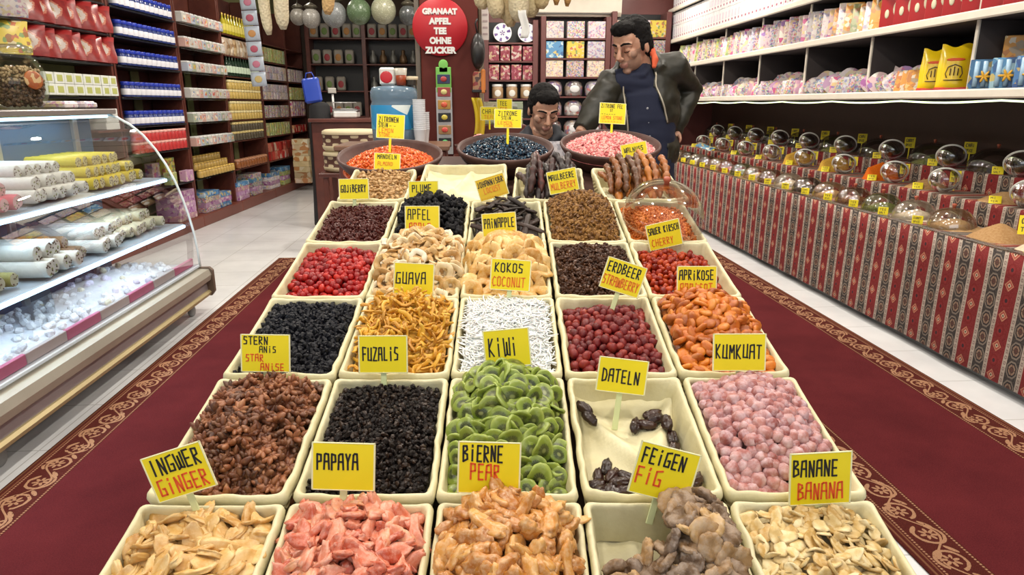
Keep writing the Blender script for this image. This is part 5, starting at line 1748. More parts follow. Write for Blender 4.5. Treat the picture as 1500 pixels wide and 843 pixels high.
# ------------------------------------------------------------------ curved glass display case
CY0, CY1 = 1.35, 4.72
case = empty('display_case', TR(-2.15, 3.0, 0))
tag(case, 'curved glass refrigerated display case full of sweets on the left', 'display case')
ci = case.matrix_world.inverted()
def cpart(name, mb, mat, parent=None):
    o = mb.build(name, mat, parent or case)
    o.matrix_parent_inverse = ci
    return o
LC = CY1 - CY0; CM_ = (CY0 + CY1) / 2
silver = plain('champagne_metal', (.50, .46, .38), .35, .3)
lil = plain('lilac_grey_panel', (.40, .35, .36), .35, .2)
def extr(outline, y0, y1):
    b = MB(); n = len(outline)
    vs = [(x, y0, z) for x, z in outline] + [(x, y1, z) for x, z in outline]
    b.add(vs, [tuple(range(n)), tuple(reversed(range(n, 2 * n)))] + [(i + n, (i + 1) % n + n, (i + 1) % n, i) for i in range(n)])
    return b
cpart('base_body', extr([(-2.56, .125), (-1.80, .125), (-1.795, .155), (-1.80, .20), (-1.80, .29), (-2.56, .29)], CY0, CY1 - .02), lil)
cpart('front_rail', extr([(-1.815, .215), (-1.768, .225), (-1.760, .262), (-1.775, .30), (-1.85, .305), (-1.85, .215)], CY0, CY1 - .02), silver)
cpart('lower_trim', extr([(-1.805, .118), (-1.778, .120), (-1.772, .140), (-1.785, .152), (-1.805, .152)], CY0, CY1 - .02), plain('brass_trim', (.62, .50, .26), .35, .4))
cpart('end_cap', extr([(-2.56, .112), (-1.772, .112), (-1.752, .14), (-1.752, .29), (-1.775, .312), (-2.56, .312)], CY1 - .02, CY1 + .012), plain('dark_bronze_end', (.16, .11, .08), .4))
prof = [(-1.835, .30), (-1.838, .42), (-1.848, .54), (-1.868, .66), (-1.895, .78), (-1.93, .90), (-1.975, 1.01), (-2.03, 1.11), (-2.095, 1.20), (-2.165, 1.265), (-2.245, 1.315), (-2.30, 1.335)]
b = MB(); n = len(prof)
b.add([(x, y, z) for y in (CY0, CY1) for x, z in prof], [(i, i + 1, n + i + 1, n + i) for i in range(n - 1)], 0, True)
cpart('curved_front_glass', b, M['glass'])
b = MB()
pl = prof + [(-2.46, 1.335), (-2.46, .30)]
b.add([(x, CY1 - .006, z) for x, z in pl] , [tuple(range(len(pl)))])
cpart('end_glass', b, M['glass'])
b = MB(); b.tube([(x, CY1 - .004, z) for x, z in prof], .008, 6); cpart('glass_edge', b, plain('pale_glass_edge', (.78, .84, .84), .2))
b = MB(); b.box((-2.43, CM_, .82), (.03, LC - .02, 1.03), .004); cpart('back_doors', b, plain('blue_grey_door', (.030, .085, .15), .45, 0, .25))
for yy in (2.05, 2.9, 3.75, 4.5):
    b = MB(); b.box((-2.41, yy, .82), (.03, .05, 1.02), .004); cpart('door_frame', b, M['steel'])
b = MB(); b.box((-2.41, CM_, 1.352), (.32, LC + .02, .034), .006); cpart('counter_top', b, plain('grey_brown_counter', (.22, .19, .18), .3))
led = glow('cold_white_led', (.50, .78, 1.0), 3.2)
deck = plain('white_enamel', (.62, .68, .76), .3)
b = MB(); b.box((-2.13, CM_, .325), (.60, LC - .05, .02), .004); cpart('deck', b, deck)
for z, xf in ((.93, -1.985), (.62, -1.905)):
    b = MB(); b.box(((xf - 2.42) / 2, CM_, z - .012), (xf + 2.42, LC - .04, .018), .003); sh_ = cpart('shelf', b, plain('frosted_shelf', (.40, .46, .54), .3))
    b = MB(); b.box((xf + .004, CM_, z - .020), (.016, LC - .04, .020), .004); b.build('led_strip', led, sh_)
    lamp('case_strip_light', (xf - .03, CM_ - .1, z - .034), 6, .03, (.62, .83, 1.0), (0, 0, 0), 'RECTANGLE', LC - .5)
b = MB(); b.box((-2.31, CM_, 1.322), (.04, LC - .04, .016), .004); cpart('led_strip', b, led)
lamp('case_strip_light', (-2.33, CM_ - .1, 1.305), 5.5, .03, (.62, .83, 1.0), (0, 0, 0), 'RECTANGLE', LC - .5)
for yy in (2.58, 4.58):
    for xx in (-1.87, -2.48):
        b = MB(); b.box((xx, yy, .095), (.05, .06, .05), .006); f_ = cpart('caster', b, M['steel'])
        q = MB(); q.X = Matrix.Translation((xx - .005, yy, .038)) @ Matrix.Rotation(PI / 2, 4, 'Y'); q.lathe([(0, -.014), (.034, -.014), (.038, -.008), (.038, .008), (.034, .014), (0, .014)], 18)
        q.build('wheel', plain('grey_rubber', (.30, .29, .28), .5), f_)
# front fascia boxes: pink panels inside the glass below the deck
pb = MB(); pb.box((0, 0, .026), (.02, .30, .05), .003)
pbm = [pb.mesh('pink_sweet_box', plain('magenta_card', (.52, .14, .26), .4)), pb.mesh('grey_sweet_box', plain('pale_grey_card', (.48, .45, .45), .4))]
for i in range(9):
    o = put(('pink_sweet_box', 'grey_sweet_box')[i % 2], pbm[i % 2], TR(-1.862, 4.5 - i * .305, .337))
    tag(o, '%s flat box along the front of the case floor, %s from the far end' % (('magenta', 'pale grey')[i % 2], ORD[i].replace('nearest', 'first')), 'box')

# sweets inside: rolls on the two shelves
def roll_mesh(name, L, r, c, seed, nuts=True):
    b = MB(); rng = random.Random(seed)
    b.X = Matrix.Rotation(PI / 2, 4, 'Y')
    b.lathe([(.0, -L / 2), (r * .9, -L / 2), (r, -L / 2 + .006), (r * 1.02, 0), (r, L / 2 - .006), (r * .9, L / 2)], 14, 0, True, (0, 0, 0), 1, 1, .03)
    b.lathe([(r * .9, L / 2), (.6 * r, L / 2 + .002), (0, L / 2 + .001)], 14, 1)
    if nuts:
        for i in range(9):
            a, q = rng.uniform(0, 6.3), rng.uniform(.1, .85) * r
            b.ell((q * math.cos(a), q * math.sin(a), L / 2 + .001), (.0048, .004, .003), 7, 5, rng.choice((2, 2, 3)))
    return b.mesh(name, [varied(name + str(seed), [(.2, tuple(x * .85 for x in c)), (.8, c)], .55, 60, .6, .3, .2), plain('roll_cut%d' % seed, tuple(.5 * x + .25 for x in c), .5), plain('dark_nut', (.10, .05, .03), .5), plain('green_nut', (.30, .34, .10), .5)])
RC = {'white': (.74, .72, .68), 'pink': (.66, .16, .22), 'yellow': (.66, .54, .06), 'cream': (.66, .58, .42), 'olive': (.36, .33, .12), 'brown': (.28, .17, .08)}
RM = {k: roll_mesh('sweet_roll', .34, .032, c, i) for i, (k, c) in enumerate(RC.items())}
def rolls(kind, y0, y1, z, x, tiers, where, s=1.0):
    for k in range(tiers):
        y = y0 + .033 * k
        while y <= y1 - .033 * k:
            o = put('sweet_roll', RM[kind], TR(x + rnd(-.02, .02) - .05 * k, y, z + (.033 + .056 * k) * s, rnd(-.06, .06)) @ Matrix.Rotation(rnd(0, 6), 4, 'X') @ Matrix.Scale(s, 4))
            tag(o, '%s nut-studded sweet roll %s' % (kind, where), 'sweet roll', '%s rolls %s' % (kind, where))
            y += .068 * s
rolls('yellow', 3.92, 4.52, .94, -2.20, 3, 'at the far end of the upper case shelf')
rolls('white', 3.38, 3.84, .94, -2.19, 3, 'in the middle of the upper case shelf')
rolls('pink', 2.90, 3.30, .94, -2.18, 3, 'on the upper case shelf left of the white rolls')
rolls('white', 2.50, 2.82, .94, -2.18, 2, 'at the near end of the upper case shelf')
rolls('cream', 4.00, 4.56, .63, -2.16, 2, 'at the far end of the lower case shelf')
rolls('white', 3.70, 3.94, .63, -2.12, 2, 'beside the cream rolls on the lower case shelf', 1.1)
rolls('brown', 3.52, 3.64, .63, -2.16, 2, 'between white rolls on the lower case shelf')
rolls('white', 3.16, 3.44, .63, -2.11, 2, 'near the middle of the lower case shelf', 1.2)
rolls('olive', 2.66, 3.06, .63, -2.14, 3, 'at the near end of the lower case shelf')
# loose cubes of delight on the deck
cm_ = [varied('white_delight', [(.2, (.62, .62, .66)), (.8, (.80, .79, .80))], .6, 40, .5, .3, .2), varied('lilac_delight', [(.2, (.58, .52, .66)), (.8, (.70, .66, .76))], .6, 40), varied('cream_delight', [(.2, (.70, .62, .46)), (.8, (.78, .72, .58))], .6, 40)]
cu = MB(); cu.box((0, 0, 0), (.034, .034, .028), .007)
cum = [cu.mesh('delight_cube', x) for x in cm_]
rng = random.Random(31)
for i in range(230):
    yy = rng.uniform(2.35, 4.55)
    xx = rng.uniform(-2.33, -1.93)
    far = yy > 3.9
    kind = 1 if 3.85 < yy < 4.15 and rng.random() < .7 else (2 if rng.random() < .08 else 0)
    hz = .36 + .10 * max(0, 1 - abs(xx + 2.14) / .22) * (.6 + .4 * math.sin(yy * 5)) * rng.uniform(.3, 1)
    o = put('delight_cube', cum[kind], Matrix.Translation((xx, yy, hz)) @ Euler((rng.uniform(0, 3), rng.uniform(0, 3), rng.uniform(0, 3))).to_matrix().to_4x4())
    tag(o, '%s powdered delight cube heaped on the floor of the case' % ('white', 'lilac', 'cream')[kind], 'sweet', '%s delight cubes on the case floor' % ('white', 'lilac', 'cream')[kind])
b = MB(); b.grid(12, 60, lambda i, j: (-2.36 + .45 * i, 2.3 + 2.3 * j, .338 + .085 * math.sin(PI * i) * (.6 + .4 * math.sin((2.3 + 2.3 * j) * 5)) + .012 * noise.noise(Vector((i * 14, j * 60, 0)))))
tag(b.build('powdered_delight', cm_[0], None), 'bed of white powdered delight under the cubes in the case', 'sweets', None, 'stuff')

# jar of nuts on the counter
jr = empty('nut_jar', TR(-2.41, 4.03, 1.370) @ Matrix.Scale(.92, 4))
tag(jr, 'big round glass jar of nuts with orange sticker on the display case', 'jar')
b = MB(); b.lathe([(0, 0), (.085, 0), (.125, .03), (.15, .09), (.155, .15), (.145, .22), (.115, .28), (.09, .30), (.095, .325)], 32); b.build('glass_bowl', M['glass'], jr)
b = MB(); b.lathe([(.098, .322), (.102, .326), (.102, .35), (.06, .365), (0, .368)], 28); b.build('lid', M['acrylic'], jr)
b = MB(); b.ell((0, 0, 0), (.055, .055, .004), 24, 6); b.build('orange_sticker', print_mat('orange_sticker', (.50, .15, .04), [(.7, .5, .3), (.4, .1, .03)], 40, .4), jr, Matrix.Translation((.128, -.062, .165)) @ Matrix.Rotation(R(-26), 4, 'Z') @ Matrix.Rotation(R(82), 4, 'Y'))
rng = random.Random(5)
b = MB()
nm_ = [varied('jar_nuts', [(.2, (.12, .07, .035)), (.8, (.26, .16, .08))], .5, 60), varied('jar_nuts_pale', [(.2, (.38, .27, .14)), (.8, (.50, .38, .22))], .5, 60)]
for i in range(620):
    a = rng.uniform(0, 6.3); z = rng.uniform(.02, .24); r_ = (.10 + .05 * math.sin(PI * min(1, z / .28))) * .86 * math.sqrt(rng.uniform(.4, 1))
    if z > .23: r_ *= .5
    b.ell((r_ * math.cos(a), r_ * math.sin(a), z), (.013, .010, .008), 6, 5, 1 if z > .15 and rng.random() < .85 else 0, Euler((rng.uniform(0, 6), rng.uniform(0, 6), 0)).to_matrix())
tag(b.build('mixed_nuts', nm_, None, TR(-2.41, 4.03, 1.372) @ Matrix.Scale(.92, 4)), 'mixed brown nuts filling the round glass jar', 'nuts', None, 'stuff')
# low trays on the counter behind the jar
for i, (yy, lab) in enumerate(((4.56, 'shallow pale tray of sweets at the far end of the case counter'), (4.34, 'shallow pale tray between the nut jar and the other tray'))):
    b = MB(); b.box((0, 0, .02), (.18, .14, .03), .006); b.box((0, 0, .036), (.16, .12, .016), .006)
    tag(b.build('sweet_tray', M['print_white'], None, TR(-2.40, yy, 1.371)), lab, 'tray')
# ------------------------------------------------------------------ pillar with the round sign
b = MB(); b.box((-.095, 5.2, 1.625), (.395, .40, 3.25), .012)
struct(b.build('wall_pillar', plain('red_brown_pillar', (.120, .024, .018), .6, 0, .2)))
b = MB(); b.box((.125, 5.24, 1.62), (.035, .30, 3.24), .004)
struct(b.build('trim_1', plain('pale_stone_edge', (.30, .24, .17), .6)))
b = MB(); b.box((-.318, 5.24, 1.62), (.035, .30, 3.24), .004)
struct(b.build('trim_2', plain('grey_brown_edge', (.16, .13, .10), .5)))
sg = empty('round_sign', TR(-.155, 4.985, 1.905))
tag(sg, 'round red sign with white capitals hung on the pillar', 'sign')
b = MB(); b.X = Matrix.Rotation(PI / 2, 4, 'X'); b.lathe([(0, -.008), (.183, -.008), (.188, -.003), (.188, .003), (.183, .008), (0, .008)], 56)
b.build('disc', plain('sign_red', (.45, .006, .016), .45), sg)
def text_mesh(body, size, bold=.0):
    cu_ = bpy.data.curves.new('t', 'FONT')
    cu_.body = body; cu_.size = size; cu_.align_x = 'CENTER'; cu_.align_y = 'CENTER'
    cu_.offset = bold; cu_.extrude = .0012
    o = bpy.data.objects.new('t', cu_)
    side = bpy.data.scenes.new('side')
    side.collection.objects.link(o)
    side.view_layers[0].update()
    me = bpy.data.meshes.new_from_object(o.evaluated_get(side.view_layers[0].depsgraph))
    bpy.data.objects.remove(o)
    bpy.data.scenes.remove(side)
    return me
vs, fs = [], []
for i, (w_, sz, sx) in enumerate((('GRANAAT', .044, 1.0), ('APFEL', .048, 1.0), ('TEE', .050, .92), ('OHNE', .050, .92), ('ZUCKER', .050, .95))):
    me = text_mesh(w_, sz * 1.12, .0034)
    k = len(vs)
    vs += [(v.co.x * sx, -.0095 - v.co.z, v.co.y + .098 - i * .0625) for v in me.vertices]
    fs += [tuple(a + k for a in p.vertices) for p in me.polygons]
b = MB(); b.add(vs, fs); b.build('white_lettering', M['white'], sg)
# strip of charms on a green card
cs = empty('charm_strip', TR(-.14, 4.985, 1.06))
tag(cs, 'hanging strip of charms on a green-topped card on the pillar', 'charm strip')
b = MB(); b.box((0, 0, .22), (.112, .006, .46), .003); b.build('clear_sleeve', plain('pale_film', (.55, .56, .58), .15), cs)
b = MB(); b.box((0, -.001, .50), (.106, .006, .17), .01); b.lathe([(0, 0)], 3) if False else None
b.ell((0, -.001, .60), (.033, .004, .036), 18, 8); b.box((0, -.001, .575), (.060, .006, .05), .003)
b.build('green_header', plain('leaf_green_card', (.20, .55, .10), .45), cs)
for i, (c0, c1) in enumerate((((.03, .04, .10), (.45, .05, .05)), ((.35, .05, .05), (.70, .62, .25)), ((.52, .28, .06), (.72, .12, .06)), ((.02, .02, .025), (.72, .60, .10)), ((.42, .24, .10), (.75, .10, .08)), ((.015, .02, .02), (.10, .50, .16)))):
    z = .505 - i * .086
    b = MB(); b.box((0, -.007, z), (.088, .006, .062), .012); ch = b.build('charm_card', plain('charm_card%d' % i, c0, .4), cs)
    b = MB(); b.ell((0, -.012, z), (.022, .005, .018), 16, 8); b.build('charm', plain('charm%d' % i, c1, .3), ch)
# things hung on the right face of the pillar
b = MB(); b.ell((0, 0, .12), (.05, .045, .12), 16, 10); b.ell((0, -.02, .10), (.045, .04, .09), 14, 8); b.tube([(0, 0, .22), (-.015, .0, .30), (0, .0, .33)], .006, 6)
tag(b.build('black_pouch', plain('black_leather', (.012, .010, .010), .4), None, TR(.10, 4.965, 1.63)), 'black leather pouch hanging from the right edge of the pillar', 'pouch')
b = MB(); b.box((0, 0, .07), (.085, .05, .14), .012, 0); b.box((.030, -.012, .075), (.03, .045, .16), .008, 1); b.box((0, 0, .01), (.1, .06, .02), .004, 2)
tag(b.build('orange_purse', [print_mat('purse_print', (.45, .25, .14), [(.1, .05, .04), (.6, .5, .3), (.3, .05, .05)], 40, .5), plain('orange_leather', (.62, .20, .04), .4), M['black']], None, TR(.105, 4.965, 1.475)), 'orange and brown purse hanging under the black pouch', 'purse')
b = MB(); b.grid(8, 12, lambda i, j: (-.035 + .07 * i + .03 * math.sin(j * 3), -.01 * math.sin(i * 9), -.17 + .34 * j))
o = b.build('yellow_scarf', print_mat('yellow_black_scarf', (.72, .56, .03), [(.03, .02, .02), (.7, .55, .05), (.72, .6, .2)], 9, .35), None, TR(.08, 4.955, 1.27))
md = o.modifiers.new('thick', 'SOLIDIFY'); md.thickness = .006
tag(o, 'yellow and black scarf hanging on the pillar beside the blue bowl', 'scarf')
b = MB(); b.box((0, 0, .17), (.05, .004, .34), .001, 0)
for i in range(7):
    b.box((0, -.003, .04 + i * .042), (.034, .002, .012), .0004, 1)
tag(b.build('paper_calendar', [plain('pinkish_paper', (.72, .64, .60), .6), plain('grey_print', (.45, .35, .35), .6)], None, TR(.155, 5.06, 1.83)), 'narrow paper calendar hanging at the top right of the pillar', 'calendar')

# ------------------------------------------------------------------ counter behind the bowls, jug, cups
b = MB(); b.box((-.42, 4.28, .575), (.62, .46, 1.10), .008, 0); b.box((-.42, 4.28, 1.14), (.66, .50, .03), .006, 1)
tag(b.build('serving_counter', [M['dark_wood'], plain('counter_laminate', (.20, .10, .06), .35)], None, TR(0, 0, .012)), 'dark wood counter carrying the water jug behind the left bowl', 'counter')
jg = empty('water_jug', TR(-.415, 4.25, 1.168))
tag(jg, 'big grey-blue plastic water jug with blue label behind the orange tea bowl', 'jug')
b = MB(); b.lathe([(0, 0), (.125, 0), (.136, .012), (.138, .09), (.132, .10), (.138, .11), (.138, .23), (.133, .243), (.139, .256), (.139, .30), (.128, .325), (.06, .335), (0, .335)], 36)
b.build('jug_body', (lambda m: (m.inp('Transmission Weight', .35), m.m)[-1])(Mat('grey_blue_plastic', (.20, .30, .40), .12)), jg)
b = MB(); b.lathe([(.1395, .085), (.1402, .087), (.1402, .222), (.1395, .224)], 36); b.build('label', print_mat('water_label', (.03, .28, .62), [(.10, .45, .75), (.75, .85, .9), (.02, .20, .42), (.2, .55, .5)], 9, .5), jg)
pk = empty('snack_pack', TR(-.445, 4.22, 1.504))
tag(pk, 'white and red pack standing on the water jug', 'pack')
b = MB(); b.box((0, 0, .05), (.09, .05, .10), .01, 0); b.build('pack_body', plain('white_pack', (.78, .76, .72), .45), pk)
b = MB(); b.ell((-.005, -.026, .045), (.036, .004, .034), 18, 8); b.build('red_heart', plain('red_print', (.60, .02, .03), .4), pk)
b = MB(); b.lathe([(0, 0), (.028, 0), (.032, .055), (.030, .056)], 16, 0); b.lathe([(.032, .056), (.036, .095), (.033, .095), (.029, .06)], 16, 1)
tag(b.build('tea_glass', [plain('red_tea', (.35, .06, .02), .15), plain('cloudy_glass', (.60, .56, .48), .15)], None, TR(-.365, 4.20, 1.504)), 'small glass of red tea on the water jug', 'glass')
for i, (x, n_) in enumerate(((-.262, 15), (-.225, 9))):
    for k in range(1):
        b = MB()
        for q in range(n_):
            z = .012 * q
            b.lathe([(.026, z), (.036, z + .085), (.038, z + .088), (.035, z + .086)], 16)
        b.lathe([(0, .001), (.026, .001)], 16)
        tag(b.build('paper_cup_stack', plain('white_cups%d' % i, (.78, .78, .80), .4), None, TR(x + (-.02 if i else 0), 4.12 + .09 * i, 1.168)), ('taller stack of white cups beside the water jug', 'shorter stack of white cups behind the taller one')[i], 'cups')
b = MB(); b.lathe([(0, 0), (.032, 0), (.034, .004), (.034, .030), (.036, .032)], 18, 0); b.lathe([(.038, .030), (.040, .033), (.040, .050), (0, .052)], 18, 1)
tag(b.build('spice_jar', [plain('dark_glass_jar', (.06, .05, .04), .15), plain('pale_lid', (.66, .54, .36), .4)], None, TR(-.308, 4.22, 1.504)), 'small dark jar with a pale lid at the right end of the water jug top', 'jar')

# extra pink granule bowl and green soap packs behind the blue bowl
pb_ = empty('pink_bowl_stand', TR(.10, 4.72, .012))
tag(pb_, 'small dark side table carrying the far pink granule bowl', 'side table')
b = MB(); b.box((0, 0, 1.03), (.36, .36, .03), .004); b.build('tabletop', M['dark_wood'], pb_)
for sx in (-.15, .15):
    for sy in (-.15, .15):
        b = MB(); b.box((sx, sy, .51), (.035, .035, 1.02), .004); b.build('leg', M['dark_wood'], pb_)
b = MB(); b.lathe([(0, 0), (.10, 0), (.165, .06), (.17, .075), (.16, .07), (.09, .012), (0, .012)], 32)
tag(b.build('granule_bowl', M['bowl'], None, TR(.10, 4.72, 1.059)), 'smaller brown bowl of pink granules behind the blue bowl', 'bowl')
rng = random.Random(77); b = MB(); vs, fs = ICO[1]
b.lathe([(.14, .035), (.10, .075), (.05, .115), (0, .125)], 24)
for i in range(900):
    a, t = rng.uniform(0, 6.3), math.sqrt(rng.random())
    k = rng.uniform(.005, .009)
    b.add([Vector((p.x * k + .152 * t * math.cos(a), p.y * k + .152 * t * math.sin(a), p.z * k + .045 + .095 * (1 - t ** 1.3))) for p in vs], fs, rng.randrange(2))
tag(b.build('pink_granules', pg, None, TR(.10, 4.72, 1.059)), 'peaked heap of pink granules behind the blue bowl', 'tea granules', None, 'stuff')
tag_sign(0, 0, 0, 0, [('TEE', .2, .5, .5, .3)], [('TEA', .2, .12, .5, .26)], 'small yellow tag standing above the far pink granules', w=.10, ht=.085, stalk=.06, red_mat='orange_ink', mw=TR(.262, 4.60, 1.345))
tag_sign(0, 0, 0, 0, [('CHAi', .1, .5, .7, .3)], [('TEA', .2, .12, .5, .26)], 'yellow tag left of and behind the blue bowl tag', w=.12, ht=.085, stalk=.06, red_mat='orange_ink', mw=TR(.165, 4.62, 1.295))
gp = empty('soap_stand', TR(.30, 5.55, .012))
tag(gp, 'dark display stand with pale green soap packs behind the seated person', 'stand')
b = MB(); b.box((0, 0, .62), (.36, .26, 1.22), .008); b.build('stand_body', M['dark_wood'], gp)
sp_ = pack_mesh('soap_pack', (.15, .06, .055), print_mat('soap_print', (.55, .62, .40), [(.35, .40, .22), (.72, .74, .6), (.3, .33, .2)], 30, .4))
for r in range(3):
    for c in range(2):
        o = put('soap_pack', sp_, TR(.225 + c * .155, 5.50, 1.244 + r * .058, PI / 2)); tag(o, 'pale green soap pack in the %s row between the yellow tag and the seated person' % ('bottom', 'middle', 'top')[r], 'soap', 'soap packs %d' % r)

# ------------------------------------------------------------------ far back: alcove shelves on the left
def shelf_unit(name, label, x0, x1, y, zs, z0, z1, dep_, uprights, mat, back):
    t = empty(name, TR((x0 + x1) / 2, y, 0))
    tag(t, label, 'shelving')
    L = x1 - x0; cx_ = (x0 + x1) / 2
    b = MB(); b.box((0, dep_ / 2 - .01, (z0 + z1) / 2), (L, .02, z1 - z0), .003); b.build('back_panel', back, t)
    for u in uprights:
        b = MB(); b.box((u - cx_, 0, (z0 + z1) / 2), (.07, dep_, z1 - z0), .004); b.build('upright', mat, t)
    for z in zs:
        b = MB(); b.box((0, -.005, z - .012), (L - .02, dep_ - .02, .022), .003); b.build('shelf', mat, t)
    return t
AY = 12.85
shelf_unit('alcove_shelving', 'dark mahogany shelves across the back of the alcove behind the jug', -2.72, -.72, AY, (.75, 1.19, 1.62, 2.07, 2.50), .012, 2.9, .40, (-2.68, -1.72, -.76), M['dark_wood'], M['black'])
mug = MB(); mug.box((0, 0, .12), (.15, .10, .24), .02, 0); mug.ell((0, -.052, .11), (.05, .006, .06), 14, 8, 1)
mugs = [mug.mesh('pomegranate_pack', [plain('off_white_pack', (.34, .31, .26), .5), plain('print_' + n_, c_, .5)]) for n_, c_ in (('crimson', (.35, .03, .04)), ('amber', (.48, .22, .05)), ('leafy', (.16, .26, .06)))]
for z, xs in ((2.50, (-2.58, -2.39, -2.20, -2.01, -1.84, -1.58, -1.40, -1.22, -1.04, -.88)), (2.07, (-2.56, -2.37, -2.18, -1.99)), (1.62, (-2.56, -2.36, -2.16)), (1.19, (-2.54, -2.38, -2.22, -2.06, -1.9))):
    for i, x in enumerate(xs):
        kk = (i + int(z * 10)) % 3
        o = put('pomegranate_pack', mugs[kk], TR(x, AY - .08, z + .001)); tag(o, 'off-white pack with %s print on the %s alcove shelf' % (('crimson', 'amber', 'leafy green')[kk], {2.50: 'top', 2.07: 'second', 1.62: 'third', 1.19: 'fourth'}[z]), 'pack', 'packs on the alcove shelf at %s' % {2.50: 'top', 2.07: 'second', 1.62: 'third', 1.19: 'fourth'}[z])
vase = MB(); vase.lathe([(0, 0), (.05, 0), (.07, .05), (.06, .13), (.03, .17), (.035, .22), (.02, .24), (0, .245)], 14)
vs_ = [vase.mesh('metal_urn', plain('dull_' + n_, c_, .35, .4)) for n_, c_ in (('pewter', (.22, .22, .20)), ('bronze', (.20, .12, .06)))]
for z in (2.07, 1.62):
    for i in range(5):
        o = put('metal_urn', vs_[i % 2], TR(-1.58 + i * .175, AY - .08, z + .001)); tag(o, 'small dull %s urn on the %s right-hand alcove shelf' % (('pewter', 'bronze')[i % 2], 'upper' if z > 2 else 'lower'), 'urn', 'urns on the alcove shelf %s' % ('upper' if z > 2 else 'lower'))
# till counter with scale, carton and baskets
b = MB(); b.box((-1.22, 8.15, .60), (.95, .5, 1.18), .008, 0); b.box((-1.22, 8.13, 1.21), (1.0, .56, .04), .006, 1)
tag(b.build('till_counter', [M['dark_wood'], M['dark_wood']], None, TR(0, 0, .01)), 'dark counter with the white scale in front of the alcove shelves', 'counter')
sc = empty('shop_scale', TR(-1.33, 8.10, 1.242))
tag(sc, 'white shop scale with a display post on the dark counter', 'scale')
b = MB(); b.box((0, 0, .04), (.26, .26, .07), .012); b.build('scale_body', M['white'], sc)
b = MB(); b.box((0, 0, .085), (.28, .24, .016), .005); b.tube([(-.13, -.11, .10), (.13, -.11, .10), (.13, -.11, .17), (-.13, -.11, .17), (-.13, -.11, .10)], .006, 6); b.build('weighing_rack', M['steel'], sc)
b = MB(); b.tube([(-.16, .08, .02), (-.16, .08, .26)], .012, 8); b.build('post', M['white'], sc)
b = MB(); b.box((-.16, .06, .30), (.09, .03, .06), .006); b.build('display', plain('grey_display', (.50, .47, .42), .4), sc)
b = MB(); b.box((0, 0, .07), (.22, .20, .14), .004, 0); b.box((0, -.101, .10), (.20, .002, .02), .0004, 1)
tag(b.build('cardboard_box', [plain('cardboard', (.36, .20, .10), .7), plain('tape', (.42, .28, .16), .5)], None, TR(-.93, 8.0, 1.242)), 'small cardboard box right of the shop scale', 'box')
bw = Mat('patterned_basket', (.5, .4, .25), .7)
v_, x_, y_, z_ = bw.coord()
aa = y_.atan2(x_)
dots = ((aa * 9).sin() * ((z_ / .04 * PI).sin())).gt(.25)
bw.color(bw.mix(dots * z_.band(.05, .15), bw.ramp(z_ / .2, [(.0, (.62, .52, .34)), (.24, (.62, .52, .34)), (.25, (.10, .04, .03)), (.77, (.10, .04, .03)), (.78, (.62, .52, .34))], True), (.56, .46, .30)))
bk_ = MB(); bk_.lathe([(0, 0), (.25, 0), (.27, .02), (.275, .05), (.265, .055), (.27, .10), (.265, .145), (.275, .15), (.27, .185), (.24, .2), (0, .2)], 36)
bkm = bk_.mesh('woven_basket', bw.m)
stl = empty('basket_table', TR(-1.13, 7.0, .012)); tag(stl, 'low dark table under the two woven baskets', 'table')
b = MB(); b.box((0, 0, .72), (.56, .56, .04), .006); b.build('tabletop', M['dark_wood'], stl)
for sx in (-.22, .22):
    for sy in (-.22, .22):
        b = MB(); b.box((sx, sy, .35), (.05, .05, .70), .004); b.build('leg', M['dark_wood'], stl)
for k in (0, 1):
    o = put('woven_basket', bkm, TR(-1.13, 7.0, .754 + .202 * k, k)); tag(o, 'round cream and brown woven basket, %s of the two stacked' % ('lower', 'upper')[k], 'basket')
# blue bag on a black-draped stool
st_ = empty('draped_stand', TR(-1.62, 8.05, .012)); tag(st_, 'tall stand draped in black cloth left of the scale', 'stand')
b = MB(); b.lathe([(0, 1.40), (.08, 1.40), (.11, 1.36), (.125, 1.0), (.13, .5), (.145, .02), (0, .0)], 20, 0, True, (0, 0, 0), 1, 1, .06); b.build('black_cloth', plain('black_cloth', (.010, .010, .012), .8), st_)
b = MB(); b.box((0, 0, .14), (.19, .05, .27), .02, 0); b.tube([(-.05, 0, .27), (-.03, 0, .33), (.03, 0, .33), (.05, 0, .27)], .007, 6)
tag(b.build('blue_bag', plain('cobalt_blue', (.02, .06, .42), .4), None, TR(-1.66, 7.98, 1.405, 0, R(-8), R(-8))), 'cobalt blue bag on the black-draped stand', 'bag')

# back right shelves
BY = 10.04
WOOD2 = plain('mauve_brown_board', (.13, .042, .038), .35)
shelf_unit('rear_shelving', 'shelves of red packs and jars on the back wall beside the pillar', .28, 1.02, BY, (1.20, 1.47, 1.72, 1.97, 2.21), .6, 2.5, .34, (.31, .99), WOOD2, M['black'])
shelf_unit('rear_shelving', 'glass-lit shelves of gift packs on the back wall behind the seated person', 1.08, 2.02, BY, (.96, 1.23, 1.50, 1.76, 2.01, 2.27), .6, 2.55, .34, (1.10, 2.00), WOOD2, M['black'])
shelf_unit('rear_shelving', 'shelves of boxes on the back wall behind the standing man', 2.06, 2.86, BY, (1.5, 1.76, 2.03, 2.29), .6, 2.62, .34, (2.08, 2.84), WOOD2, M['black'])
rp = [pack_mesh('red_gift_pack', (.140, .10, .20), print_mat('pink_red_gift', (.26, .045, .07), [(.55, .46, .42), (.24, .02, .04), (.50, .36, .22), (.45, .16, .2)], 34, .55)), pack_mesh('white_gift_pack', (.20, .10, .2), M['print_multi'])]
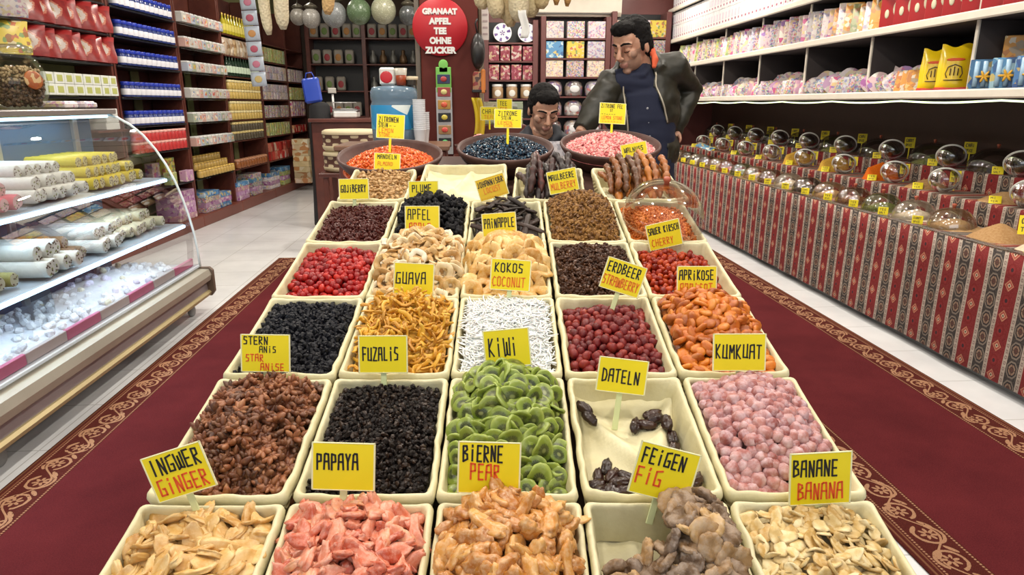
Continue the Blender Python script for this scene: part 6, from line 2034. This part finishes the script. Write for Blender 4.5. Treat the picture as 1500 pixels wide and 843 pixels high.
for z, rn in ((1.97, 'second'), (1.72, 'third')):
    for i in range(4):
        o = put('red_gift_pack', rp[0], TR(.42 + i * .155, BY - .10, z + .001, PI / 2, 0, 0) @ Matrix.Scale(.95 if i % 2 else 1.0, 4)); tag(o, 'red and white gift pack on the %s shelf beside the pillar' % rn, 'gift pack', 'red gift packs on the %s shelf' % rn)
gl = MB(); gl.lathe([(0, 0), (.075, 0), (.08, .01), (.08, .14), (.07, .16)], 18, 0); gl.lathe([(.072, .158), (.076, .162), (.076, .19), (0, .192)], 18, 1); gl.ell((0, -.08, .07), (.045, .006, .045), 14, 8, 2)
glm = gl.mesh('white_lid_jar', [plain('tan_biscuits', (.40, .26, .14), .25), M['white'], plain('jar_sticker', (.72, .70, .64), .4)])
for i in range(3):
    o = put('white_lid_jar', glm, TR(.47 + i * .20, BY - .08, 1.471)); tag(o, 'white-lidded jar of biscuits on the shelf under the red packs', 'jar', 'white lidded jars by the pillar')
pl_ = MB(); pl_.X = Matrix.Translation((0, 0, .125)) @ Matrix.Rotation(R(80), 4, 'X')
pl_.lathe([(0, 0), (.07, 0), (.125, .014), (.128, .018), (.122, .018), (.07, .006), (0, .005)], 36, 0)
pm = Mat('painted_plate', (.75, .75, .78), .25)
v_, x_, y_, z_ = pm.coord()
zz_ = z_ - .125
rr_ = (x_ * x_ + zz_ * zz_).sqrt(); a_ = zz_.atan2(x_)
fl = ((a_ * 6).sin().gt(.45) * rr_.band(.065, .112)).max(rr_.lt(.035) * (a_ * 5).sin().gt(-.2))
pm.color(pm.mix(fl, (.74, .74, .76), (.13, .07, .26)))
plm = pl_.mesh('painted_plate', pm.m)
for i, x in enumerate((.54, .88)):
    o = put('painted_plate', plm, TR(x, BY - .08, 2.214)); tag(o, ('white plate with dark flowers at the left on the top shelf by the pillar', 'white plate with dark flowers at the right on the top shelf by the pillar')[i], 'plate')
bx = {}
for i, mk in enumerate(('print_multi', 'print_blue', 'print_white', 'print_yellow')):
    bx[mk] = pack_mesh('gift_pack', (.24, .10, .22), M[mk])
for z, rn in ((2.27, 'top'), (2.01, 'second'), (1.76, 'third')):
    for i in range(3):
        mk = ('print_blue', 'print_yellow', 'print_white', 'print_multi', 'print_white')[(i + int(z * 10)) % 5]
        o = put('gift_pack', bx[mk], TR(1.26 + i * .29, BY - .10, z + .001, PI / 2)); tag(o, '%s gift pack on the %s shelf behind the seated person' % ({'print_multi': 'multicoloured'}.get(mk, mk[6:]), rn), 'gift pack', 'gift packs on the %s back shelf' % rn)
dj = MB(); dj.lathe([(0, 0), (.11, 0), (.125, .02), (.13, .13), (.11, .18), (.07, .21), (0, .215)], 20, 0); dj.ell((0, -.125, .10), (.07, .012, .05), 14, 8, 1)
djm = dj.mesh('sweet_jar', [print_mat('jar_of_sweets', (.42, .40, .42), [(.5, .2, .2), (.70, .70, .72), (.25, .2, .35), (.6, .5, .4)], 22, .6, .15), plain('white_round_label', (.74, .73, .74), .4)])
for z, rn in ((1.50, 'fourth'), (1.23, 'fifth'), (.96, 'lowest')):
    for i in range(3):
        o = put('sweet_jar', djm, TR(1.26 + i * .29, BY - .03, z + .001)); tag(o, 'round clear jar of sweets on the %s shelf behind the seated person' % rn, 'jar', 'sweet jars on the %s back shelf' % rn)
for z, rn in ((2.29, 'top'), (2.03, 'second'), (1.76, 'third')):
    for i in range(3):
        mk = ('print_yellow', 'print_orange', 'print_multi', 'print_white')[(i + int(z * 10)) % 4]
        o = put('gift_box', bx.setdefault(mk, pack_mesh('gift_pack', (.24, .10, .22), M[mk])), TR(2.22 + i * .24, BY - .10, z + .001, PI / 2)); tag(o, '%s box on the %s shelf behind the standing man' % ({'print_multi': 'multicoloured'}.get(mk, mk[6:]), rn), 'box', 'boxes on the %s shelf at the corner' % rn)
# air conditioner
ac = empty('air_conditioner', TR(1.56, 10.10, 2.565))
tag(ac, 'long white air conditioner high on the back wall', 'air conditioner')
b = MB(); b.X = Matrix.Rotation(PI / 2, 4, 'Z') @ Matrix.Rotation(PI / 2, 4, 'X')
b.prism([(.10, .0), (-.10, .0), (-.14, .05), (-.14, .30), (-.11, .34), (.10, .34)], -.63, .63)
b.build('ac_body', plain('warm_white_plastic', (.66, .60, .50), .35), ac)
b = MB(); b.box((0, -.125, .035), (1.16, .02, .022), .004); b.build('air_slot', plain('dark_slot', (.10, .09, .08), .5), ac)

# ------------------------------------------------------------------ hanging things
cord_m = plain('dark_cord', (.06, .045, .03), .7)
LMP = [((-1.77, 8.0, 2.22), .085, (.36, .33, .28)), ((-1.631, 8.0, 2.19), .10, (.50, .47, .42)), ((-1.383, 8.0, 2.20), .13, (.40, .42, .42)), ((-1.119, 8.0, 2.23), .13, (.18, .28, .14)), ((-.855, 8.0, 2.24), .135, (.62, .62, .42)), ((-.591, 8.0, 2.23), .10, (.12, .13, .13))]
CN = ('small grey', 'pale grey', 'silvery blue', 'dark green', 'creamy yellow', 'near-black')
for i, ((x, y, z), r_, c_) in enumerate(LMP):
    t = empty('mosaic_lamp', TR(x, y, z))
    tag(t, '%s mosaic glass lamp hanging before the alcove' % CN[i], 'hanging lamp', 'mosaic lamps before the alcove')
    b = MB(); b.ell((0, 0, r_), (r_, r_, r_ * 1.05), 22, 14)
    m = Mat('mosaic_%d' % i, tuple(k * .4 for k in c_), .3)
    c_ = tuple(k * .4 for k in c_)
    v_, *_ = m.coord()
    d_, cc = m.voro(v_, 60)
    m.color(m.mix(d_.lt(.25), c_, tuple(min(1, k * 1.5 + .05) for k in c_)))
    m.bump(d_, .4, .003)
    b.build('glass_globe', m.m, t)
    b = MB(); b.lathe([(r_ * .5, 1.85 * r_), (r_ * .55, 2.0 * r_), (r_ * .75, 2.15 * r_), (r_ * .6, 2.3 * r_), (.008, 2.6 * r_)], 20); b.build('metal_cap', plain('dark_bronze_cap%d' % i, (.07, .06, .04), .4, .5), t)
    b = MB(); b.tube([(0, 0, 2.5 * r_), (0, 0, 3.25 - z)], .006, 6); b.build('cord', cord_m, t)
def luffa(x, y, z, L, r_, c_, label, tiltx=0, tilty=0, group=None):
    t = empty('luffa_sponge', TR(x, y, z))
    tag(t, label, 'luffa', group)
    rng = random.Random(int(x * 1000))
    b = MB()
    pts, rad = [], []
    for i in range(13):
        q = i / 12
        pts.append(Vector((tiltx * q + .01 * math.sin(q * 4 + x * 9), tilty * q, L * q)))
        rad.append(r_ * (min(1, q * 5 + .45) if q < .5 else min(1, (1 - q) * 5 + .4)) * (1 + .10 * math.sin(q * 5 + x * 20)))
    b.tube(pts, rad, 16)
    m = Mat('luffa', c_, .8)
    v_, *_ = m.coord()
    d_, cc = m.voro(v_, 70, 'DISTANCE_TO_EDGE') if False else m.voro(v_, 70)
    nn = m.noise(v_, 16, 3)
    m.color(m.mix(nn, tuple(k * .72 for k in c_), c_))
    m.bump(d_ + nn, .8, .006)
    b.build('sponge', m.m, t)
    b = MB(); b.tube([pts[-1], Vector((pts[-1].x, pts[-1].y, 3.25 - z))], .003, 5); b.build('cord', cord_m, t)
LF = [(.10, 4.0, 1.90, .30, .042, (.62, .50, .30), -.03), (.175, 3.96, 1.85, .34, .050, (.66, .54, .33), -.02), (.255, 4.0, 1.81, .36, .046, (.58, .44, .24), .01), (.30, 3.93, 1.83, .34, .052, (.70, .60, .40), .03), (.375, 4.0, 1.86, .34, .046, (.64, .52, .30), .04), (.43, 3.96, 1.90, .30, .042, (.60, .46, .24), .06), (.225, 4.08, 1.86, .34, .05, (.50, .36, .17), .0), (.34, 4.08, 1.88, .34, .05, (.52, .38, .18), .02)]
for i, (x, y, z, L, r_, c_, tx) in enumerate(LF):
    luffa(x, y, z, L, r_, c_, 'tan luffa in the bunch above the seated person, %s' % (('leftmost', 'second from the left', 'lowest', 'palest at the front', 'fourth from the right', 'rightmost of the front ones', 'darker one at the back left', 'darker one at the back right')[i]), tx, 0, 'luffas in the hanging bunch')
b = MB(); b.grid(4, 8, lambda i, j: (-.02 + .04 * i + .01 * math.sin(j * 5), .01 * math.sin(i * 5), -.06 + .14 * j))
o = b.build('paper_label', plain('white_tag_paper', (.76, .75, .72), .6), None, TR(.325, 3.87, 1.80))
md = o.modifiers.new('thick', 'SOLIDIFY'); md.thickness = .003
tag(o, 'crumpled white paper tag hanging from the luffa bunch', 'paper tag')
luffa(.53, 4.05, 1.93, .3, .024, (.50, .28, .09), 'small brown gourd hanging right of the luffa bunch')
luffa(.585, 4.02, 1.92, .3, .022, (.46, .25, .08), 'small brown gourd farthest right of the luffa bunch')
luffa(-1.045, 4.0, 1.76, .42, .030, (.74, .63, .42), 'long pale luffa at the left of the hanging pair', -.01)
luffa(-.965, 4.02, 1.79, .40, .036, (.74, .64, .44), 'long pale luffa at the right of the hanging pair', .0)
luffa(-.725, 4.0, 1.865, .30, .036, (.66, .42, .18), 'orange-tan luffa hanging alone above the jug')
# strip of picture sachets
hs = empty('sachet_strip', TR(-1.80, 6.5, 1.55)); tag(hs, 'long hanging strip of white and blue picture sachets', 'sachet strip')
hs.matrix_world = TR(-1.82, 6.5, 1.55, 0, 0, R(-3))
b = MB()
for i in range(13):
    b.grid(4, 4, lambda p, q: (-.065 + .13 * p, -.010 * math.sin(PI * q) - .004 * math.sin(PI * p), .128 * i + .122 * q))
o = b.build('sachets', plain('pale_blue_sachet', (.52, .58, .68), .3), hs); md = o.modifiers.new('t', 'SOLIDIFY'); md.thickness = .006
for i in range(13):
    b = MB(); b.ell((.0, -.014, .06 + .128 * i), (.034, .004, .030), 14, 6)
    b.build('picture', plain('sachet_pic%d' % i, random.choice(((.62, .30, .10), (.66, .50, .20), (.50, .10, .16), (.60, .20, .30))), .5), hs)
b = MB(); b.tube([(0, 0, 1.66), (0, 0, 1.70)], .003, 5); b.build('cord', cord_m, hs)
# ------------------------------------------------------------------ people
from mathutils.bvhtree import BVHTree
def fused(mb, name, mats, voxel, parent=None, smooth=6, disp=None, cut=None, matfn=None):
    """one continuous surface from overlapping volumes"""
    me = mb.mesh('tmp', [M['black']])
    o = bpy.data.objects.new('tmp', me)
    side = bpy.data.scenes.new('side')
    side.collection.objects.link(o)
    m = o.modifiers.new('r', 'REMESH'); m.mode = 'VOXEL'; m.voxel_size = voxel; m.use_smooth_shade = True
    m = o.modifiers.new('s', 'SMOOTH'); m.iterations = smooth; m.factor = .5
    side.view_layers[0].update()
    out = bpy.data.meshes.new_from_object(o.evaluated_get(side.view_layers[0].depsgraph))
    bpy.data.objects.remove(o)
    bpy.data.scenes.remove(side)
    out.name = name
    out.materials.clear()
    for x in (mats if isinstance(mats, list) else [mats]):
        out.materials.append(x)
    if disp:
        for v in out.vertices:
            v.co += v.normal * disp(v.co)
    if cut:
        bm = bmesh.new(); bm.from_mesh(out)
        bmesh.ops.delete(bm, geom=[f for f in bm.faces if cut(f.calc_center_median(), f.normal)], context='FACES')
        bm.to_mesh(out); bm.free()
    for p in out.polygons:
        p.use_smooth = True
        p.material_index = matfn(p.center, p.normal) if matfn else 0
    return put(name, out, None, parent)
def head(b, H):
    b.X = H
    b.ell((0, .012, .030), (.075, .096, .104), 24, 16)
    b.ell((0, -.020, -.045), (.058, .070, .064), 20, 12)
    b.ell((0, -.070, -.094), (.024, .020, .018), 14, 10)
    b.ell((0, -.052, .055), (.062, .038, .045), 16, 10)
    b.tube([(0, -.086, .030), (0, -.104, .002), (0, -.119, -.022), (0, -.104, -.036)], [.009, .011, .0145, .008], 10)
    for s in (-1, 1):
        b.ell((s * .012, -.104, -.027), (.010, .011, .008), 10, 8)
        b.tube([(s * .010, -.090, .032), (s * .034, -.084, .036), (s * .056, -.066, .028)], [.010, .011, .009], 8)
        b.ell((s * .044, -.062, -.016), (.024, .026, .022), 12, 8)
        b.ell((s * .032, -.076, .009), (.018, .0135, .0125), 12, 8)
        b.ell((s * .077, .012, -.006), (.009, .022, .031), 12, 10, 0, Matrix.Rotation(s * .25, 3, 'Z'))
        b.ell((s * .074, .010, -.012), (.014, .012, .018), 10, 8)
    b.ell((0, -.092, -.057), (.025, .012, .0065), 14, 8)
    b.ell((0, -.089, -.068), (.021, .012, .0075), 14, 8)
    b.tube([(0, .020, -.03), (0, .035, -.11), (0, .050, -.19)], [.054, .055, .060], 16)
    b.X = Matrix.Identity(4)
def hand(b, H, side, curl):
    """palm hangs along -z of H, back of the hand toward +y, thumb toward side*x"""
    b.X = H
    b.ell((0, 0, -.042), (.040, .015, .050), 14, 10)
    for i, (x, L) in enumerate(((.028, .070), (.010, .078), (-.009, .072), (-.026, .056))):
        p = Vector((x * side, 0, -.082)); pts = [p + Vector((0, 0, .03))]; a = .15
        pts.append(p.copy())
        for k in range(3):
            a += curl * (.8 + .1 * i)
            p = p + Vector((0, -math.sin(a), -math.cos(a))) * L * (.42, .32, .26)[k]
            pts.append(p.copy())
        b.tube(pts, [.009, .0092, .0088, .0080, .0062], 8)
    b.tube([(side * .020, 0, -.018), (side * .046, -.008, -.040), (side * .058, -.018, -.064), (side * .054, -.030, -.084)], [.013, .0115, .0098, .0075], 8)
    b.X = Matrix.Identity(4)
skin = (lambda m: (m.color(m.ramp(m.noise(m.coord()[0], 30, 3), [(.3, (.44, .225, .145)), (.7, (.54, .30, .205))])), m.inp('Subsurface Weight', .12), m.m)[-1])(Mat('skin', (.5, .3, .2), .5))
stub = plain('stubbled_skin', (.34, .19, .13), .6)
lip = plain('lips', (.38, .17, .13), .5)
hair_m = (lambda m: (m.bump(m.noise(m.coord()[0], 140, 2), .4, .002), m.m)[-1])(Mat('black_hair', (.006, .005, .005), .75, 0, .15))
def person_head_parts(root, H, hairlen=1.0):
    b = MB(); b.X = H
    b.ell((0, .022, .062), (.083, .094, .083), 22, 14)
    b.ell((0, .050, .000), (.076, .068, .085), 20, 12)
    for s in (-1, 1):
        b.ell((s * .066, .022, .030), (.020, .048, .052), 12, 10)
        b.ell((s * .071, -.012, .012), (.008, .013, .030), 10, 8)
    b.ell((0, -.048, .100), (.066, .052, .036 * hairlen), 18, 10)
    Hi = H.inverted()
    fused(b, 'hair', hair_m, .005, root, 3, lambda c: .004 * noise.noise(c * 55) + .003 * noise.noise(c * 120))
    for s in (-1, 1):
        b = MB(); b.X = H
        b.tube([(s * .012, -.098, .034), (s * .030, -.0965, .041), (s * .048, -.083, .038), (s * .058, -.070, .030)], [.0042, .0052, .0045, .002], 6)
        b.build('eyebrow', hair_m, root)
        b = MB(); b.X = H
        b.tube([(s * .017, -.0875, .003), (s * .026, -.0905, -.001), (s * .036, -.0890, -.001), (s * .047, -.080, .004)], [.0012, .0020, .0020, .0012], 6)
        b.build('eye_slit_shade', hair_m, root)  # thin dark tube put in for the darkness of the eye slit
def faces_mat(H):
    Hi = H.inverted()
    def f(c, n):
        p = Hi @ c
        if p.y < -.02 and -.115 < p.z < .02:
            if p.y < -.083 and abs(p.x) < .024 and -.075 < p.z < -.051:
                return 2
            if p.z < -.040 - .0 * abs(p.x) and not (abs(p.x) < .013 and p.y < -.1) :
                return 1
            if abs(p.x) > .050 and p.z < .0:
                return 1
        return 0
    return f

# --- standing man behind the pink bowl
man = empty('person', TR(1.05, 4.0, .012))
tag(man, 'standing person in olive jacket and navy shirt bending over the pink tea bowl', 'person')
mi_ = man.matrix_world.inverted()
def adopt(o, root, inv):
    o.parent = root
    o.matrix_parent_inverse = inv
    return o
H1 = Matrix.Translation((.925, 3.90, 1.700)) @ Matrix.Rotation(R(-52), 4, 'Z') @ Matrix.Rotation(R(20), 4, 'X') @ Matrix.Scale(1.12, 4)
b = MB()
head(b, H1)
b.tube([(.955, 3.945, 1.60), (1.00, 3.97, 1.54), (1.02, 3.98, 1.46)], [.062, .075, .11], 16)
b.ell((1.02, 3.98, 1.36), (.165, .105, .20)); b.ell((1.05, 4.0, 1.12), (.15, .10, .20)); b.ell((1.06, 4.0, .95), (.16, .11, .13))
SHR, ELR, WRR = Vector((.82, 3.93, 1.52)), Vector((.715, 3.86, 1.36)), Vector((.625, 3.775, 1.245))
SHL, ELL, WRL = Vector((1.19, 4.0, 1.60)), Vector((1.335, 4.13, 1.475)), Vector((1.225, 4.03, 1.265))
b.tube([(.98, 3.97, 1.50), SHR, ELR, WRR], [.07, .052, .042, .030], 12)
b.tube([(1.05, 3.98, 1.54), SHL, ELL, WRL], [.07, .052, .042, .030], 12)
hand(b, Matrix.Translation(WRR) @ (WRR - ELR).to_track_quat('-Z', 'Y').to_matrix().to_4x4(), 1, .45)
hand(b, Matrix.Translation(WRL) @ (WRL - ELL).to_track_quat('-Z', 'Y').to_matrix().to_4x4(), -1, .5)
for s, kx in ((-.075, 1.0), (.075, 1.15)):
    b.tube([(1.06 + s, 4.0, .95), (1.06 + s * 1.15, 3.98, .50), (1.06 + s * 1.2, 4.02, .09)], [.085, .056, .038], 12)
    b.ell((1.06 + s * 1.25, 3.96, .055), (.042, .115, .040))
adopt(fused(b, 'body', [skin, stub, lip], .0055, None, 3, None, None, faces_mat(H1)), man, mi_)
n0 = set(bpy.data.objects)
person_head_parts(None, H1, 1.05)
b = MB()
b.tube([(1.0, 3.955, 1.55), (1.01, 3.97, 1.46), (1.03, 3.975, 1.32), (1.045, 3.985, 1.15), (1.06, 3.995, .93)], [.09, .165, .182, .174, .172], 24, 0, True, .70, True, (0, 1, 0))
b.tube([(.965, 3.945, 1.615), (.98, 3.945, 1.57), (1.00, 3.955, 1.51), (1.01, 3.97, 1.45)], [.068, .078, .092, .095], 18)
b.tube([(1.0, 3.96, 1.50), (.90, 3.945, 1.52), SHR], [.10, .088, .068], 12)
b.tube([(.90, 3.93, 1.56), (.93, 3.875, 1.545), (.985, 3.865, 1.55), (1.03, 3.90, 1.59)], [.013, .015, .015, .013], 10)
fused(b, 'navy_shirt', plain('navy_cotton', (.008, .012, .036), .85), .008, None, 4, lambda c: .005 * noise.noise(Vector((c.x * 9, c.y * 9, c.z * 26))))
b = MB()
for s in (-.075, .075):
    b.tube([(1.06 + s, 4.0, .98), (1.06 + s * 1.15, 3.98, .50), (1.06 + s * 1.2, 4.02, .10)], [.10, .075, .062], 14)
b.ell((1.06, 4.0, .96), (.172, .122, .14))
fused(b, 'dark_jeans', plain('dark_denim', (.012, .018, .045), .8), .01, None, 3, lambda c: .004 * noise.noise(c * 14))
for s in (-.075, .075):
    b = MB(); b.ell((1.06 + s * 1.25, 3.95, .060), (.05, .13, .048), 16, 10, 0, None, lambda p: Vector((p.x, p.y, max(p.z, -.9)))); b.build('shoe', plain('black_leather_shoe%d' % (s > 0), (.015, .013, .012), .35))
b = MB()
b.ell((1.02, 4.0, 1.37), (.225, .158, .25), 26, 18); b.ell((1.05, 4.02, 1.14), (.215, .160, .16), 24, 14)
b.tube([(.96, 3.99, 1.51), SHR + Vector((-.005, .01, -.015)), ELR, WRR - (WRR - ELR) * .12], [.095, .084, .074, .052], 16)
b.tube([(1.04, 4.0, 1.56), SHL, ELL, WRL + (WRL - ELL) * .12], [.105, .092, .080, .056], 16)
b.tube([(.835, 3.93, 1.555), (.90, 3.985, 1.62), (.98, 4.03, 1.655), (1.07, 4.0, 1.64), (1.095, 3.90, 1.58)], [.03, .048, .055, .052, .034], 12)
def interp(z, pts):
    for (z0, x0), (z1, x1) in zip(pts, pts[1:]):
        if z0 >= z >= z1:
            return x0 + (x1 - x0) * (z0 - z) / (z0 - z1)
    return pts[0][1] if z > pts[0][0] else pts[-1][1]
XL = [(1.62, .89), (1.56, .875), (1.42, .895), (1.25, .925), (.9, .94)]
XR = [(1.62, 1.03), (1.56, 1.055), (1.50, 1.05), (1.38, 1.10), (1.25, 1.145), (.9, 1.17)]
def front_cut(c, n):
    if c.y < 3.96 and .9 < c.z < 1.60 and interp(c.z, XL) < c.x < interp(c.z, XR):
        return True
    q = (c - Vector((.955, 3.93, 1.62)))
    return q.length < .082 or c.z < 1.0 or (c - WRR).length < .028
jm = Mat('olive_nylon', (.04, .038, .025), .5)
v_, *_ = jm.coord(); nn = jm.noise(v_, 14, 3)
jm.color(jm.ramp(nn, [(.3, (.009, .0085, .005)), (.7, (.022, .020, .011))])); jm.bump(nn, .3, .01)
jk = fused(b, 'olive_jacket', jm.m, .009, None, 5, lambda c: .010 * noise.noise(Vector((c.x * 7, c.y * 7, c.z * 18))) + .005 * noise.noise(c * 24), front_cut)
md = jk.modifiers.new('thick', 'SOLIDIFY'); md.thickness = .010; md.offset = -1
bv = BVHTree.FromPolygons([v.co.copy() for v in jk.data.vertices], [tuple(p.vertices) for p in jk.data.polygons])
zipm = plain('pale_metal_zip', (.52, .46, .36), .35, .3)
for pts, z0, z1, dx in ((XL, 1.55, 1.12, -.008), (XR, 1.57, 1.30, .008)):
    line = []
    for i in range(15):
        z = z0 + (z1 - z0) * i / 14
        x = interp(z, pts) + dx
        hit = bv.ray_cast(Vector((x, 3.3, z)), Vector((0, 1, 0)))
        if hit[0] is not None and hit[0].y < 3.97:
            line.append(hit[0] + Vector((0, -.002, 0)))
    if len(line) > 2:
        b = MB(); b.tube(line, .0048, 6); b.build('zip', zipm)
b = MB(); b.tube([(1.005, 3.935, 1.735), (1.035, 3.905, 1.69), (1.045, 3.865, 1.635), (1.035, 3.845, 1.59)], [.012, .022, .026, .014], 10, 0, True, .6)
fused(b, 'orange_hood_lining', plain('orange_fleece', (.75, .12, .045), .8), .005, None, 3, lambda c: .004 * noise.noise(c * 40))
for i in range(5):
    z = 1.45 - i * .075
    b = MB(); b.ell((1.0 + i * .012, 3.846 + .004 * i + (.02 if i == 0 else 0), z), (.0065, .004, .0065), 10, 6); b.build('button', plain('pale_button%d' % i, (.35, .35, .38), .3))
for o in set(bpy.data.objects) - n0:
    adopt(o, man, mi_)

# --- seated man behind the blue bowl
stool = empty('stool', TR(.46, 4.24, .012)); tag(stool, 'dark wooden stool under the seated person behind the blue bowl', 'stool')
b = MB(); b.lathe([(0, .56), (.16, .56), (.17, .57), (.17, .59), (.16, .60), (0, .60)], 24); b.build('seat', M['dark_wood'], stool)
for i in range(4):
    a = PI / 4 + PI / 2 * i
    b = MB(); b.tube([(.11 * math.cos(a), .11 * math.sin(a), .565), (.16 * math.cos(a), .16 * math.sin(a), 0)], .016, 8); b.build('leg', M['dark_wood'], stool)
man2 = empty('person', TR(.46, 4.2, .62))
tag(man2, 'seated person in dark jacket with short black hair looking down behind the blue bowl', 'person')
m2i = man2.matrix_world.inverted()
H2 = Matrix.Translation((.452, 4.02, 1.362)) @ Matrix.Rotation(R(10), 4, 'Z') @ Matrix.Rotation(R(26), 4, 'X') @ Matrix.Scale(1.04, 4)
b = MB(); head(b, H2)
b.tube([(.452, 4.06, 1.27), (.455, 4.10, 1.20), (.458, 4.14, 1.10)], [.058, .070, .11], 16)
b.ell((.458, 4.15, 1.02), (.16, .105, .20)); b.ell((.46, 4.19, .78), (.15, .11, .18)); b.ell((.46, 4.20, .70), (.17, .13, .09))
AR = [Vector((.29, 4.13, 1.14)), Vector((.245, 4.02, .90)), Vector((.36, 3.80, .98))]
AL = [Vector((.625, 4.13, 1.14)), Vector((.675, 4.02, .90)), Vector((.57, 3.80, .98))]
for A_, s in ((AR, 1), (AL, -1)):
    b.tube([(.458, 4.14, 1.12)] + A_, [.07, .052, .042, .030], 12)
    hand(b, Matrix.Translation(A_[2]) @ (A_[2] - A_[1]).to_track_quat('-Z', 'Y').to_matrix().to_4x4(), s, .45)
for s in (-.09, .09):
    b.tube([(.46 + s, 4.18, .70), (.46 + s * 1.3, 3.80, .68), (.46 + s * 1.3, 3.84, .10)], [.085, .062, .040], 12)
    b.ell((.46 + s * 1.3, 3.79, .058), (.042, .115, .040))
n0 = set(bpy.data.objects)
fused(b, 'body', [skin, stub, lip], .0055, None, 3, None, None, faces_mat(H2))
person_head_parts(None, H2, 1.0)
b = MB()
b.ell((.458, 4.15, 1.06), (.215, .15, .225), 24, 16); b.ell((.46, 4.19, .80), (.19, .15, .2), 24, 14)
for A_ in (AR, AL):
    b.tube([(.458, 4.13, 1.17)] + A_[:2] + [A_[2] - (A_[2] - A_[1]) * .1], [.10, .085, .07, .05], 14)
b.tube([(.43, 3.995, 1.165), (.375, 4.05, 1.205), (.375, 4.11, 1.245), (.455, 4.165, 1.265), (.54, 4.11, 1.245), (.54, 4.05, 1.205), (.485, 3.995, 1.165)], [.026, .032, .036, .038, .036, .032, .026], 10)
fused(b, 'dark_jacket', plain('slate_jacket', (.014, .017, .026), .75), .009, None, 5, lambda c: .006 * noise.noise(Vector((c.x * 8, c.y * 8, c.z * 20))), lambda c, n: (c - Vector((.455, 4.05, 1.25))).length < .062 or (c - AR[2]).length < .03 or (c - AL[2]).length < .03)
b = MB()
for s in (-.09, .09):
    b.tube([(.46 + s, 4.18, .71), (.46 + s * 1.3, 3.80, .69), (.46 + s * 1.3, 3.84, .11)], [.105, .078, .06], 14)
b.ell((.46, 4.20, .70), (.19, .14, .095))
fused(b, 'black_trousers', plain('black_cotton', (.012, .012, .014), .8), .01, None, 3)
for s in (-.09, .09):
    b = MB(); b.ell((.46 + s * 1.3, 3.78, .060), (.05, .13, .048), 16, 10); b.build('shoe', plain('dark_shoe%d' % (s > 0), (.02, .018, .016), .35))
for o in set(bpy.data.objects) - n0:
    adopt(o, man2, m2i)
b = MB(); b.grid(8, 10, lambda i, j: (-.13 + .26 * i, .03 * math.sin(i * PI), -.10 + .26 * j))
o = b.build('newspaper', print_mat('newsprint', (.46, .48, .52), [(.3, .32, .36), (.55, .56, .58)], 60, .4, .8), None, TR(.535, 3.80, 1.075, R(15), R(-32)))
md = o.modifiers.new('t', 'SOLIDIFY'); md.thickness = .003
tag(o, 'folded pale grey newspaper held by the seated person', 'newspaper')
